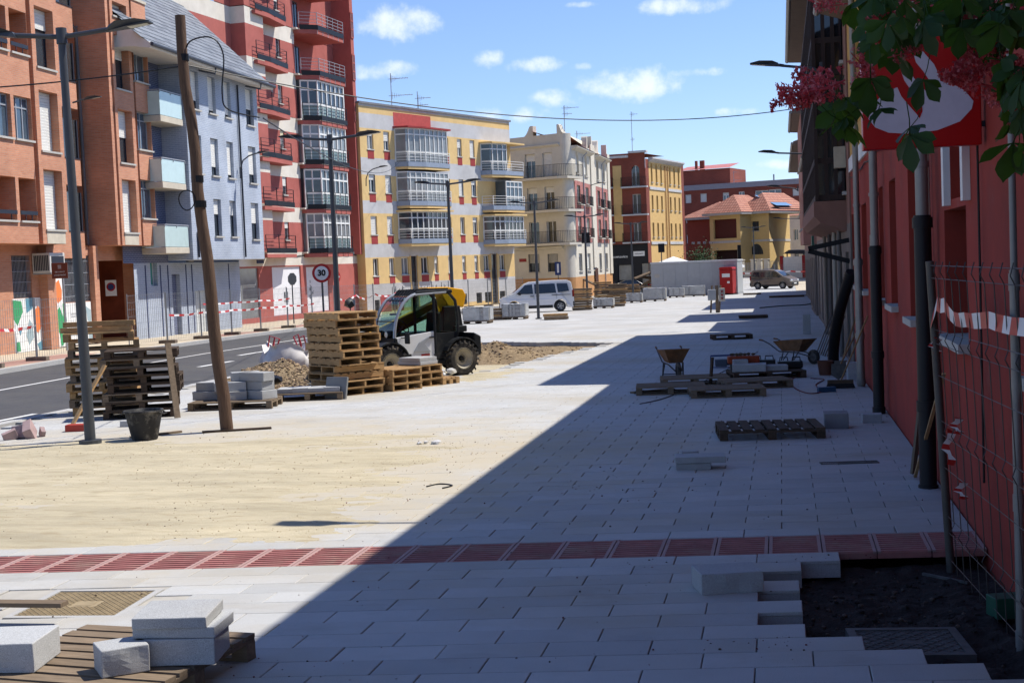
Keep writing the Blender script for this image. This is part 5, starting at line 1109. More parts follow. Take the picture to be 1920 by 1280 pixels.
# local frame: root at (x, y0), x axis = -Y direction reversed so that the street face looks to -X
class RF(Fac):
    def __init__(s, x, y0, y1): Fac.__init__(s, (x, y1), (x, y0), zg((y0+y1)/2))
M_rwall = mat('dark_red_render', '#9a3a2e', rough=.9, var=.1, scale=1.2, dirt='#7d382f', dscale=.6, damt=.5, bump=.1, bscale=60)
dust(M_rwall, '#64302a', .55, .75, .46, .72); dust(M_rwall, '#a86f64', 2.2, .5, .58, .8)
M_ryel = mat('ochre_render', '#c89c58', rough=.85, var=.07)
M_pipe = mat('zinc_pipe', '#8a8680', rough=.45, var=.12, metal=.3); M_pipeb = mat('black_pipe', '#1d1d20', rough=.5)
# ---- near red building: face at X = 1.45, Y 4 .. 29.6
Y1 = 29.6; Y0 = 2.0; XW = 1.45
f = RF(XW, Y0, Y1); rb = f.root('red_rendered_building', 'dark red rendered building with white band and downpipes at right')
U = lambda Y: Y1-Y       # along-facade coordinate
f.z0 = 0; rb.location.z = 0
zb = 3.74; HT = 6.85
wins = []
def wv(xa, xb, ytop, ybot):     # pixel window on the wall plane
    A = AX(xa, ybot, XW); B = AX(xb, ybot, XW); zt = AX((xa+xb)/2, ytop, XW).z; zl = AX((xa+xb)/2, ybot, XW).z
    return [U(A.y), U(B.y), zl, zt]
wins = [wv(1599, 1604.5, 400, 533), wv(1609, 1616, 395, 537), wv(1619, 1628, 380, 544), wv(1652, 1660, 345, 561), wv(1672, 1684, 330, 572), wv(1708, 1722, 300, 597)]
for h in wins: h[3] = min(h[3], 3.05)
near = [U(13.05), U(11.55), 1.36, 2.47]; near[0], near[1] = min(near[:2]), max(near[:2]); wins.append(near)
up_ = [U(12.5), U(11.4), 2.55, 3.35]; up_[0], up_[1] = min(up_[:2]), max(up_[:2])
wins += [[U(8.6), U(7.6), 1.36, 2.5]]
allw = wins+[up_]
w = MB(); wall(w, 0, U(Y0), -.6, zb, allw, 0, .3, 0); wall(w, 0, U(Y0), zb+.28, HT, [[U(20)-.5, U(20)+.5, 4.6, 6.0], [U(16)-.5, U(16)+.5, 4.6, 6.0], [U(26)-.5, U(26)+.5, 4.6, 6.0]], 0, .25, 1)
w.quad((0, 0, -.6), (0, 9, -.6), (0, 9, HT), (0, 0, HT), 0); w.quad((U(Y0), 0, -.6), (U(Y0), 9, -.6), (U(Y0), 9, HT), (U(Y0), 0, HT), 0)
w.build('wall', [M_rwall, M_ryel], rb, fix=False)
b_ = MB(); b_.box(0, U(Y0), -.035, .05, zb+.002, zb+.278); b_.build('white_band', M_white, rb)
for h in wins: win(rb, h, 0, .3, nx=1, frame=M_brownf, sill=.09, glass=M_glass)
for y in (20, 16, 26): win(rb, [U(y)-.5, U(y)+.5, 4.6, 6.0], 0, .25, nx=2, frame=M_white, sill=.08)
o = win(rb, up_, 0, .2, nx=1, frame=M_redt, glass=M_glass3)
t_ = MB(); t_.box(up_[0]-.16, up_[0]-.02, -.06, -.002, up_[2]-.05, up_[3]+.1); t_.build('white_surround', M_white, o); t_ = MB(); t_.box(up_[1]+.02, up_[1]+.16, -.06, -.002, up_[2]-.05, up_[3]+.1); t_.build('white_surround', M_white, o)
# striped blind / shutters on the yellow storey
for y in (23.5, 18.2): m = MB(); louvres(m, U(y)-.45, U(y)+.45, 4.2, 6.2, -.03, 4); m.build('pale_shutter', M_shutc, rb)
ev = MB(); ev.prism([(.0, HT), (-.55, HT+.18), (-.55, HT+.3), (5, HT+2.2), (5, HT)], 0, U(Y0), 'yz'); ev.build('roof', mat('eave_brown', '#6d5c50', var=.15), rb)
gt = MB(); gt.tube([(0, -.6, HT+.2), (U(Y0), -.6, HT+.2)], .07, 8); gt.build('gutter', M_pipe, rb)
def pipe(Y, r=.06, split=1.9, low=True):
    p = MB(); u = U(Y); p.tube([(u, -.14, split), (u, -.14, HT-.4), (u, -.3, HT+.0), (u, -.55, HT+.12)], r*.85, 12)
    for z in (2.9, 4.6): p.tube([(u, -.14, z), (u, -.14, z+.05)], r*1.05, 12)
    p.build('downpipe', M_pipe, rb, smooth=True)
    p = MB(); p.tube([(u, -.14, -.35), (u, -.14, split)], r*1.15, 12)
    for z in (-.2, .6, split-.12): p.tube([(u, -.14, z), (u, -.14, z+.1)], r*1.35, 12)
    p.build('downpipe_lower', M_pipeb if low else M_pipe, rb, smooth=True)
pipe(AX(1648, 757, 1.31).y, .068, 2.2); pipe(AX(1740, 870, 1.31).y, .07, 2.45); pipe(AX(1615, 640, 1.31).y+.4, .06, 2.0, False); pipe(AX(1905, 700, 1.31).y, .024, 2.0, False); pipe(24.9, .05, 2.0, False)
cn_ = MB(); u = U(14.0); cn_.tube([(u, -.05, -.2), (u, -.05, 3.6)], .03, 8); cn_.build('conduit', mat('pale_conduit', '#c2bdb0'), rb)
cb_ = MB(); cb_.tube([(U(Y)-.0, -.03, 3.62-.05*abs(math.sin(Y*1.3))) for Y in [2.5+i*.45 for i in range(60)]], .012, 5); cb_.build('facade_cable', M_pipeb, rb)
cb_ = MB(); cb_.tube([(U(10.6), -.03, 3.6), (U(10.6), -.03, 2.0), (U(10.62), -.03, .4)], .009, 5); cb_.build('facade_cable', M_pipeb, rb)
for Y, z in ((14.9, 1.9), (22.6, 2.1)): jb = MB(); jb.box(U(Y)-.1, U(Y)+.1, -.07, -.002, z, z+.28); jb.build('junction_box', mat('box_cream2', '#8d8577', var=.1), rb, bevel=.01)
# ---- timber gallery building, Y 29.7 .. 50
def rbuild(name, label, x, y0, y1, h, m, ev_x, floors=2, gm=None, seed=1, upx=None, win_frame=None):
    f = RF(x, y0, y1); f.z0 = zg((y0+y1)/2); t = thing(name, label, 'building', (x, y1, f.z0), -PI/2); R_ = random.Random(seed); L = y1-y0; g1 = 3.1
    hs = []; hu = []; n = max(1, int(L/3.2))
    for i in range(n):
        c = L*(i+.5)/n
        hs.append([c-.75, c+.75, .15, 2.5])
        for k in range(floors): hu.append([c-.5, c+.5, g1+.7+k*2.8, g1+2.3+k*2.8])
    ux = upx if upx is not None else 0.
    w = MB(); wall(w, 0, L, -.5, g1, hs, 0, .3, 1); wall(w, 0, L, g1, h, hu, ux, .25, 0)
    if ux: w.quad((0, ux, g1), (L, ux, g1), (L, 0, g1), (0, 0, g1), 0)
    w.quad((0, min(ux, 0), g1), (0, 9, g1), (0, 9, h), (0, min(ux, 0), h), 0); w.quad((L, min(ux, 0), g1), (L, 9, g1), (L, 9, h), (L, min(ux, 0), h), 0); w.quad((L, 0, -.5), (L, 9, -.5), (L, 9, g1), (L, 0, g1), 1); w.quad((0, 0, -.5), (0, 9, -.5), (0, 9, g1), (0, 0, g1), 1)
    w.build('wall', [m, gm or m], t, fix=False)
    for q_ in hs: win(t, q_, 0, .3, nx=2, frame=M_brownf, glass=M_glass, name='door' if R_.random() < .5 else 'shop_window', transom=.8)
    for q_ in hu: win(t, q_, ux, .25, nx=2, frame=win_frame or M_white, sill=.08)
    e = x-ev_x; r = MB(); r.prism([(0, h), (-e, h+.05), (-e, h+.2), (4.5, h+1.9), (9, h+.4), (9, h)], 0, L, 'yz'); r.build('roof', mat('eave_brown', '#6d5c50', var=.15), t)
    g = MB(); g.tube([(0, -e-.06, h+.1), (L, -e-.06, h+.1)], .07, 8); g.build('gutter', M_pipe, t)
    return t, f, L
M_timber = mat('dark_timber', '#3a2d28', rough=.7, var=.2, stretch=(8, 8, 1)); M_brownp = mat('brown_render', '#8a6557', rough=.85, var=.1)
t, f, L = rbuild('timber_gallery_building', 'dark building with timber glazed gallery over the shaded pavement', 1.42, 29.7, 50, 9.1, M_brownp, .45, 2, mat('grey_stone', '#6d655e', var=.15), 3)
GX = .77-1.42; ga, gb = 50-47.2, 50-31.2; gz0 = 3.2; gz1 = 8.4
s_ = MB(); s_.prism([(-.002, gz0-.25), (GX+.1, gz0-.05), (GX-.04, gz0+.1), (GX-.04, gz0+.42), (-.002, gz0+.42)], ga-.05, gb+.05, 'yz'); gal = s_.build('gallery_base', M_brownp, t)
g = MB(); g.box(ga+.03, gb-.03, GX+.06, -.003, gz0+.43, gz1); gg = g.build('gallery_glass', glass_mat('gallery_glass_mat', (.012, .014, .018), .06), t)
fr = MB(); n = 24
for i in range(n+1): x = ga+(gb-ga)*i/n; fr.box(x-.05, x+.05, GX, GX+.08, gz0+.43, gz1)
for z in (gz0+.5, gz0+1.3, gz0+2.55, gz0+3.2, gz0+3.9, gz1-.06):
    fr.box(ga, gb, GX-.004, GX+.07, z-.06, z+.06); fr.box(gb-.05, gb+.004, GX+.072, -.01, z-.061, z+.061)
for y in (GX+.25, GX+.45): fr.box(gb-.045, gb+.002, y-.04, y+.04, gz0+.43, gz1)
fr.build('gallery_frame', M_timber, gg)
bk = MB(); n = 24
for i in range(0, n, 1):
    x = ga+(gb-ga)*(i+.5)/n
    for z in (gz0+1.4, gz0+4.0): bk.box(x-.27, x+.27, GX+.052, GX+.058, z, z+1.1)
bk.build('gallery_panes', glass_mat('gallery_pane_bright', (.08, .10, .12), .02), gg)
bx_ = MB(); bx_.box(50-30.9, 50-30.6, -.25, -.01, 4.3, 4.75); bx_.build('meter_box', mat('box_cream', '#b8ae96'), t)
br_ = MB(); p = Vector((50-30.2, -.02, 2.55)); br_.bar((50-30.3, 0, 2.75), (50-30.3, -.85, 2.6), .08, .1); br_.bar((50-30.3, 0, 2.3), (50-30.3, -.85, 2.55), .08, .1); br_.build('awning_arm', M_black, t)
for i, (y, c) in enumerate(((33, '#6f6a66'), (36, '#a59f92'), (39.5, '#5b5350'), (44, '#84796c'))): m = MB(); m.tube([(50-y, -.1, -.1), (50-y, -.1, 3.1)], .05, 8); m.build('downpipe', mat('pipe_%d' % i, c), t)
sg_ = MB(); sg_.box(50-38.2, 50-37.4, -.62, -.56, 2.5, 2.95); sg_.build('hanging_sign', mat('green_sign', '#2f5a4c', rough=.4), t)
rbuild('low_shop_building', 'low brown shop building past the timber gallery', 1.45, 50.1, 58.6, 5.9, mat('tan_render', '#93705f', var=.1), .9, 1, MATS['grey_stone'], 5)
rbuild('pink_oriel_building', 'pinkish building with projecting upper floors on the shaded side', 1.4, 60.3, 70, 8.6, mat('pink_render', '#a9796a', var=.08), .62, 2, MATS['grey_stone'], 6, -.45)
rbuild('low_gap_building', 'single storey link building on the shaded side', 1.5, 70.1, 76.9, 4.4, MATS['tan_render'], 1.2, 0, MATS['grey_stone'], 7)
rbuild('long_brown_building', 'long brown building at the far end of the shaded side', 1.7, 77, 104, 8.8, MATS['tan_render'], .8, 2, MATS['grey_stone'], 8)
rbuild('end_building', 'last lower building on the shaded side before the far car', 2.2, 104.1, 122, 6.1, MATS['pink_render'], 1.6, 1, MATS['grey_stone'], 9)
rbuild('cross_street_building', 'brown building beyond the side street at far right', 3.4, 150, 175, 8.0, MATS['tan_render'], 3.0, 2, MATS['grey_stone'], 10)
kind(ysheet('pavement_right', 1.2, 12, 122, 200, .012, M_walk, k=None), 'structure')
# ================================================================== street lamps
M_lamp = mat('lamp_grey', '#4b4e52', rough=.45, var=.06, metal=.2); M_led = mat('lamp_glass', '#cfcdbd', rough=.2)
def lamp_head(mb_arm, root, x0, sgn, z, y=0., rise=.06, arm=.62):
    a = MB(); a.tube([(x0, y, z), (x0+sgn*arm, y, z+rise)], .035, 8); a.build('arm', M_lamp, root, smooth=True)
    h = MB(); b = x0+sgn*arm; L = .62
    pr = [(-.04, -.03), (.02, .045), (.14, .075), (.42, .06), (L, .0), (L, -.02), (.3, -.025)]
    vs = []
    for k, (w_) in enumerate((1, -1)):
        for i, (px_, pz) in enumerate(pr): vs.append((b+sgn*px_, y+w_*(.045 if px_ < .03 else (.13 if px_ < .5 else .10)), z+rise+pz+px_*.12))
    n = len(pr); h.add(vs, [tuple(range(n)), tuple(range(2*n-1, n-1, -1))]+[(i, n+i, n+(i+1)%n, (i+1)%n) for i in range(n)]); o = h.build('lamp_head', M_lamp, root)
    g = MB(); g.add([(b+sgn*.3, y-.09, z+rise-.029+.036), (b+sgn*.58, y-.08, z+rise-.027+.068), (b+sgn*.58, y+.08, z+rise-.027+.068), (b+sgn*.3, y+.09, z+rise-.029+.036)], [(0,1,2,3)]); g.build('led_panel', M_led, o)
def street_lamp(label, x, y, H=5.86, rz=0., group='double armed street lamps', lean=(0, 0)):
    t = thing('street_lamp', label, 'street lamp', (x, y, zg(y)), rz, group)
    p = MB(); p.tube([(0,0,0), (0,0,.06)], .16, 12); p.build('base_plate', M_lamp, t)
    p = MB(); p.tube([(0,0,.05), (0,0,H*.5), (0,0,H)], [.078, .066, .05], 14); p.build('pole', M_lamp, t, smooth=True)
    p = MB(); p.tube([(0,0,H-.2), (0,0,H+.02)], .075, 12); p.build('cap', M_lamp, t, smooth=True)
    lamp_head(None, t, .05, 1, H-.1); lamp_head(None, t, -.05, -1, H-.1); t.rotation_euler = (lean[0], lean[1], rz); return t
street_lamp('nearest double armed grey street lamp, beside the dark pallet stack', -9.76, 18.18, 5.86, math.radians(8), lean=(0, math.radians(-.8)))
for lab, px_, d in (('double armed street lamp rising behind the tall light pallet stack', 636, 35), ('double armed street lamp rising behind the loader cab', 852, 53)):
    p = DP(px_, 640, d); street_lamp(lab, p.x, p.y, 5.86, math.radians(5))
street_lamp('double armed street lamp in front of the white van', -11.98, 68.2)
for lab, px_, d in (('double armed street lamp before the cream corner building door', 1100, 88), ('double armed street lamp before the black shopfront', 1186, 104), ('double armed street lamp before the tiled house garden', 1415, 143)):
    p = DP(px_, 520, d); street_lamp(lab, p.x, p.y)
def wall_lamp(label, x, y, z, reach, sgn, rz=0., grp='wall lamps on the shaded side'):
    t = thing('wall_lamp', label, 'wall lamp', (x, y, z), rz, grp); m = MB(); m.box(-.02 if sgn < 0 else -.04, .04 if sgn < 0 else .02, -.08, .08, -.15, .12); m.build('bracket', M_lamp, t)
    m = MB(); m.tube([(0, 0, -.1), (sgn*.15, 0, .0), (sgn*(reach-.6), 0, .1)], .03, 8); m.build('bracket_arm', M_lamp, t, smooth=True)
    lamp_head(None, t, sgn*(reach-.62), sgn, .1, 0, .02, .1); return t
for lab, x, y, z, rch in (('wall lamp above the near red building, out over the paving', 1.4, 13.9, 6.2, 2.2), ('wall lamp over the timber gallery, nearest in view', .95, 31.0, 6.1, 1.4), ('wall lamp over the low shop building', 1.4, 50.6, 5.6, 2.0), ('wall lamp on the pinkish oriel building', .9, 71.3, 5.35, 1.4), ('wall lamp on the long brown building', 1.65, 98, 5.1, 2.2), ('farthest wall lamp on the shaded side', 2.1, 118, 4.9, 2.6)):
    wall_lamp(lab, x, y, z, rch, -1)
for lab, p in (('curved wall lamp on the blue block downpipe', DP(450, 320, 70.6)), ('curved wall lamp on the left edge of the yellow block', DP(686, 338, 95)), ('curved wall lamp on the cream corner building', DP(1100, 362, 129))):
    t = thing('facade_lamp', lab, 'wall lamp', p, math.radians(5), 'wall lamps on the sunny side'); m = MB(); m.tube([(0, 0, -.4), (.02, 0, .1), (.18, 0, .5), (.5, 0, .72), (.8, 0, .8)], .035, 8); m.build('bracket_arm', M_lamp, t, smooth=True); lamp_head(None, t, .78, 1, .8, 0, .03, .15)
t = thing('facade_lamp', 'straight wall lamp in the recess of the brick block', 'wall lamp', DP(136, 193, 52), math.radians(12), 'wall lamps on the sunny side'); lamp_head(None, t, 0, 1, 0, 0, .12, .45)
# ================================================================== wooden pole and overhead cables
M_wood = mat('weathered_wood', '#5f4b3d', rough=.85, var=.3, scale=6, stretch=(6, 6, .7), bump=.6, bscale=14, dirt='#4c3626', dscale=3)
wp = thing('wooden_utility_pole', 'leaning rough wooden pole standing by the sand', 'utility pole', (-8.26, 19.54, zg(19.5)))
PT = Vector((-.40, -.05, 6.2)); m = MB(); m.tube([PT*(i/12)+Vector((.02*math.sin(i*1.7), .015*math.cos(i*2.1), 0)) for i in range(13)], [.098-.022*i/12 for i in range(13)], 12); m.build('pole', M_wood, wp, smooth=True)
for q_ in (.55, .61, .9): m = MB(); c = PT*q_; m.tube([c-Vector((0, 0, .05)), c+Vector((0, 0, .05))], .092 if q_ < .8 else .084, 12); m.build('cable_band', M_black, wp)
R = random.Random(3)
coil = MB(); c0 = PT*.56+Vector((-.02, -.08, 0))
pts = [c0+Vector((-.14+.13*math.cos(i*.5), -.02+.02*math.sin(i), .15*math.sin(i*.5)-.0*i)) for i in range(40)]; coil.tube(pts, .008, 5); coil.build('cable_coil', M_black, wp)
top = Vector((-8.26, 19.54, zg(19.5)))+PT*.9
def cable(name, label, a, b, sag, r=.018, n=30, mid=None):
    a = Vector(a); b = Vector(b); m = MB(); o = a.copy(); pts = []
    for i in range(n+1):
        t_ = i/n; p = a.lerp(b, t_); p.z -= sag*4*t_*(1-t_); pts.append(p-o)
    m.tube(pts, r, 5); ob = m.build(name, M_black, loc=o); return tag(ob, label, 'cable')
cable('overhead_cable', 'black cable sagging from the wooden pole across the street', top+Vector((0, 0, -.1)), (.75, 33.5, 5.55), .55, .010, 40)
cable('overhead_cable', 'cable from the wooden pole out of the picture on the left', top+Vector((0, 0, -.12)), DP(-250, 175, 20.5), .08, .011)
lp = MB(); q0 = top-Vector((0, 0, .02)); P = [q0, q0+Vector((.12, 0, .25)), q0+Vector((.42, .1, .3)), q0+Vector((.55, .2, .05)), q0+Vector((.5, .2, -.5)), q0+Vector((.55, .3, -.75)), q0+Vector((.9, .8, -.85))]
sm = []
for i in range(len(P)-1):
    for k in range(6):
        t_ = k/6; p_1 = P[max(i-1, 0)]; p2_ = P[i]; p3 = P[i+1]; p4 = P[min(i+2, len(P)-1)]
        sm.append(.5*((2*p2_)+(p3-p_1)*t_+(2*p_1-5*p2_+4*p3-p4)*t_*t_+(-p_1+3*p2_-3*p3+p4)*t_**3))
lp.tube([p-q0 for p in sm], .011, 6); tag(lp.build('slack_cable_loop', M_black, loc=q0), 'looped slack cable hanging beside the wooden pole top', 'cable')
cable('overhead_cable', 'thin cable running from the slack loop towards the yellow block', q0+Vector((.9, .8, -.85)), (-26.5, 96.5, 9.9), .9, .012, 40)
# ================================================================== pallets
M_pal = mat('pallet_wood', '#a8865c', rough=.85, var=.22, scale=5, stretch=(1, 6, 6), rnd=.16, dirt='#7b6244', dscale=3)
M_pald = mat('pallet_wood_dark', '#4e4034', rough=.9, var=.3, scale=5, stretch=(1, 6, 6), rnd=.25, dirt='#2b241e', dscale=3)
M_palg = mat('pallet_wood_grey', '#776755', rough=.9, var=.25, scale=5, stretch=(1, 6, 6), rnd=.2, dirt='#57493a', dscale=3)
pm_cache = {}
def pmesh(name, sx, sy, sz, m):
    k = (name, sx, sy, sz, m.name)
    if k not in pm_cache: b = MB(); b.box(-sx/2, sx/2, -sy/2, sy/2, 0, sz); pm_cache[k] = b.mesh(name, m)
    return pm_cache[k]
PR = random.Random(17)
def part(me, root, loc, rz=0.):
    o = bpy.data.objects.new(me.name.split('.')[0], me); COL.objects.link(o); o.parent = root; o.location = loc; o.rotation_euler = (PR.uniform(-.004, .004), PR.uniform(-.004, .004), rz+PR.uniform(-.01, .01)); return o
def pallet(label, x, y, z, rz, m, sx=1.2, sy=.8, nd=6, group=None, full=True, tilt=(0, 0), cat='pallet', solid=False):
    """deck boards along x, stringers across, blocks, bottom boards"""
    t = thing('wooden_pallet', label, cat, (x, y, z), rz, group); t.rotation_euler = (tilt[0], tilt[1], rz); bw = min(.12, sy/nd*.78)
    if not full:
        b = MB()
        for i in range(nd): yy = -sy/2+bw/2+(sy-bw)*i/(nd-1); b.box(-sx/2, sx/2, yy-bw/2, yy+bw/2, .118, .14)
        b.build('deck', m, t); b = MB()
        for j in (-1, 0, 1): b.box(-sx/2+.01, sx/2-.01, j*(sy/2-.04)-.03, j*(sy/2-.04)+.03, .028, .117)
        b.build('bearers', m, t); return t
    if solid:      # stringer pallet: solid bearers along x, deck boards across
        n_ = nd+1; b_ = sx/n_*.74
        for i in range(n_): part(pmesh('deck_board', b_, sy, .02, m), t, (-sx/2+b_/2+(sx-b_)*i/(n_-1), 0, .1235))
        for j in (-1, 0, 1): part(pmesh('bearer', sx-.01, .04, .1, m), t, (0, j*(sy/2-.025), .022))
        for i in (-1, -.35, .35, 1): part(pmesh('bottom_board', .1, sy-.01, .02, m), t, (i*(sx/2-.055), 0, .001))
        return t
    for i in range(nd): part(pmesh('deck_board', sx, bw, .022, m), t, (0, -sy/2+bw/2+(sy-bw)*i/(nd-1), .122))
    for i in (-1, 0, 1):
        part(pmesh('stringer', .1, sy, .022, m), t, (i*(sx/2-.05), 0, .0985))
        for j in (-1, 0, 1): part(pmesh('block', .1, .1, .078, m), t, (i*(sx/2-.05), j*(sy/2-.05), .0205))
    for j in (-1, 0, 1): part(pmesh('bottom_board', sx, .1, .02, m), t, (0, j*(sy/2-.05), 0))
    return t
ORD = ['lowest', 'second', 'third', 'fourth', 'fifth', 'sixth', 'seventh', 'eighth', 'ninth', 'tenth', 'eleventh', 'twelfth', 'thirteenth', 'fourteenth']
def pstack(what, x, y, rz, n, m, sx=1.2, sy=.8, nd=6, jit=.03, full=True, leanv=(0, 0), alt=None, gz=0., z0=0., mats=None, solid=False):
    for k in range(n):
        lab = ('%s pallet from the bottom of %s' % (ORD[k], what)) if 0 < k < n-1 else (('lowest pallet of ' if k == 0 else 'topmost pallet of ')+what)
        mm = mats[k % len(mats)] if mats else m
        r = rz+PR.uniform(-.03, .03)*(1+jit*8); 
        if alt and k in alt: r += PI/2
        pallet(lab, x+PR.uniform(-jit, jit)+leanv[0]*k, y+PR.uniform(-jit, jit)+leanv[1]*k, zg(y)+z0+k*.1455, r, mm, sx, sy, nd, group='pallets in '+what, full=full, solid=solid)
    return zg(y)+z0+n*.1455
pstack('the brown stack behind the nearest lamp', -11.95, 22.9, math.radians(25), 10, M_pal, mats=[M_pal, M_palg, M_pal], jit=.05)
pstack('the dark stack right of the nearest lamp', -10.85, 22.15, math.radians(20), 8, M_pald, jit=.05, mats=[M_pald, M_pald, M_palg, M_pald])
p = zg(22.5)
pstack('the tall light stack by the loader', -8.40, 25.95, math.radians(-38), 11, M_pal, 1.15, .95, 6, .04, alt=(2, 3), leanv=(-.008, -.004), solid=True)
pstack('the low stack right of the tall light stack', -7.65, 26.6, math.radians(-35), 3, M_pal, .9, .75, 5, .02, solid=True)
pstack('the short stack under two slabs by the loader', -7.38, 27.45, math.radians(-35), 3, M_pal, .8, .65, 5, .02, solid=True)
pallet('single light pallet end poking out beside the loader wheel', -6.95, 27.8, zg(28.4), math.radians(-30), M_pal, .5, .5, 4)
slb = thing('paving_slab_pair', 'two grey slabs lying on the short pallet stack by the loader', 'slabs', (-7.38, 27.45, zg(27.4)+3*.1455+.005), math.radians(-30))
for k in range(2): m = MB(); m.box(-.32+.04*k, .34-.02*k, -.25, .25, .075*k, .075*k+.07); m.build('slab', M_block, slb, bevel=.006)
# ---- pallets on the shaded paving
def gp(px_, py): v = G(px_, py); return v
pallet('dark pallet lying alone on the shaded paving, nearest the camera', -.22, 17.95, zg(17.9), math.radians(6), M_pald, 1.0, 1.3, 9, tilt=(0, 0)).rotation_euler = (0, 0, math.radians(96))
a = gp(1360, 745); pallet('brown pallet flat on the shade edge, foremost of a group of three', a.x, a.y+.4, a.z, math.radians(8), M_palg, 1.25, .85, 7)
a = gp(1240, 744); pallet('brown pallet flat on the shade edge, left of a group of three', a.x+.1, a.y+.75, a.z, math.radians(5), M_palg, 1.2, .8, 7)
a = gp(1425, 733); pallet('brown pallet flat on the shade edge, right of a group of three', a.x-.1, a.y+.8, a.z, math.radians(14), M_palg, 1.2, .8, 7)
a = gp(1297, 728); pallet('raised brown pallet behind the group of three', a.x, a.y+.9, a.z+.0, math.radians(8), M_palg, 1.25, .85, 6)
a = gp(1435, 712); pallet('pallet carrying flat stones behind the group of three', a.x, a.y+.6, a.z, math.radians(12), M_pald, 1.4, .9, 6)
PX = a
a = gp(1370, 637); pallet('small dark pallet alone in the middle of the shade', a.x, a.y+.5, a.z, math.radians(10), M_pald, 1.2, .8, 6)
a = gp(1412, 598); pallet('dark pallet alone far along the shaded paving', a.x, a.y+.5, a.z, math.radians(5), M_pald, 1.2, .8, 6, full=False)
a = gp(1475, 558); pallet('dark pallet near the far parked car', a.x, a.y+.5, a.z, 0, M_pald, 2.4, .8, 6, full=False)
a = gp(1410, 553); pallet('dark pallet in front of the red toilet cabin', a.x, a.y+.5, a.z, 0, M_pald, 1.4, .8, 6, full=False)
# ================================================================== loose granite blocks and slabs
def rough_block(name, label, cat, x, y, z, rz, sx, sy, sz, seed=1, chip=True, m=None, tilt=(0, 0), group=None):
    R_ = random.Random(seed); bm = bmesh.new(); bmesh.ops.create_cube(bm, size=1); bmesh.ops.scale(bm, vec=(sx, sy, sz), verts=bm.verts); bmesh.ops.translate(bm, vec=(0, 0, sz/2), verts=bm.verts)
    if chip:
        ed = list(bm.edges); bmesh.ops.subdivide_edges(bm, edges=ed, cuts=4, use_grid_fill=True)
        for v in bm.verts:
            n_ = NZ.noise(Vector((v.co.x*9+seed, v.co.y*9, v.co.z*9))); side = abs(abs(v.co.y)-sy/2) < 1e-4 and v.co.y < 0
            v.co += Vector((v.co.x, v.co.y, 0)).normalized()*n_*(.012 if side else .003)
    me = bpy.data.meshes.new(name); bm.to_mesh(me); bm.free(); me.materials.append(m or M_block)
    o = bpy.data.objects.new(name, me); COL.objects.link(o); o.location = (x, y, z); o.rotation_euler = (tilt[0], tilt[1], rz)
    b = o.modifiers.new('bevel', 'BEVEL'); b.width = .006; b.segments = 2; b.limit_method = 'ANGLE'; b.angle_limit = math.radians(50)
    return tag(o, label, cat, group)
ZP = zg(7.2)+.1455; c = G(472, 1188, .1455)
fgp = pallet('foreground pallet carrying cut granite blocks, lower left corner', c.x-.64, c.y-.50, zg(7.2), math.radians(-8), M_palg, 1.15, 1.2, 9)
pallet('second foreground pallet cut by the left picture edge', c.x-1.84, c.y-.62, zg(7.1), math.radians(-4), M_palg, 1.1, 1.2, 9)
c = G(338, 1250, .1455)
rough_block('granite_block', 'thick granite block at the bottom of the right pile on the foreground pallet', 'block', c.x-.07, c.y+.2, ZP, math.radians(9), .43, .34, .145, 2)
rough_block('granite_slab', 'wavy cut granite slab, middle of the pile on the foreground pallet', 'slab', c.x-.06, c.y+.21, ZP+.147, math.radians(5), .45, .34, .06, 3)
rough_block('granite_slab', 'pale granite slab topping the pile on the foreground pallet', 'slab', c.x-.09, c.y+.2, ZP+.209, math.radians(8), .41, .36, .06, 4, tilt=(math.radians(2), 0))
c = G(212, 1272, .1455); rough_block('granite_block', 'split granite block standing between the two foreground piles', 'block', c.x-.04, c.y+.18, ZP, math.radians(38), .25, .22, .145, 5)
c = G(55, 1264, .1455); rough_block('granite_block', 'big pale granite block at the left edge of the foreground', 'block', c.x-.30, c.y+.2, ZP, math.radians(8), .55, .38, .16, 6)
m = MB(); m.box(-.35, .35, -.05, .05, 0, .03); tag(m.build('wood_plank', M_palg, loc=(-5.0, 8.2, zg(8.2)+.12), bevel=.003), 'short plank end left of the sandy manhole cover', 'plank')
rough_block('granite_block', 'grey granite block lying askew beside the soil pit', 'block', -.42, 9.32, zg(9.3)+.003, math.radians(16), .42, .30, .14, 7)
v = gp(1308, 880); rough_block('granite_slab', 'lower slab of the small pile on the shaded paving', 'slab', v.x-.05, v.y+.12, v.z, math.radians(4), .38, .28, .07, 8); rough_block('granite_slab', 'upper slab of the small pile on the shaded paving', 'slab', v.x+.02, v.y+.12, v.z+.072, math.radians(6), .54, .3, .07, 9)
v = gp(1292, 856); rough_block('granite_slab', 'little stone offcut behind the small slab pile', 'slab', v.x, v.y+.08, v.z, .3, .2, .13, .06, 10)
v = gp(1569, 804); rough_block('concrete_box', 'grey meter box lying right of the dark pallet', 'box', v.x, v.y+.2, v.z, 0, .31, .36, .2, 11, False, mat('box_grey', '#7f8081'))
v = gp(1636, 793); rough_block('granite_block', 'small granite block near the red wall', 'block', v.x, v.y+.1, v.z, 0, .26, .2, .12, 12)
v = gp(1599, 714); rough_block('granite_block', 'upright granite block against the red wall by the tools', 'block', v.x, v.y+.1, v.z, .1, .19, .2, .34, 13)
v = gp(1513, 626); m = MB(); m.box(-.12, .12, -.1, .1, 0, .62); tag(m.build('concrete_post', M_block, loc=v, bevel=.01), 'short concrete post standing upright in the shade', 'post')
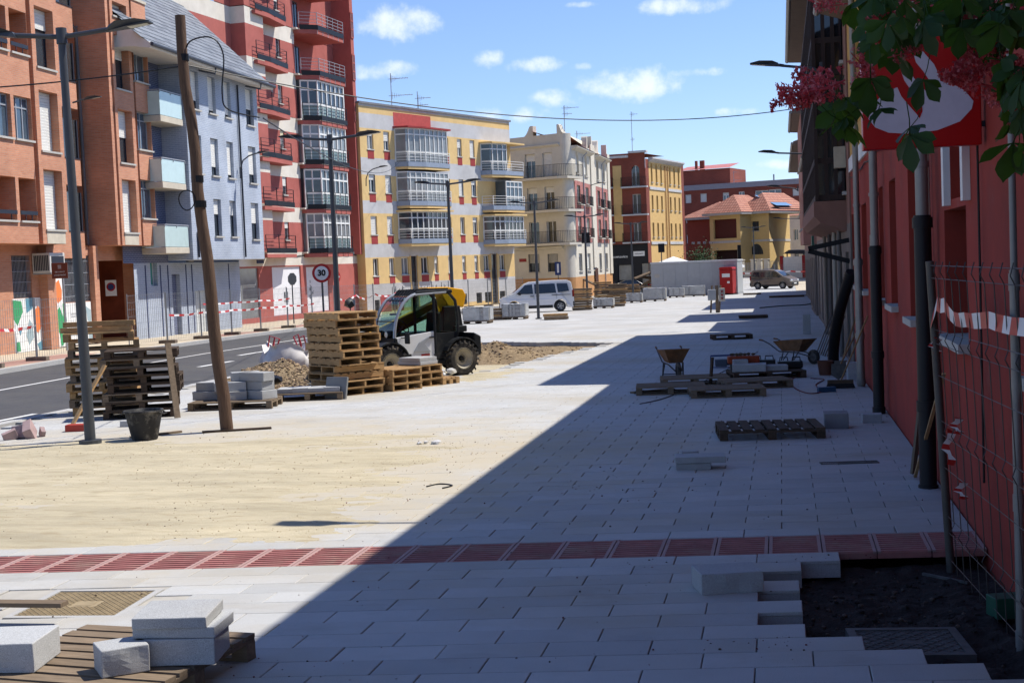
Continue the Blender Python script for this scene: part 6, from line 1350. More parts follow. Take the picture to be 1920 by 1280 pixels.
for i, (px_, py, sx, sy, h) in enumerate(((1407, 700, .8, .5, .14), (1440, 702, .7, .45, .10), (1392, 703, .35, .4, .22))):
    v = gp(px_, 708); rough_block('flat_stone', ('wide flat stone on the loaded pallet', 'round edged flat stone on the loaded pallet, right', 'thick stone at the left end of the loaded pallet')[i], 'stone', v.x+(px_-1410)*.003, PX.y+.45+.1*i, PX.z+.1455, .1*i, sx*.8, sy, h, 20+i)
# pile of blocks on a pallet, and a pallet of slabs beside it
a = gp(420, 770); pb = pallet('pallet under the grey kerb stones near the wooden pole', a.x, a.y+.55, a.z, math.radians(8), M_palg, 1.5, .9, 6)
bz = a.z+.1455; bl_ = [(-.55, .1, 0, 0, .5, .3), (-.5, .15, .16, .05, .5, .3), (-.02, -.05, 0, .5, .45, .3), (-.1, .0, .16, .45, .55, .3), (.42, .1, 0, -.5, .55, .35), (.4, .12, .16, -.45, .5, .3), (.38, .1, .32, -.4, .6, .28), (.1, .25, .32, .5, .5, .25)]
NM = ['left bottom', 'left top', 'middle bottom', 'middle upper', 'right bottom', 'right second', 'right topmost', 'rear top']
for i, (dx, dy, dz, r, sx, sy) in enumerate(bl_): rough_block('kerb_stone', NM[i]+' kerb stone of the pile by the wooden pole', 'kerb stone', a.x+dx, a.y+.55+dy, bz+dz, r, sx, sy, .155, 30+i)
a = gp(568, 752); pallet('low pallet of thin slabs left of the tall light stack', a.x, a.y+.4, a.z, math.radians(12), M_palg, 1.3, .8, 6)
for i in range(4): rough_block('granite_slab', ('leftmost', 'second', 'third', 'rightmost')[i]+' thin slab on the low pallet left of the tall stack', 'slab', a.x-.42+.29*i, a.y+.3+.05*i, a.z+.1455, .2, .3, .5, .08+.01*(i % 2), 40+i)
a = gp(630, 748); rough_block('granite_slab', 'grey slab leaning upright against the tall light stack', 'slab', a.x, a.y-.02, a.z, math.radians(-15), .46, .05, .42, 50, False, mat('slab_grey', '#7c7d7c'), tilt=(math.radians(-14), 0))
a = gp(548, 722); R = random.Random(6)
blk = MB(); stone(blk, 0, 0, .12, .16, R); tag(blk.build('black_sack', M_black, loc=gp(515, 722), smooth=True), 'crumpled black sack on the gravel behind the slab pallet', 'sack')
# rubble at the left edge
RB = random.Random(31)
for i, (px_, py, s) in enumerate(((40, 822, .22), (62, 820, .26), (22, 824, .16), (78, 818, .14))): v = gp(px_, py); rough_block('broken_stone', ('flat', 'largest upright', 'smallest', 'outer right')[i]+' broken pinkish stone by the left picture edge', 'stone', v.x, v.y, v.z, RB.uniform(0, 3), s*1.3, s*.5, s*.9, 60+i, True, mat('pinkish_stone', '#9c8582', var=.2), tilt=(RB.uniform(-.5, .5), RB.uniform(-.5, .5)))
v = gp(146, 808); rough_block('red_bag', 'small red bag on the paving behind the nearest lamp', 'bag', v.x, v.y, v.z, .2, .34, .2, .11, 70, True, mat('red_plastic', '#a84034', rough=.4))
v = gp(235, 800); rough_block('white_block', 'little white block on the paving left of the mortar bucket', 'block', v.x, v.y, v.z, .2, .14, .12, .1, 71)
# mortar bucket
v = gp(272, 824); bk = thing('mortar_bucket', 'black rubber mortar bucket with dried cement by the sand', 'bucket', v)
M_rub = mat('bucket_rubber', '#2f2f30', rough=.7, var=.3, scale=7, dirt='#9b968c', dscale=5, damt=.75)
m = MB(); m.lathe([(0, .01), (.17, .01), (.175, 0), (.185, .02), (.265, .40), (.285, .41), (.285, .435), (.262, .435), (.25, .40), (.17, .04), (0, .04)], 28); m.build('tub', M_rub, bk, smooth=True)
m = MB(); m.lathe([(0, .2), (.2, .2), (.205, .19)], 20); m.build('mortar', M_block, bk)
for sgn in (-1, 1): m = MB(); m.tube([(sgn*.27, -.07, .41), (sgn*.33, -.05, .38), (sgn*.33, .05, .38), (sgn*.27, .07, .41)], .012, 6); m.build('handle', M_rub, bk)
def plank(label, a, b, w=.1, h=.03, m=None, name='wood_plank', cat='plank'):
    a = Vector(a); b = Vector(b); mb = MB(); mb.bar(Vector((0,0,0)), b-a, w, h); o = mb.build(name, m or M_palg, loc=a); return tag(o, label, cat)
for k in range(2): plank(('lower','upper')[k]+' squared beam lying on top of the brown stack', (-12.55+.06*k, 22.55, zg(22.9)+10*.1455+.05+.1*k), (-11.35+.06*k, 22.85, zg(22.9)+10*.1455+.05+.1*k), .12, .09, M_pal, 'wood_beam', 'beam')
plank('thin plank on the sand edge right of the mortar bucket', gp(245, 822)+Vector((0, 0, .02)), gp(340, 811)+Vector((0, 0, .02)), .06, .03)
plank('dark board by the wooden pole foot, left end in place of the pole shadow', gp(378, 812)+Vector((0, .02, .015)), gp(508, 804)+Vector((0, .02, .015)), .1, .03, M_pald)  # plank right of the pole; its left end is the pole's shadow drawn as wood
a = gp(333, 785); plank('grey plank leaning on the right side of the dark stack', a+Vector((0, 0, .02)), Vector((a.x-.22, a.y+.25, 1.05)), .1, .03)
a = gp(135, 800); plank('brown plank leaning on the front of the brown stack', a+Vector((0, 0, .02)), Vector((a.x+.35, a.y+.55, .75)), .09, .03, M_pal)
# builder's bulk bag
v = gp(545, 694); bb = thing('bulk_bag', 'half empty white bulk bag with red loops on the gravel', 'bag', v+Vector((-.25, .5, -.08)), .5); bb.scale = (1.2, 1.2, 1.1)
M_bag = mat('bag_fabric', '#cfcac6', rough=.8, var=.08, dirt='#a3988a', dscale=2)
m = MB(); n = 28; rows = ((0, .50), (.12, .54), (.3, .55), (.45, .52), (.55, .47), (.62, .50), (.52, .40), (.40, .30), (.36, .0))
for j, (z, r) in enumerate(rows):
    for i in range(n):
        a_ = 2*PI*i/n; q_ = (abs(math.cos(a_))**.5, abs(math.sin(a_))**.5); rr = r*(1+.06*math.sin(a_*5+j)+.05*math.sin(a_*9-j*2)); zz = z+(.09*math.sin(a_*3+1)+.05*math.sin(a_*7))*(1 if 3 <= j <= 6 else 0)
        m.v.append((rr*math.copysign(q_[0], math.cos(a_)), rr*math.copysign(q_[1], math.sin(a_)), zz))
for j in range(len(rows)-1):
    for i in range(n): m.f.append((j*n+i, j*n+(i+1)%n, (j+1)*n+(i+1)%n, (j+1)*n+i)); m.mi.append(0)
m.build('bag_body', M_bag, bb, smooth=True, sharp=70)
for a_ in range(4): x, y = .48*math.cos(a_*PI/2+.78), .48*math.sin(a_*PI/2+.78); m = MB(); m.tube([(x, y, .3), (x*1.05, y, .62), (x*.9, y*1.2, .85), (x*.6, y*1.1, .8), (x*.75, y*.7, .6)], .018, 6); m.build('lifting_loop', mat('loop_red', '#8c2a35', rough=.7), bb)
# ================================================================== compact telehandler
M_tyre = mat('tyre_rubber', '#2d2b29', rough=.9, var=.2, scale=8, dirt='#8d8272', dscale=3, damt=.75)
M_rim = mat('rim_beige', '#a9a08c', rough=.6, var=.15, dirt='#7f7563', dscale=4)
M_lblk = mat('loader_black', '#1f2123', rough=.5, var=.15, dirt='#6e675c', dscale=3, damt=.3); M_lwht = mat('loader_white', '#dcdcda', rough=.35, var=.05, dirt='#a39a8b', dscale=3, damt=.35)
M_lsil = mat('loader_silver', '#a9acaf', rough=.35, var=.05, metal=.3); M_lyel = mat('loader_yellow', '#e2a21c', rough=.4, var=.06)
M_lgl = clear_glass('loader_glass', (.72, .86, .80))
hd = math.atan2(-.721, -.693); ld = thing('telehandler', 'small white and black telehandler with yellow boom on the gravel', 'telehandler', (-7.11-.24*0-.52, 30.17+.55, zg(30.2)-.03), hd)
# local: x forward, y left; rear axle at x = 0, front axle at x = 1.82, track 1.5 -> origin on the machine's axis above the rear axle
ld.location = (-7.11+.75*-.721, 30.17+.75*.693, zg(30.2)-.02); WB = 1.85; RW = .40
def big_wheel(x, y):
    w = thing('wheel', '', ''); del w['label'], w['category']; w.parent = ld; w.location = (x, y, RW); s = 1 if y > 0 else -1
    m = MB(); m.lathe([(.22, -.15), (.34, -.155), (.375, -.12), (.38, 0), (.375, .12), (.34, .155), (.22, .15)], 32, axis='y')
    for i in range(20):
        a = 2*PI*i/20
        for sg in (-1, 1):
            aa = a+(PI/20 if sg > 0 else 0); c, sn = math.cos(aa), math.sin(aa); c2, s2 = math.cos(aa+.2), math.sin(aa+.2)
            m.add([(c*.37, 0, sn*.37), (c*.408, .0, sn*.408), (c2*.408, sg*.155, s2*.408), (c2*.34, sg*.165, s2*.34), (math.cos(aa+.11)*.37, 0, math.sin(aa+.11)*.37), (math.cos(aa+.11)*.408, 0, math.sin(aa+.11)*.408), (math.cos(aa+.31)*.408, sg*.155, math.sin(aa+.31)*.408), (math.cos(aa+.31)*.34, sg*.165, math.sin(aa+.31)*.34)],
                [(0,1,2,3), (7,6,5,4), (1,5,6,2), (2,6,7,3), (0,4,5,1)])
    m.build('tyre', M_tyre, w, smooth=True, sharp=35)
    m = MB(); m.lathe([(0, s*.03), (.09, s*.03), (.1, s*.06), (.14, s*.055), (.2, s*.10), (.235, s*.152), (.245, s*.15), (.23, -s*.1), (0, -s*.1)], 28, axis='y'); m.build('rim', M_rim, w, smooth=True, sharp=30)
    m = MB(); m.lathe([(0, s*.085), (.05, s*.085), (.065, s*.031)], 16, axis='y'); m.build('hub', M_lblk, w, smooth=True)
for x in (0, WB):
    for y in (.75, -.75): big_wheel(x, y)
m = MB(); m.box(-.55, WB+.45, -.42, .42, .32, .72); m.prism([(-.75, .45), (-.55, .35), (-.55, .95), (-.75, .85)], -.5, .5, 'xz'); m.build('chassis', M_lblk, ld, bevel=.03)
for x in (0, WB): m = MB(); m.tube([(x, -.7, RW), (x, .7, RW)], .09, 10); m.build('axle', M_lblk, ld)
# cab on the left: side outline x 0.42 .. 1.55
CY0, CY1 = -.12, .72
def arc_pts(n=12):   # front door pillar, curved, from sill up to the roof
    return [(1.66-.62*(1-math.cos(PI/2*t))-.02*t, .95+.93*math.sin(PI/2*t)) for t in [i/n for i in range(n+1)]]
fp = arc_pts()
body = [(.40, .40), (1.52, .40), (1.60, .62), (1.66, .95)]
side = [(.40, .46), (1.42, .46), (1.58, .70), (1.66, .97), (.40, 1.02)]
m = MB(); m.prism([(.62, .42), (1.40, .42), (1.55, .68), (1.62, .96), (.62, 1.05)], CY1-.09, CY1+.0, 'xz'); dr = m.build('door', M_lwht, ld, bevel=.015)
m = MB(); m.prism([(.75, .60), (1.2, .62), (1.05, .82), (.82, .93), (.72, .97), (.9, .78)], CY1+.001, CY1+.02, 'xz'); m.build('door_crease', M_lsil, dr, bevel=.01)
m = MB(); m.prism([(.60, .5), (.67, .5), (.67, .54), (.60, .54)], CY1+.002, CY1+.03, 'xz'); m.build('hinge', M_lblk, dr)
m = MB(); m.box(.66, .78, CY1+.005, CY1+.035, .90, .93); m.build('handle', M_lblk, dr)
m = MB()
for y in (CY1, CY0): m.tube([(a, y, b) for a, b in fp]+[(.30, y, 1.90)], .035, 8)
m.build('cab_arch', M_lsil, ld, smooth=True)
m = MB()
for y in (CY1-.005, CY0): m.tube([(.62, y, .45), (.62, y, 1.88)], .035, 8); m.tube([(.02, y, .98), (.0, y, 1.3), (.06, y, 1.7), (.22, y, 1.88)], .035, 8)
for x, z in ((.62, 1.88), (.22, 1.88), (.02, .98)): m.tube([(x, CY0, z), (x, CY1, z)], .03, 8)
for i in (3, 8): m.tube([(fp[i][0], CY0, fp[i][1]), (fp[i][0], CY1, fp[i][1])], .012, 6)
m.build('cab_frame', M_lblk, ld, smooth=True)
# glazing
m = MB(); m.prism([(.65, 1.06)]+[(1.62, .99)]+[(a-.03, b) for a, b in fp[1:]]+[(.65, 1.85)], CY1-.012, CY1-.004, 'xz'); m.build('door_glass', M_lgl, dr)
m = MB(); m.prism([(.59, 1.0), (.59, 1.85), (.24, 1.85), (.09, 1.68), (.04, 1.3), (.06, 1.0)], CY1-.012, CY1-.004, 'xz'); m.build('rear_side_glass', M_lgl, ld)
m = MB(); vs = []; 
for a, b in fp: vs += [(a, CY0+.02, b), (a, CY1-.02, b)]
m.add(vs, [(2*i, 2*i+1, 2*i+3, 2*i+2) for i in range(len(fp)-1)]); m.build('windscreen', M_lgl, ld, smooth=True)
m = MB(); m.prism([(.03, .98), (.0, 1.3), (.06, 1.7), (.22, 1.86), (.62, 1.86), (1.02, 1.86), (1.45, 1.5), (1.62, .98)], CY0-.012, CY0-.004, 'xz'); m.build('right_glass', M_lgl, ld)
m = MB(); m.prism([(.02, .55), (.61, .55), (.61, 1.0), (.02, 1.0)], CY1-.05, CY1-.002, 'xz'); m.prism([(.35, .42), (.6, .42), (.6, .55), (.2, .55)], CY1-.05, CY1-.002, 'xz'); m.build('rear_side_panel', M_lblk, ld, bevel=.01)
m = MB(); m.prism([(.13, 1.87), (1.06, 1.87), (1.14, 1.80), (1.17, 1.83), (1.05, 1.95), (.15, 1.95)], CY0-.03, CY1+.03, 'xz'); rf_ = m.build('cab_roof', M_lblk, ld, bevel=.02)
for k in range(7): m = MB(); y = CY0+.05+k*.12; m.bar((.2, y, 1.965), (1.05, y, 1.965), .035, .03); m.bar((1.05, y, 1.965), (1.28, y, 1.72), .03, .02); m.build('roof_guard_bar', M_lblk, rf_)
m = MB(); m.box(1.56, 1.66, CY0, CY1, .5, .95); m.build('cab_front_panel', M_lblk, ld, bevel=.02)
# driver's seat, wheel
m = MB(); m.box(.42, .85, .05, .55, .75, .88); m.prism([(.38, .85), (.50, .85), (.42, 1.45), (.32, 1.45)], .07, .53, 'xz'); m.build('driver_seat', M_lblk, ld, bevel=.03)
m = MB(); m.lathe([(.165, -.012), (.18, 0), (.165, .012), (.15, 0), (.165, -.012)], 20, M=T(1.18, .3, 1.18) @ Matrix.Rotation(math.radians(-55), 4, 'Y')); m.tube([(1.18, .3, 1.18), (1.38, .3, .9)], .03, 8); m.build('steering_wheel', M_lblk, ld, smooth=True)
# boom on the machine's right, rising to the rear pivot
m = MB(); a, b = Vector((-.5, -.28, 1.72)), Vector((2.05, -.28, .78)); m.bar(a, b, .22, .28); m.build('boom', M_lyel, ld, bevel=.02)
m = MB(); m.prism([(-.80, 1.78), (-.72, 1.92), (-.30, 1.99), (.25, 2.0), (.25, 1.95), (-.1, 1.88), (-.3, 1.55), (-.72, 1.5)], -.50, -.13, 'xz'); m.build('boom_pivot', M_lyel, ld, bevel=.02)
m = MB(); m.prism([(-.7, .8), (-.1, .8), (-.15, 1.55), (-.6, 1.55)], -.46, -.1, 'xz'); m.build('rear_tower', M_lblk, ld, bevel=.02)
m = MB(); m.box(.1, 1.5, -.72, -.42, .45, 1.0); m.build('engine_cover', M_lwht, ld, bevel=.05)
m = MB(); m.bar((2.0, -.28, .85), (2.35, -.1, .45), .25, .3); m.box(2.2, 2.42, -.4, .35, .3, .75); m.build('boom_head', M_lyel, ld, bevel=.02)
m = MB(); m.box(1.62, 1.95, -.45, -.08, .62, 1.05); m.build('yellow_nose', M_lyel, ld, bevel=.03)
# fenders
for x in (0, WB):
    m = MB(); n = 10
    for i in range(n):
        a0, a1 = [math.radians(25+130*k/n) for k in (i, i+1)]; r = .45
        m.add([(x+r*math.cos(a0), .56, RW+r*math.sin(a0)), (x+r*math.cos(a0), 0.90, RW+r*math.sin(a0)), (x+r*math.cos(a1), 0.90, RW+r*math.sin(a1)), (x+r*math.cos(a1), .56, RW+r*math.sin(a1)),
               (x+(r+.03)*math.cos(a0), .56, RW+(r+.03)*math.sin(a0)), (x+(r+.03)*math.cos(a0), 0.90, RW+(r+.03)*math.sin(a0)), (x+(r+.03)*math.cos(a1), 0.90, RW+(r+.03)*math.sin(a1)), (x+(r+.03)*math.cos(a1), .56, RW+(r+.03)*math.sin(a1))],
              [(0,1,2,3), (7,6,5,4), (1,5,6,2), (0,3,7,4), (0,4,5,1), (3,2,6,7)])
    m.build('fender', M_lblk, ld)
for y in (.08, .55): m = MB(); m.lathe([(0, .05), (.07, .045), (.085, .02), (.085, -.06), (0, -.08)], 16, (1.72, y, 1.03), 'x'); hl_ = m.build('headlight', M_lblk, ld, smooth=True); m = MB(); m.lathe([(0, .058), (.066, .05)], 16, (1.72, y, 1.03), 'x'); m.build('lens', M_led, hl_)
m = MB(); m.box(1.42, 1.47, CY1+.1, CY1+.26, .82, 1.06); m.bar((1.5, CY1, .95), (1.45, CY1+.12, .95), .025); m.build('mirror', M_lblk, ld, bevel=.02)
m = MB(); m.tube([(1.7, .2, 1.0), (1.45, .45, 1.35)], .012, 5); m.build('wiper', M_lblk, ld)
m = MB(); m.box(-.3, -.02, .45, .62, .98, 1.12); m.build('tail_light_box', M_lblk, ld, bevel=.02)
M_bk = mat('worn_steel', '#77736a', rough=.55, var=.25, scale=5, metal=.4, dirt='#8b7a63', dscale=3)
m = MB(); m.prism([(2.42, .2), (2.5, .02), (3.2, -.0), (3.2, .03), (2.62, .12), (2.5, .35), (2.62, .85), (2.55, .86), (2.40, .5)], -.78, .78, 'xz')
for y in (-.78, .76): m.prism([(2.42, .2), (2.5, .02), (3.18, .01), (2.62, .82), (2.42, .5)], y, y+.02, 'xz')
m.build('bucket', M_bk, ld)

lettering(ld, 'TL', .3, .0, 0, .01, M_lblk) if False else None
for i, (P_1, P_2) in enumerate((((.1, -.1, 1.5), (1.9, -.1, .95)), ((.0, -.46, 1.45), (1.9, -.46, .9)))):
    m = MB(); m.tube([P_1, ((P_1[0]+P_2[0])/2, P_1[1], (P_1[2]+P_2[2])/2-.12), P_2], .016, 6); m.build('hydraulic_hose', M_lblk, ld)
m = MB(); m.prism([(1.25, .5), (1.40, .5), (1.44, .58), (1.25, .58)], CY1+.002, CY1+.006, 'xz'); m.build('decal', M_lblk, dr)
m = MB(); m.box(.78, 1.0, CY1+.002, CY1+.005, .52, .56); m.build('decal', mat('decal_red', '#a02a22'), dr)
m = MB(); m.box(.35, 1.3, .45, .74, .28, .40); m.build('step', M_lblk, ld, bevel=.02)
# ================================================================== cars
M_carw = mat('car_white', '#d9dbdd', rough=.25, var=.02, coat=.6); M_cart = mat('car_taupe', '#6a6058', rough=.3, var=.04, coat=.5, dirt='#8a8074', dscale=2, damt=.3); M_card = mat('car_dark', '#22262b', rough=.25, var=.03, coat=.6)
M_cgl = glass_mat('car_glass', (.02, .025, .03)); M_trim = mat('car_trim', '#26282b', rough=.6); M_tl = mat('tail_light', '#7d1414', rough=.25); M_hlm = mat('head_light', '#c9ced2', rough=.15); M_alloy = mat('alloy', '#9b9da0', rough=.35, metal=.5)
def car(name, label, cat, x, y, z, rz, paint, L=4.4, H=1.85, Wd=1.85, kind_='van', rack=False):
    """x forward; outline lofted across the width with tumblehome"""
    t = thing(name, label, cat, (x, y, z), rz); R_ = .33; xf = L/2; xr = -L/2; wf, wr = xf-.85, xr+.82
    if kind_ == 'van': top = [(xr, .45), (xr-.0, .9), (xr+.04, 1.15), (xr+.14, H-.12), (xr+.35, H), (xr+1.2, H+.02), (xf-1.75, H-.04), (xf-1.45, H-.16), (xf-.78, 1.16), (xf-.5, 1.06), (xf-.12, .92), (xf-.01, .72), (xf, .5)]
    else: top = [(xr, .45), (xr, .8), (xr+.1, .95), (xr+.5, 1.0), (xr+1.1, H-.05), (xr+1.7, H), (xf-2.0, H-.05), (xf-1.2, 1.0), (xf-.3, .8), (xf, .6), (xf, .45)]
    def arch(cx): return [(cx+.40*math.cos(a), .33+.40*math.sin(a)) for a in [math.radians(v) for v in (-12, 15, 45, 75, 105, 135, 165, 192)]]
    low = [(xf, .3), (xf-.1, .22)]+[(a, max(b, .22)) for a, b in arch(wf)]+[(a, max(b, .22)) for a, b in arch(wr)]+[(xr+.1, .22), (xr, .3)]
    out = top+low; n = len(out)
    def hw(zz, xx): 
        w = Wd/2-(0 if zz < 1.0 else (zz-1.0)*.20)-(.03 if zz < .4 else 0); e = max(0, abs(xx)-(L/2-.35))/.35; return w-.14*e*e
    m = MB(); vs = [(a, hw(b, a), b) for a, b in out]+[(a, -hw(b, a), b) for a, b in out]
    m.add(vs, [tuple(range(n)), tuple(range(2*n-1, n-1, -1))]+[(i, n+i, n+(i+1) % n, (i+1) % n) for i in range(n)]); o = m.build('body', paint, t, bevel=.03)
    def sidepoly(nm, P, mt, off=.008, par=None, both=True):
        for sg in ((1, -1) if both else (1,)):
            q = MB(); k = len(P); q.add([(a, sg*(hw(b, a)+off), b) for a, b in P]+[(a, sg*(hw(b, a)-.03), b) for a, b in P], [tuple(range(k)), tuple(range(2*k-1, k-1, -1))]+[(i, k+i, k+(i+1) % k, (i+1) % k) for i in range(k)]); q.build(nm, mt, par or t)
    if kind_ == 'van':
        zt = H-.17; sidepoly('front_window', [(xf-1.0, 1.12), (xf-1.52, zt-.04), (xf-1.95, zt), (xf-1.98, 1.1)], M_cgl); sidepoly('rear_window', [(xf-2.08, 1.1), (xf-2.06, zt), (xr+1.12, zt), (xr+1.05, 1.12)], M_cgl); sidepoly('quarter_window', [(xr+.95, 1.14), (xr+1.0, zt), (xr+.38, zt-.03), (xr+.28, 1.2)], M_cgl)
        sidepoly('sill_trim', [(wf-.45, .24), (wf-.45, .42), (wr+.45, .42), (wr+.45, .24)], M_trim, .012); sidepoly('side_rail', [(wr+.5, .98), (wr+.5, 1.01), (xr+.2, 1.01), (xr+.2, .98)], M_trim, .01)
        for xx in (xf-1.98, xr+1.08): sidepoly('door_gap', [(xx-.055, .45), (xx-.055, 1.08), (xx-.045, 1.08), (xx-.045, .45)], M_trim, .004)
        for xx in (xf-1.9, xf-2.25): sidepoly('door_handle', [(xx-.1, .95), (xx-.1, .99), (xx+.1, .99), (xx+.1, .95)], M_trim, .02)
        q = MB(); a0, a1 = (xf-.80, 1.19), (xf-1.44, H-.18); q.add([(a0[0]+.01, .70, a0[1]+.012), (a0[0]+.01, -.70, a0[1]+.012), (a1[0]+.012, -.62, a1[1]+.012), (a1[0]+.012, .62, a1[1]+.012)], [(0,1,2,3)]); q.build('windscreen', M_cgl, t)
        q = MB(); q.add([(xr-.0, .7, 1.2), (xr-.0, -.7, 1.2), (xr+.118, -.64, H-.2), (xr+.118, .64, H-.2)], [(0,1,2,3)]); q.build('rear_screen', M_cgl, t)
    else:
        zt = H-.1; sidepoly('side_window', [(xf-1.5, 1.0), (xf-2.1, zt), (xr+1.3, zt-.02), (xr+.85, 1.02)], M_cgl)
        q = MB(); q.add([(xf-1.25, .68, 1.02), (xf-1.25, -.68, 1.02), (xf-1.98, -.58, H-.06), (xf-1.98, .58, H-.06)], [(0,1,2,3)]); q.build('windscreen', M_cgl, t)
    for sg in (1, -1):
        q = MB(); q.box(xf-.16, xf+.012, sg*.52, sg*.80, .68, .86); q.build('headlight', M_hlm, t, bevel=.03); q = MB(); q.box(xr-.012, xr+.1, sg*.68, sg*.82, .85, 1.25); q.build('tail_light', M_tl, t, bevel=.02)
        q = MB(); q.box(xf-1.25, xf-1.1, sg*(Wd/2+.02), sg*(Wd/2+.17), 1.06, 1.24); q.build('mirror', M_trim if kind_ == 'van' else paint, t, bevel=.03)
    q = MB(); q.box(xf-.12, xf+.03, -.72, .72, .3, .62); q.build('front_bumper', M_trim, t, bevel=.04); q = MB(); q.box(xr-.04, xr+.1, -.8, .8, .3, .6); q.build('rear_bumper', M_trim, t, bevel=.04)
    q = MB(); q.box(xf-.02, xf+.035, -.26, .26, .44, .55); q.build('number_plate', M_white, t)
    for xx in (wf, wr):
        for sg in (1, -1):
            w = bpy.data.objects.new('wheel', None); COL.objects.link(w); w.parent = t; w.location = (xx, sg*(Wd/2-.12), R_)
            q = MB(); q.lathe([(.2, -.1), (.29, -.105), (.325, -.08), (.33, 0), (.325, .08), (.29, .105), (.2, .1)], 24, axis='y'); q.build('tyre', M_trim, w, smooth=True)
            q = MB(); q.lathe([(0, sg*.06), (.06, sg*.07), (.17, sg*.06), (.2, sg*.095), (.215, sg*.09)], 20, axis='y')
            q.build('rim', M_alloy, w, smooth=True); q = MB()
            for k in range(5): a = 2*PI*k/5; q.prism([(.08*math.cos(a-.35), .08*math.sin(a-.35)), (.17*math.cos(a-.25), .17*math.sin(a-.25)), (.17*math.cos(a+.25), .17*math.sin(a+.25)), (.08*math.cos(a+.35), .08*math.sin(a+.35))], sg*.066, sg*.072, 'xz')
            q.build('spoke_gaps', M_trim, w)
    if rack:
        q = MB()
        for sg in (1, -1): q.tube([(xr+.5, sg*.6, H+.07), (xf-1.9, sg*.6, H+.07)], .025, 6)
        q.build('roof_rails', M_alloy, t)
    return t
a = gp(1050, 584); b = DP(1003, 560, depth_of(a)+.4); car('parked_van', 'white parked van seen from its left side on the plaza', 'van', b.x, b.y+.5, zg(b.y), math.radians(192), M_carw, 4.4, 1.84, 1.85)
a = gp(1452, 542); car('parked_car', 'dusty taupe car facing right beside the red toilet cabin', 'car', a.x, a.y+1.2, zg(a.y), math.radians(-26), M_cart, 4.2, 1.78, 1.8, rack=True)
b = DP(1172, 530, 126); car('parked_car', 'dark low car half hidden behind the pallet heap', 'car', b.x, b.y, zg(b.y), math.radians(190), M_card, 4.2, 1.42, 1.75, 'saloon')
# ================================================================== site cabin and toilet
M_cab = mat('cabin_grey', '#a9adb0', rough=.6, var=.05, dirt='#8b8d8c', dscale=.6, damt=.3)
A = gp(1383, 552); A = A+Vector((0, 1.2, 0)); B = DP(1222, 552, depth_of(A)+2.5); d = Vector((A.x-B.x, A.y-B.y, 0)); L = d.length
ct = thing('site_cabin', 'long pale grey site cabin behind the paver bundles', 'cabin', (B.x, B.y, zg(A.y)), math.atan2(d.y, d.x)); Hh = DP(1300, 489, depth_of(A)+3).z-zg(A.y)
m = MB(); m.box(0, L, 0, 2.4, .12, Hh-.15); m.build('walls', M_cab, ct, bevel=.03); m = MB(); m.box(-.04, L+.04, -.04, 2.44, Hh-.149, Hh); m.build('roof_frame', mat('cabin_frame', '#c6c9ca', rough=.5), ct); m = MB(); m.box(-.03, L+.03, -.03, 2.43, 0, .118); m.build('floor_frame', M_greyf, ct)
for i in range(1, 7): m = MB(); m.box(L*i/7-.015, L*i/7+.015, -.012, -.001, .13, Hh-.16); m.build('panel_joint', M_greyf, ct)
m = MB(); m.box(.3, .75, -.02, -.002, 1.6, 1.9); m.build('vent', M_sill, ct)
M_tlr = mat('toilet_red', '#a01b1b', rough=.45, var=.06); a = gp(1366, 552); tl = thing('portable_toilet', 'bright red portable toilet cabin at the end of the site cabin', 'toilet', (a.x, a.y-.5, a.z), math.radians(-14))
m = MB(); m.box(-.55, .55, -.55, .55, .1, 2.1); m.build('cabin', M_tlr, tl, bevel=.04); m = MB(); m.box(-.58, .58, -.58, .58, 0, .1); m.build('skid', M_trim, tl); m = MB(); m.prism([(-.6, 2.1), (.6, 2.1), (.5, 2.28), (-.5, 2.28)], -.6, .6, 'xz'); m.build('roof', M_tlr, tl, bevel=.02)
m = MB(); m.box(-.4, .42, -.575, -.552, .2, 2.0); dr_ = m.build('door', M_tlr, tl); m = MB(); m.box(-.32, .34, -.585, -.576, 1.45, 1.75); m.build('notice', M_white, dr_); m = MB(); m.box(.1, .32, -.585, -.576, .95, 1.12); m.build('small_notice', M_white, dr_); m = MB(); m.box(-.575, -.552, -.3, .3, 1.4, 1.75); m.build('side_notice', M_white, tl)
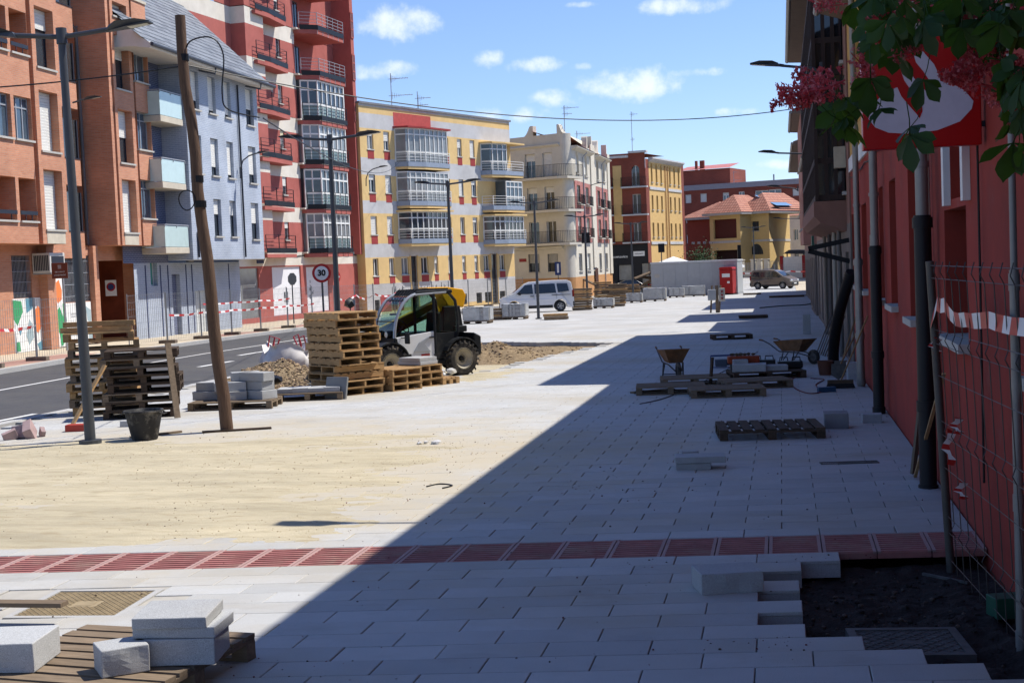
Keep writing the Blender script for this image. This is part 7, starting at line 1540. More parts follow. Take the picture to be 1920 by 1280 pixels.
# ================================================================== wrapped paver bundles and far pallets
def wrap_mat():
    m = mat('plastic_wrap', '#a9abab', rough=.25, var=.2, scale=4, spec=.6, bump=.5, bscale=9); return m
M_wrap = wrap_mat()
def bundle(label, px_, py, w, d_, h, rz=0., pal=True):
    a = gp(px_, py); t = thing('paver_bundle', label, 'paver bundle', (a.x, a.y+d_/2, a.z), rz, 'wrapped paver bundles'); z = .0
    if pal:
        z = .13; m = MB()
        for i in (-1, 0, 1): m.box(i*(w/2-.06)-.05, i*(w/2-.06)+.05, -d_/2, d_/2, 0, .09)
        m.build('pallet_bearers', M_palg, t); m = MB(); m.box(-w/2-.03, w/2+.03, -d_/2-.02, d_/2+.02, .091, .128); m.build('pallet_deck', M_palg, t)
    n = max(2, int(h/.16))
    for k in range(n): m = MB(); e = random.Random(px_+k).uniform(0, .02); m.box(-w/2+e, w/2-e, -d_/2+e, d_/2-e, z+h*k/n+.004, z+h*(k+1)/n-.004); m.build('course', M_block, t, bevel=.012)
    m = MB(); bm = bmesh.new(); bmesh.ops.create_grid(bm, x_segments=10, y_segments=8, size=.5); R_ = random.Random(px_)
    for v in bm.verts: v.co = Vector((v.co.x*(w+.03), v.co.y*(d_+.03), z+h+.012+R_.uniform(0, .03)))
    me = bpy.data.meshes.new('wrap'); bm.to_mesh(me); bm.free(); me.materials.append(M_wrap); o = bpy.data.objects.new('wrap', me); COL.objects.link(o); o.parent = t
    m = MB(); nn = 14
    for (x0, y0, x1, y1) in ((-w/2, -d_/2, w/2, -d_/2), (w/2, -d_/2, w/2, d_/2), (-w/2, d_/2, -w/2, -d_/2)):
        prev = None
        for i in range(nn+1):
            tt = i/nn; x = x0+(x1-x0)*tt; y = y0+(y1-y0)*tt; nx_, ny_ = (y1-y0), -(x1-x0); l = math.hypot(nx_, ny_); off = .012+R_.uniform(0, .014); p = (x+nx_/l*off, y+ny_/l*off)
            if prev and R_.random() < .85: m.add([(prev[0], prev[1], z+.05), (p[0], p[1], z+.05), (p[0], p[1], z+h+.01), (prev[0], prev[1], z+h+.01)], [(0,1,2,3)])
            prev = p
    m.build('wrap_skirt', M_wrap, t); return t
bundle('plastic wrapped paver bundle just right of the loader', 893, 607, 1.25, 1.0, .62); bundle('plastic wrapped paver bundle in front of the van bonnet', 963, 599, 1.2, 1.0, .62)
bundle('wrapped paver bundle left of the electric box, in the middle row', 1183, 568, 1.5, 1.0, .5); bundle('larger wrapped paver bundle in the middle row before the site cabin', 1227, 565, 1.6, 1.1, .8)
bundle('wrapped paver bundle near the left corner of the site cabin', 1268, 558, 1.2, 1.0, .6); bundle('wrapped paver bundle in front of the site cabin, centre', 1300, 556, 1.8, 1.1, .7); bundle('wrapped paver bundle left of the red toilet', 1337, 552, 1.6, 1.1, .75); bundle('upper paver bundle behind the middle row', 1296, 548, 1.6, 1.0, 1.2)
bundle('small wrapped bundle before the leaning pallet stack', 1131, 578, 1.2, .9, .45)
FS = [('the short stack behind the loader', 933, 600, 4), ('the low stack right of the van lamp', 1040, 600, 2), ('the tall stack at the van rear', 1090, 582, 9), ('the big stack beyond the van', 1130, 574, 11), ('the tilted stack beyond the van', 1153, 575, 10), ('the stack behind the middle bundles', 1185, 560, 8), ('the stack before the dark car', 1165, 556, 7)]
for w_, px_, py, n in FS:
    a = gp(px_, py); pstack(w_, a.x, a.y+.6, .15, n, M_palg, full=False, jit=.06, leanv=(.02, 0) if 'tilted' in w_ else (0, 0), mats=[M_palg, M_pal, M_palg])
a = gp(1040, 600); 
HR = random.Random(44)
for i in range(16):
    base = (1080, 560) if i < 7 else (1222, 556); a = gp(base[0]+HR.uniform(-18, 18), base[1]); k = i if i < 7 else i-7
    pallet('%s broken pallet of the tumbled heap %s' % (ORD[k], 'behind the van' if i < 7 else 'left of the site cabin'), a.x+HR.uniform(-.6, .6), a.y+3+HR.uniform(-.5, .5), a.z+.15+k*(.3 if i < 7 else .26), HR.uniform(-.6, .6), M_pald if k % 2 else M_palg, 1.5, .9, 6, 'tumbled pallets', False, (HR.uniform(-.4, .4), HR.uniform(-.55, .55)))
# electric box on a wooden stand
a = gp(1344, 586); eb = thing('electric_box', 'grey site electric box on a wooden stand at the shade edge', 'electric box', a, .1)
for x in (-.3, .12): m = MB(); m.bar((x, -.1, 0), (x+.1, 0, 1.35), .07, .05); m.build('stand_leg', M_palg, eb)
m = MB(); m.box(-.05, .1, -.1, .0, .0, 1.35); m.build('stand_post', M_palg, eb); m = MB(); m.box(-.42, -.02, -.2, .1, .62, 1.15); m.build('box', M_cab, eb, bevel=.02); m = MB(); m.box(.12, .42, -.15, .1, .55, 1.2); m.build('socket_box', M_sill, eb, bevel=.02)
for k in range(3): m = MB(); m.lathe([(0, 0), (.05, 0), (.05, .04), (0, .04)], 10, (.27, -.19, .7+.17*k), 'y'); m.build('socket', mat('socket_red', '#8f2a2a'), eb)
# ================================================================== traffic signs
M_srd = mat('sign_red', '#a81f22', rough=.4); M_swh = mat('sign_white', '#dfdfdd', rough=.4)
def post_sign(name, label, x, y, h, rz, face, R_=.3, r=.035):
    t = thing(name, label, 'traffic sign', (x, y, zg(y)), rz); m = MB(); m.tube([(0, .03, 0), (0, .03, h+R_*.5)], r, 10); m.build('post', M_lamp, t, smooth=True); face(t, h); return t
def disc(t, nm, r, y, h, mm, n=36): m = MB(); m.lathe([(0, 0), (r, 0), (r, .006), (0, .006)], n, (0, y, h), 'y'); return m.build(nm, mm, t)
def f30(t, h): disc(t, 'red_ring', .32, -.012, h, M_srd); disc(t, 'white_face', .235, -.020, h, M_swh); lettering(t, '30', 0, h, -.028, .27, M_black, 'number', .012)
p = DP(603, 512, 47); post_sign('speed_limit_sign', 'round 30 speed limit sign before the red tower', p.x, p.y, p.z-zg(p.y), YAW, f30)
def foct(t, h):
    m = MB(); m.prism([(.34*math.cos(PI/8+k*PI/4), h+.36*math.sin(PI/8+k*PI/4)) for k in range(8)], -.0, .012, 'xz'); m.build('plate', M_lamp, t)
p = DP(548, 523, 77); post_sign('stop_sign', 'dark back of an octagonal sign left of the speed sign', p.x, p.y, p.z-zg(p.y), YAW+.9, foct, .36)
def fno(t, h): disc(t, 'red_disc', .32, -.01, h, M_srd); m = MB(); m.box(-.2, .2, -.022, -.0115, h-.05, h+.05); m.build('white_bar', M_swh, t)
p = DP(632, 519, 79); post_sign('no_entry_sign', 'narrow red no entry sign turned away beside the second lamp', p.x, p.y, p.z-zg(p.y), YAW+1.1, fno)
def fpk(t, h): m = MB(); m.box(-.25, .25, -.02, -.002, h-.7, h+.4); m.build('plate', mat('sign_blue', '#2a3a6b', rough=.4), t); m = MB(); m.box(-.08, .08, -.028, -.021, h-.5, h+.25); m.build('arrow', M_swh, t)
p = DP(1046, 500, 116); post_sign('blue_street_sign', 'tall blue sign before the cream corner building', p.x, p.y, p.z-zg(p.y), YAW, fpk)
def fbag(t, h):
    m = MB(); R_ = random.Random(1); stone(m, 0, 0, h, .38, R_); stone(m, .1, 0, h-1.1, .3, R_); m.build('black_bags', M_black, t, smooth=True)
p = DP(656, 568, 74); post_sign('bagged_sign', 'sign wrapped in black bags right of the second lamp', p.x, p.y, p.z-zg(p.y), 0, fbag)
# ================================================================== temporary fences and tape
M_galv = mat('galvanised', '#8f9294', rough=.5, var=.1, metal=.4); M_foot = mat('fence_foot', '#6f6459', rough=.9, var=.2)
def fence_mesh(L, H, sp, r, nh=8):
    m = MB(); n = int(L/sp)
    for i in range(1, n): m.bar((L*i/n, 0, .12), (L*i/n, 0, H-.02), r, r)
    for k in range(nh): z = .12+(H-.16)*k/(nh-1); m.bar((0, 0, z), (L, 0, z), r, r)
    return m
fm = fence_mesh(3.45, 2.0, .17, .008).mesh('mesh_infill', M_galv); pmh = MB().tube([(0, 0, 0), (0, 0, 2.02)], .022, 8).mesh('post', M_galv); fmt = MB().box(-.35, .35, -.12, .12, 0, .13).mesh('foot', M_foot)
def fence_panel(label, x, y, rz, group):
    t = thing('fence_panel', label, 'fence', (x, y, zg(y)+.034), rz, group)
    for me, loc in ((fm, (0, 0, 0)), (pmh, (0, 0, 0)), (pmh, (3.45, 0, 0)), (fmt, (0, 0, 0))):
        o = bpy.data.objects.new(me.name.split('.')[0], me); COL.objects.link(o); o.parent = t; o.location = loc
        if me is fmt: o.rotation_euler = (0, 0, PI/2)
    return t
y = 37.5; k = 0; FN = ['opposite the mural, nearest', 'before the brick entrance', 'before the blue block, first', 'before the blue block door', 'before the blue block, last', 'before the white shopfront, first', 'before the white shopfront, second', 'before the tower, third', 'before the tower, fourth', 'before the tower, last', 'at the yellow block corner', 'under the first bays', 'before the graffiti', 'before the yellow entrance', 'behind the loader cab', 'left of the van bonnet', 'behind the van', 'behind the van roof', 'before the cream building', 'before the cream building door']
tape_pts = []
while k < 20 and y < 118:
    x = RL(y)-.75; x2 = RL(y+3.5)-.75; rz = math.atan2(3.5, x2-x)
    if k not in (2,): fence_panel('wire fence panel on the left sidewalk %s' % FN[k], x, y, rz, 'fence panels along the left sidewalk')
    tape_pts.append(Vector((x, y, zg(y)+1.15))); y += 3.55*math.sin(rz); k += 1
A = DP(1388, 530, 140); 
for i in range(4): fence_panel('wire fence panel near the far garden wall, %s from the left' % ('first', 'second', 'third', 'fourth')[i], A.x+i*3.4, A.y-.2*i, -.05, 'fence panels by the garden wall')
M_tr = mat('tape_red', '#b8322c', rough=.4, var=.06); M_tw = mat('tape_white', '#e0dcd8', rough=.4, var=.05)
def tape(label, pts, w=.075, seg=.22, sag=.06, twist=.5, seed=1):
    R_ = random.Random(seed); dense = []; o = Vector(pts[0])
    for a, b in zip(pts, pts[1:]):
        n = max(2, int((b-a).length/seg*1.0))
        for i in range(n): t_ = i/n; p = a.lerp(b, t_); p.z -= sag*4*t_*(1-t_)*(.6+R_.random()*.6); dense.append(p)
    dense.append(pts[-1].copy()); m = MB(); ph = R_.uniform(0, 6)
    for i, p in enumerate(dense):
        ang = twist*math.sin(i*.45+ph); dz = Vector((0.3*math.sin(ang)*w, .3*math.sin(ang)*w, math.cos(ang)*w/2)); q = p-o; m.v += [tuple(q-dz), tuple(q+dz)]
    for i in range(len(dense)-1): m.f.append((2*i, 2*i+2, 2*i+3, 2*i+1)); m.mi.append(i % 2)
    ob = m.build('barrier_tape', [M_tr, M_tw], loc=o, fix=False); return tag(ob, label, 'tape')
tape('red and white tape along the sidewalk fence before the brick block', tape_pts[:2], .1, .35, .05, .4, 2)
tape('red and white tape along the sidewalk fence before the red tower', [p+Vector((.1, 0, 0)) for p in tape_pts[4:10]], .085, .5, .05, .4, 3)
tape('upper red and white tape along the fence before the red tower', [p+Vector((.12, 0, .35)) for p in tape_pts[5:9]], .07, .5, .05, .4, 4)
tape('red and white tape hanging along the fence before the yellow block', [p+Vector((.1, 0, .3)) for p in tape_pts[10:17]], .10, .5, .25, .8, 5)
tape('red and white tape on the far garden fence', [Vector((A.x+i*2.5, A.y-.3, zg(A.y)+1.3)) for i in range(5)], .14, .5, .1, .4, 6)
# ---- near fence at the red wall
M_post = mat('fence_post_zinc', '#57534e', rough=.5, var=.2, metal=.4)
PB = G(1783, 1072, -.12); PTp = DP(1743, 490, depth_of(PB)-.05)
nf = thing('wire_fence', 'tall wire mesh fence panel standing at the red wall', 'fence', PB)
d1 = Vector((1.40, 6.9, 0))-Vector((PB.x, PB.y, 0)); Lf = d1.length; dirf = d1.normalized(); upf = (PTp-PB); Hf = upf.length; upf.normalize()
m = MB(); m.tube([Vector((0, 0, 0)), upf*Hf], .03, 12); m.build('post', M_post, nf, smooth=True); m = MB(); m.tube([dirf*Lf, dirf*Lf+upf*Hf], .024, 12); m.build('post', M_post, nf, smooth=True)
hz = [Hf*.02+.05, .30, .42, .78, 1.02, 1.12, 1.45, 1.68, 1.78, Hf-.12, Hf-.03]
n = int(Lf/.25)
for i in range(1, n+1):
    m = MB(); b0 = dirf*(Lf*i/n); pts = []
    for z in (.03, .32, .36, .40, 1.02, 1.07, 1.12, 1.68, 1.73, 1.78, Hf-.12, Hf-.07, Hf-.0):
        kink = .025 if z in (.36, 1.07, 1.73, Hf-.07) else 0; pts.append(b0+upf*z+Vector((-kink, -kink, 0)))
    m.tube(pts, .0036, 5); m.build('vertical_wire', M_post, nf)
for z in hz: m = MB(); m.tube([dirf*.02+upf*z, dirf*Lf+upf*z], .003, 5); m.build('horizontal_wire', M_post, nf)
q0 = PB+upf*(Hf-.42); tape('wide red and white tape tied across the near wire fence', [q0+Vector((-.02, -.02, -.02)), q0+dirf*.12+Vector((0, -.03, .12)), q0+dirf*.4+Vector((0, -.03, .12)), q0+dirf*.75+Vector((0, -.03, .04)), q0+dirf*1.1+Vector((0, -.03, .05)), q0+dirf*1.8+Vector((0, 0, .08)), q0+dirf*2.7+Vector((0, 0, .08))], .10, .17, .01, .3, 9)
RT = random.Random(77)
def rag(label, p, l):
    m = MB(); n = 7; pts = [Vector((.025*math.sin(i*1.3), -.01*i % 3*.01, -l*i/n)) for i in range(n+1)]
    for i, q in enumerate(pts): w = .012+.018*abs(math.sin(i*1.9)); m.v += [(q.x-w, q.y-.01, q.z), (q.x+w, q.y+.01*math.sin(i), q.z-.01)]
    for i in range(n): m.f.append((2*i, 2*i+1, 2*i+3, 2*i+2)); m.mi.append(1 if i % 3 else 0)
    return tag(m.build('tape_scrap', [MATS['tape_red'], M_tw], loc=p, fix=False), label, 'tape scrap')
rag('knotted tape scrap on the near fence post', q0+upf*-.12+Vector((.0, -.04, 0)), .12); rag('tape scrap hanging low in the near fence mesh', PB+dirf*.3+upf*1.1, .26); rag('little tape scrap right in the near fence mesh', PB+dirf*.62+upf*1.22, .12); rag('lowest tape scrap in the near fence mesh', PB+dirf*.62+upf*.78, .13)
a = G(1712, 893); plank('grey plank leaning on the red wall by the near fence', a+Vector((0, 0, .03)), AX(1738, 655, 1.38), .055, .03, mat('plank_grey', '#6d5f50', var=.25, stretch=(6, 6, 1))); a = G(1716, 897); plank('thin brown lath leaning on the red wall by the near fence', a+Vector((0, 0, .02)), AX(1770, 700, 1.36), .03, .02, M_pal)
gl_ = rough_block('green_rag', 'crumpled green plastic at the pit edge by the wall', 'plastic', 1.33, 9.05, zg(9)-.1, .3, .2, .16, .13, 90, True, mat('green_plastic', '#245240', rough=.5))
plank('thin rod lying in the soil pit', G(1730, 1075, -.1), G(1815, 1092, -.1), .018, .018, M_iron2, 'steel_rod', 'rod')
# ================================================================== wheelbarrows
M_rust = mat('rusty_tray', '#7a5a40', rough=.75, var=.35, scale=5, metal=.2, dirt='#a3693a', dscale=3, damt=.8); M_frame = mat('barrow_frame', '#4d4a48', rough=.6, var=.2)
def barrow(label, x, y, rz):
    t = thing('wheelbarrow', label, 'wheelbarrow', (x, y, zg(y)), rz)      # x = towards the wheel
    m = MB(); b = [(-.30, -.17, .33), (.25, -.14, .33), (.25, .14, .33), (-.30, .17, .33)]; tp = [(-.47, -.31, .58), (.50, -.27, .64), (.50, .27, .64), (-.47, .31, .58)]
    m.add(b+tp, [(0,1,2,3), (0,1,5,4), (1,2,6,5), (2,3,7,6), (3,0,4,7)]); o = m.build('tray', M_rust, t); s_ = o.modifiers.new('solid', 'SOLIDIFY'); s_.thickness = .012; m = MB(); m.tube(tp+[tp[0]], .013, 6); m.build('tray_rim', M_rust, o)
    for sg in (-1, 1):
        m = MB(); m.tube([(.62, sg*.07, .19), (.2, sg*.16, .30), (-.35, sg*.22, .32), (-.65, sg*.27, .52), (-.85, sg*.28, .60)], .017, 8); m.build('handle', M_frame, t, smooth=True)
        m = MB(); m.tube([(-.85, sg*.28, .60), (-.98, sg*.28, .615)], .022, 8); m.build('grip', M_rust, t)
        m = MB(); m.tube([(-.22, sg*.21, .32), (-.30, sg*.23, .0)], .016, 8); m.tube([(-.30, sg*.23, .0), (-.05, sg*.2, .31)], .014, 8); m.build('leg', M_frame, t)
    m = MB(); m.tube([(-.30, -.23, .05), (-.30, .23, .05)], .012, 6); m.build('leg_brace', M_frame, t)
    w = bpy.data.objects.new('wheel', None); COL.objects.link(w); w.parent = t; w.location = (.62, 0, .19)
    m = MB(); m.lathe([(.11, -.04), (.16, -.045), (.188, -.02), (.188, .02), (.16, .045), (.11, .04)], 22, axis='y'); m.build('tyre', M_tyre, w, smooth=True); m = MB(); m.lathe([(0, -.03), (.11, -.025), (.11, .025), (0, .03)], 16, axis='y'); m.build('rim', M_iron2, w); return t
a = gp(1266, 711); t = barrow('rusty wheelbarrow standing at the shade edge, its wheel towards the camera', a.x-.05, a.y+.55, math.radians(-78)); t.scale = (.92,)*3
a = gp(1490, 683); barrow('rusty wheelbarrow by the red wall among the tools', a.x+.02, a.y+.3, math.radians(-42)); kids_ = [o for o in COL.objects if o.name.startswith('wheelbarrow')][-1]; kids_.scale = (.85,)*3
# ================================================================== tools and clutter in the shade
v = gp(1354, 690); fr = thing('blue_pump', 'small blue pump in a tube frame on the shaded paving', 'pump', v+Vector((0, .2, 0)), .1)
m = MB()
for y in (-.13, .13): m.tube([(-.25, y, .0), (-.25, y, .26), (.25, y, .26), (.25, y, 0), (-.25, y, 0)], .011, 6)
for x in (-.25, .25): m.tube([(x, -.13, .26), (x, .13, .26)], .011, 6)
m.build('tube_frame', mat('frame_blue', '#2f3f6e', rough=.5), fr); m = MB(); m.box(-.16, .1, -.09, .09, .03, .18); m.tube([(.1, 0, .1), (.2, 0, .1)], .06, 10); m.build('motor', mat('motor_grey', '#515a66'), fr, bevel=.02)
v = gp(1396, 688); ms = thing('orange_plate_machine', 'dusty orange machine on the loaded pallet', 'machine', Vector((v.x+.05, PX.y+.75, PX.z+.15)), .1); m = MB(); m.box(-.3, .32, -.15, .15, .12, .27); m.build('body', mat('machine_orange', '#8e3c20', rough=.6, var=.25), ms, bevel=.03); m = MB(); m.box(-.25, .3, -.12, .12, 0, .119); m.build('base', M_frame, ms); m = MB(); R_ = random.Random(2)
for i in range(6): stone(m, -.2+i*.08, R_.uniform(-.05, .05), .3, .05, R_)
m.build('dirt_clods', M_soil, ms)
v = gp(1452, 690); 
for i in range(2):
    cs = thing('tool_case', ('black tool case with two handles on the loaded pallet', 'second black tool case at the right on the loaded pallet')[i], 'case', Vector((v.x-.2+.52*i, PX.y+.85, PX.z+.15)), .05*i); m = MB(); m.box(-.24, .24, -.16, .16, 0, .18-.04*i); m.build('box', M_black, cs, bevel=.02)
    for x in (-.12, .12): m = MB(); m.tube([(x-.08, 0, .17-.04*i), (x-.07, 0, .25-.04*i), (x+.07, 0, .25-.04*i), (x+.08, 0, .17-.04*i)], .012, 6); m.build('handle', M_black, cs)
a = gp(1563, 697); pp = MB(); q0 = Vector((0, 0, 0)); q1 = AX(1596, 510, 1.28)-a; pts = [q1*(i/16)+Vector((-.12*math.sin(PI*i/16), 0, -.1*math.sin(PI*i/16))) for i in range(17)]; pp.tube(pts, .10, 12)
for i in range(1, 48): c = q1*(i/48)+Vector((-.12*math.sin(PI*i/48), 0, -.1*math.sin(PI*i/48))); pp.tube([c-q1.normalized()*.015, c+q1.normalized()*.015], .112, 12, cap=False)
tag(pp.build('corrugated_pipe', M_pipeb, loc=a, smooth=True), 'thick black corrugated pipe leaning on the wall', 'pipe')
def long_tool(name, label, cat, a, b, r, headf):
    t = thing(name, label, cat, a); m = MB(); m.tube([Vector((0, 0, 0)), b-a], r, 8); m.build('handle', mat('tool_handle', '#8c6f4e', var=.2), t, smooth=True); headf(t, (b-a)); return t
def h_broom(t, d): m = MB(); m.box(-.22, .22, -.04, .04, -.02, .04); m.build('head', M_pald, t); m = MB(); m.prism([(-.22, -.02), (.22, -.02), (.25, -.1), (-.25, -.1)], -.05, .05, 'xz'); m.build('bristles', M_black, t)
def h_shov(t, d): m = MB(); m.prism([(-.12, .1), (.12, .1), (.13, -.1), (.0, -.2), (-.13, -.1)], -.012, .01, 'xz'); m.build('blade', M_iron2, t)
a = gp(1576, 728)+Vector((0, 0, .11)); long_tool('broom', 'wide broom leaning on the red wall, foremost tool', 'broom', a, AX(1627, 592, 1.4), .014, h_broom)
a = gp(1572, 712)+Vector((0, 0, .2)); long_tool('shovel', 'shovel leaning on the red wall behind the broom', 'shovel', a, AX(1608, 618, 1.4), .016, h_shov)
a = gp(1577, 705)+Vector((0, 0, .2)); long_tool('shovel', 'second shovel leaning steeply behind the broom', 'shovel', a, AX(1606, 590, 1.4), .016, h_shov)
for i in range(7):
    a = gp(1531+i*4, 664+i*1.2); b = AX(1560+i*4.0, 588+i*1, 1.36); m = MB(); m.tube([Vector((0, 0, 0)), b-a], .016, 6); tag(m.build('steel_rod', M_iron2 if i % 2 else M_palg, loc=a+Vector((0, 0, .02))), '%s rod of the bundle leaning beside the black pipe' % ('leftmost', 'second', 'third', 'fourth', 'fifth', 'sixth', 'rightmost')[i], 'rod', 'rods leaning beside the pipe')
v = gp(1548, 703); b_ = thing('brown_bucket', 'brown bucket at the foot of the corrugated pipe', 'bucket', v); m = MB(); m.lathe([(0, 0), (.12, 0), (.155, .27), (.165, .28), (.15, .28), (.12, .03), (0, .03)], 20); m.build('tub', mat('bucket_brown', '#6b4436', rough=.6), b_, smooth=True)
def ground_cable(label, P, r, m, name='cable_on_ground'):
    pts = [gp(*p)+Vector((0, 0, r)) for p in P]; o = pts[0].copy(); sm_ = []
    for i in range(len(pts)-1):
        for k in range(6):
            t_ = k/6; A_ = pts[max(i-1, 0)]; B_ = pts[i]; C_ = pts[i+1]; D_ = pts[min(i+2, len(pts)-1)]; sm_.append(.5*((2*B_)+(C_-A_)*t_+(2*A_-5*B_+4*C_-D_)*t_*t_+(-A_+3*B_-3*C_+D_)*t_**3)-o)
    sm_.append(pts[-1]-o); mb = MB(); mb.tube(sm_, r, 6); return tag(mb.build(name, m, loc=o, smooth=True), label, 'cable')
ground_cable('red tool cable looping on the shaded paving', [(1505, 703), (1485, 712), (1490, 728), (1515, 738), (1540, 735), (1530, 722), (1545, 712), (1520, 710)], .01, mat('cable_red', '#6e2f28'))
v = gp(1550, 735); tg = rough_block('angle_grinder', 'blue angle grinder on the paving beside the red cable', 'tool', v.x, v.y, v.z, .3, .3, .1, .09, 95, True, mat('tool_blue', '#2b4a66', rough=.5))
ground_cable('green hose across the shaded paving', [(1425, 578), (1470, 574), (1510, 572), (1535, 566)], .03, mat('hose_green', '#3a4a34')); ground_cable('wavy wire lying on the sunlit paving', [(800, 913), (825, 908), (848, 911), (830, 916)], .008, M_black)
ground_cable('black cable lying along the shaded paving', [(1200, 758), (1260, 742), (1350, 700), (1420, 660)], .009, M_black)
for i, (p, q) in enumerate((((1455, 862), (1545, 862)), ((1330, 700), (1335, 684)))): pass
a = gp(1330, 724); plank('short stake standing in the rear pallet on the shade edge', a+Vector((0, .4, 0)), a+Vector((.05, .45, .5)), .05, .04, M_pald)
plank('long board lying before the small dark pallet', gp(1185, 738)+Vector((0, 0, .02)), gp(1262, 731)+Vector((0, 0, .02)), .12, .035); plank('long board lying near the far shade', gp(1480, 556)+Vector((0, 0, .03)), gp(1550, 552)+Vector((0, 0, .03)), .2, .05)
v = gp(800, 832); R_ = random.Random(3); m = MB()
for i in range(9): stone(m, R_.uniform(-.18, .18), R_.uniform(-.05, .05), .015, R_.uniform(.03, .06), R_)
tag(m.build('plastic_scrap', mat('clear_plastic', '#c9c7c2', rough=.25), loc=v, smooth=True), 'crumpled clear plastic on the sand edge', 'plastic')
v = gp(835, 712); m = MB()
for i in range(10): stone(m, R_.uniform(-.25, .25), R_.uniform(-.1, .1), R_.uniform(.03, .22), R_.uniform(.06, .12), R_)
tag(m.build('white_plastic_heap', mat('clear_plastic', '#c9c7c2'), loc=v, smooth=True), 'crumpled white plastic beside the loader wheel', 'plastic')
def dark_box(label, px_, py, d_, w, h):
    p = DP(px_, py, d_); t = thing('boxed_signal', label, 'traffic signal', (p.x, p.y, zg(p.y)), YAW); z = p.z-zg(p.y); m = MB(); m.tube([(0, .1, 0), (0, .1, z)], .05, 8); m.build('post', M_lamp, t); m = MB(); m.box(-w/2, w/2, -.12, .12, z-h/2, z+h/2); m.build('box', M_black, t, bevel=.02)
dark_box('dark square box on a post before the warm yellow side', 1240, 465, 134, .6, .85); dark_box('dark box on a post before the brick panels of the cream building', 1098, 446, 92, .55, .7); dark_box('tall dark signal at the right end of the site cabin', 1386, 473, 122, .3, 1.3)
p = DP(1314, 478, 152); ct_ = thing('garden_tree', 'dark green tree before the red wing of the tiled house', 'tree', (p.x, p.y, zg(p.y))); m = MB(); m.tube([(0, 0, 0), (.05, 0, 1.4), (0, .1, 2.4)], [.12, .09, .05], 8); m.build('trunk', mat('bark', '#4a4038'), ct_); m = MB(); R_ = random.Random(8)
for i in range(1500):
    c = Vector((R_.gauss(0, .75), R_.gauss(0, .75), 2.3+R_.gauss(0, .75))); a_ = Vector((R_.uniform(-1, 1), R_.uniform(-1, 1), R_.uniform(-1, 1))).normalized()*.11; b_ = a_.cross(Vector((R_.uniform(-1, 1), R_.uniform(-1, 1), 1))).normalized()*.07; m.add([c-a_, c+b_, c+a_, c-b_], [(0, 1, 2, 3)])
m.build('crown', mat('garden_leaf', '#33482a', var=.3), ct_, fix=False)
# parasols of the terrace behind the cabin
for i, (px_, py, d_) in enumerate(((1262, 478, 138), (1303, 486, 141), (1328, 485, 143), (1360, 484, 140))):
    p = DP(px_, py, d_); u_ = thing('parasol', 'white parasol behind the site cabin, %s from the left' % ('first', 'second', 'third', 'fourth')[i], 'parasol', (p.x, p.y, zg(p.y)), .3*i, 'terrace parasols'); hz_ = p.z-zg(p.y)-.25; m = MB(); m.tube([(0, 0, 0), (0, 0, hz_)], .03, 8); m.build('pole', M_greyf, u_)
    m = MB(); n = 8; w_ = 1.9; m.add([(0, 0, hz_+.1)]+[(w_*math.cos(2*PI*k/n), w_*math.sin(2*PI*k/n), hz_-.55) for k in range(n)]+[(w_*math.cos(2*PI*k/n), w_*math.sin(2*PI*k/n), hz_-.75) for k in range(n)], [(0, 1+k, 1+(k+1) % n) for k in range(n)]+[(1+k, 9+k, 9+(k+1) % n, 1+(k+1) % n) for k in range(n)]); m.build('canopy', M_white, u_)
# ================================================================== projecting bank sign on the red wall
bs = thing('bank_sign', 'square red sign with white flame emblem projecting from the wall', 'sign', (.60, 10.32, 2.86), math.radians(2))
SW, SH = .82, .84; M_sgr = mat('bank_red', '#b01212', rough=.3, var=.03); m = MB(); m.box(0, SW, 0, .12, 0, SH); m.build('box', M_sgr, bs, bevel=.008)
def nrm(P): return [((x-745)/800*SW, (1010-y)/795*SH) for x, y in P]
wp_ = [(785,800),(830,860),(920,900),(1080,917),(1250,900),(1400,850),(1480,770),(1492,720),(1440,650),(1360,600),(1275,575),(1270,540),(1235,460),(1170,380),(1135,330),(1128,290),(1103,320),(1097,370),(1115,440),(1165,505),(1205,570),(1222,640),(1212,700),(1180,640),(1110,560),(1062,490),(1050,425),(1022,460),(1016,500),(1035,560),(985,600),(890,632),(820,710)]
m = MB(); m.prism(nrm(wp_), -.006, -.0005, 'xz'); m.build('flame_emblem', mat('emblem_white', '#c9c6d0', rough=.35), bs)
m = MB(); m.prism(nrm([(985,600),(1010,660),(1060,725),(1110,785),(1130,815),(1150,770),(1148,715),(1115,655),(1060,600),(1035,560)]), -.009, -.0062, 'xz'); m.build('flame_gap', M_sgr, bs)
m = MB(); m.bar((SW-.02, .06, .15), (1.45-.6, .06, .15), .04); m.bar((SW-.02, .06, .7), (1.45-.6, .06, .7), .04); m.build('wall_bracket', M_dframe, bs)
# ================================================================== red horse chestnut reaching into the picture
def leaf_mat(name, col, tr):
    m = mat(name, col, rough=.5, var=.25, scale=8, rnd=.25); nt = m.node_tree; b = nt.nodes['Principled BSDF']; out = nt.nodes['Material Output']
    t_ = nt.nodes.new('ShaderNodeBsdfTranslucent'); t_.inputs[0].default_value = (*tr, 1); mx = nt.nodes.new('ShaderNodeMixShader'); mx.inputs[0].default_value = .3; nt.links.new(b.outputs[0], mx.inputs[1]); nt.links.new(t_.outputs[0], mx.inputs[2]); nt.links.new(mx.outputs[0], out.inputs[0]); return m
M_leaf = leaf_mat('chestnut_leaf', '#2f4a22', (.10, .22, .02)); M_fl = leaf_mat('chestnut_flower', '#c4464c', (.65, .12, .13)); M_fl2 = leaf_mat('chestnut_flower_pale', '#d8767c', (.7, .2, .2)); M_bark = mat('bark', '#4a4038', rough=.9, var=.3, bump=.6, bscale=20)
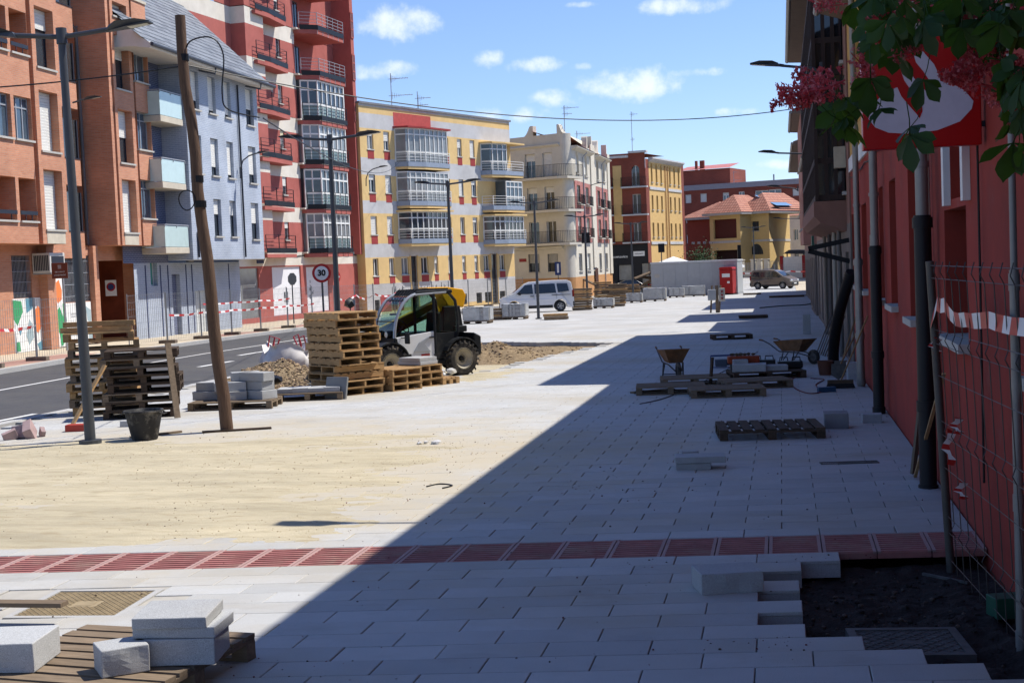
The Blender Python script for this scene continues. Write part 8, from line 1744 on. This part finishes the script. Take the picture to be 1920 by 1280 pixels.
tr_ = thing('chestnut_tree', 'red flowering chestnut tree reaching in from the upper right', 'tree', (.55, -1.6, 0))
O_ = Vector((.55, -1.6, 0)); TR = random.Random(15)
m = MB(); m.tube([(0, 0, -.1), (.02, .02, 1.2), (.0, .1, 2.6), (.1, .3, 3.6)], [.17, .14, .125, .10], 14); m.build('trunk', M_bark, tr_, smooth=True)
def limb(P, r0, r1): m = MB(); P = [Vector(p)-O_ for p in P]; m.tube(P, [r0+(r1-r0)*i/(len(P)-1) for i in range(len(P))], 8); m.build('branch', M_bark, tr_, smooth=True)
limb([(.65, -1.3, 3.6), (.85, .2, 3.95), (.95, 1.8, 3.9), (.95, 3.2, 3.5), (.85, 4.0, 3.25)], .08, .012); limb([(.95, 1.8, 3.9), (.6, 2.8, 3.7), (.45, 3.6, 3.35), (.3, 4.1, 3.1)], .03, .006); limb([(.9, 1.2, 3.95), (1.1, 2.6, 3.6), (1.15, 3.4, 3.2), (1.05, 3.9, 2.9)], .03, .006); limb([(.62, -1.2, 3.5), (-.6, -1.4, 4.2), (-1.6, -1.2, 4.6)], .06, .015); limb([(.62, -1.4, 3.4), (.6, -2.8, 4.2), (.5, -3.6, 4.6)], .06, .015)
# one leaflet: obovate, drooping, folded along its midrib
def leaflet(L, w):
    prof = [(0, .02), (.15, .12), (.35, .30), (.55, .46), (.72, .5), (.86, .30), (.94, .10), (1, 0)]; vs = []; fs = []
    for i, (t_, k) in enumerate(prof):
        z = -.18*L*t_*t_; vs += [(L*t_, -w*k, z+.10*w*k+(.01*L if i % 2 else 0)), (L*t_, 0, z-.02*L), (L*t_, w*k, z+.10*w*k+(.01*L if i % 2 else 0))]
    for i in range(len(prof)-1): a = 3*i; fs += [(a, a+3, a+4, a+1), (a+1, a+4, a+5, a+2)]
    return vs, fs
def leaf_mesh(seed):
    R_ = random.Random(seed); m = MB()
    for k, a in enumerate((-95, -48, 0, 48, 95)):
        L = (.10, .135, .15, .135, .10)[k]*R_.uniform(.9, 1.1); v, f_ = leaflet(L, L*.50); Mx = Rz(math.radians(a+R_.uniform(-8, 8))) @ Matrix.Rotation(math.radians(R_.uniform(5, 45)), 4, 'Y'); m.add(v, f_, 0, Mx)
    m.tube([(0, 0, 0), (-.06, 0, .02), (-.12, 0, .06)], .0025, 5); return m.mesh('leaf', M_leaf, True)
LM = [leaf_mesh(i) for i in range(6)]
def put_leaf(p, rz, rx, ry, s):
    o = bpy.data.objects.new('leaf', TR.choice(LM)); COL.objects.link(o); o.parent = tr_; o.location = p-O_; o.rotation_euler = (rx, ry, rz); o.scale = (s, s, s)
def flower_mesh(seed):
    R_ = random.Random(seed); m = MB(); m.tube([(0, 0, 0), (.16, 0, .0)], .003, 5)
    for i in range(70):
        t_ = R_.random()**.8; r = .045*(1-t_*.75); a = R_.uniform(0, 6.28); c = Vector((.02+t_*.15, r*math.cos(a), r*math.sin(a))); mi = R_.choice((0, 0, 1))
        for k in range(4):
            b = R_.uniform(0, 6.28); e = Vector((R_.uniform(-.4, 1), math.cos(b), math.sin(b)))*.011; g = Vector((R_.uniform(-1, 1), R_.uniform(-1, 1), R_.uniform(-1, 1)))*.006; m.add([c, c+e*.6+g, c+e*1.2, c+e*.6-g], [(0, 1, 2, 3)], mi)
    return m.mesh('flower_panicle', [M_fl, M_fl2])
FMs = [flower_mesh(i) for i in range(3)]
def put_flower(p, rz, ry, s):
    o = bpy.data.objects.new('flower_panicle', TR.choice(FMs)); COL.objects.link(o); o.parent = tr_; o.location = p-O_; o.rotation_euler = (TR.uniform(0, 6), ry, rz); o.scale = (s, s, s)
def spray(px_, py, d_, n, rad, s=1., droop=.9):
    for i in range(n):
        p = DP(px_+TR.uniform(-rad, rad), py+TR.uniform(-rad, rad)*.8, d_+TR.uniform(-.25, .3)); put_leaf(p, TR.uniform(0, 6.28), TR.uniform(-.5, .5), TR.uniform(.2, droop+.4), s*TR.uniform(.75, 1.15))
for a in ((1705, 35, 3.6, 11, 44), (1790, 15, 3.5, 14, 58), (1880, 40, 3.4, 14, 48), (1892, 130, 3.4, 8, 30), (1908, 275, 3.4, 3, 14), (1650, 80, 3.7, 4, 24), (1595, 190, 3.7, 5, 22), (1582, 225, 3.7, 3, 15), (1645, 200, 3.6, 1, 8), (1700, 245, 3.6, 2, 12), (1655, 15, 3.7, 7, 38), (1610, 15, 3.8, 3, 24), (1735, 150, 3.6, 1, 4), (1908, 15, 3.3, 8, 45), (1902, 205, 3.4, 4, 15), (1632, 150, 3.7, 2, 10)): spray(*a, .56)
for px_, py, n, rad, s in ((1850, 105, 7, 32, .8), (1870, 165, 5, 20, .8), (1545, 165, 3, 16, .75), (1575, 160, 3, 14, .8), (1600, 140, 2, 12, .6), (1600, 95, 1, 8, .45), (1740, 5, 4, 40, .8), (1875, 200, 3, 10, .7), (1590, 0, 2, 14, .5), (1870, 20, 3, 25, .9), (1660, 105, 1, 8, .5)):
    for i in range(n): put_flower(DP(px_+TR.uniform(-rad, rad), py+TR.uniform(-rad, rad)*.7, 3.55+TR.uniform(-.1, .1)), math.radians(180 if px_ < 1600 else TR.uniform(0, 360)), TR.uniform(-.4, .6), s)
# crown above and behind the camera, out of the picture
for i in range(90):
    p = Vector((TR.gauss(.0, .9), TR.gauss(-1.6, 1.1), TR.uniform(3.9, 5.6))); put_leaf(p, TR.uniform(0, 6.28), TR.uniform(-.5, .5), TR.uniform(.2, 1.2), 1.2)

for P in ([(.85, 3.2, 3.62), (.62, 3.5, 3.35), (.42, 3.62, 3.05), (.33, 3.66, 2.9)], [(.95, 3.2, 3.5), (.82, 3.5, 3.15), (.72, 3.55, 2.95)], [(1.12, 3.3, 3.25), (1.05, 3.42, 3.0), (1.02, 3.45, 2.8)], [(.6, 3.5, 3.3), (.3, 3.6, 3.05), (.12, 3.62, 2.92)]): limb(P, .007, .003)
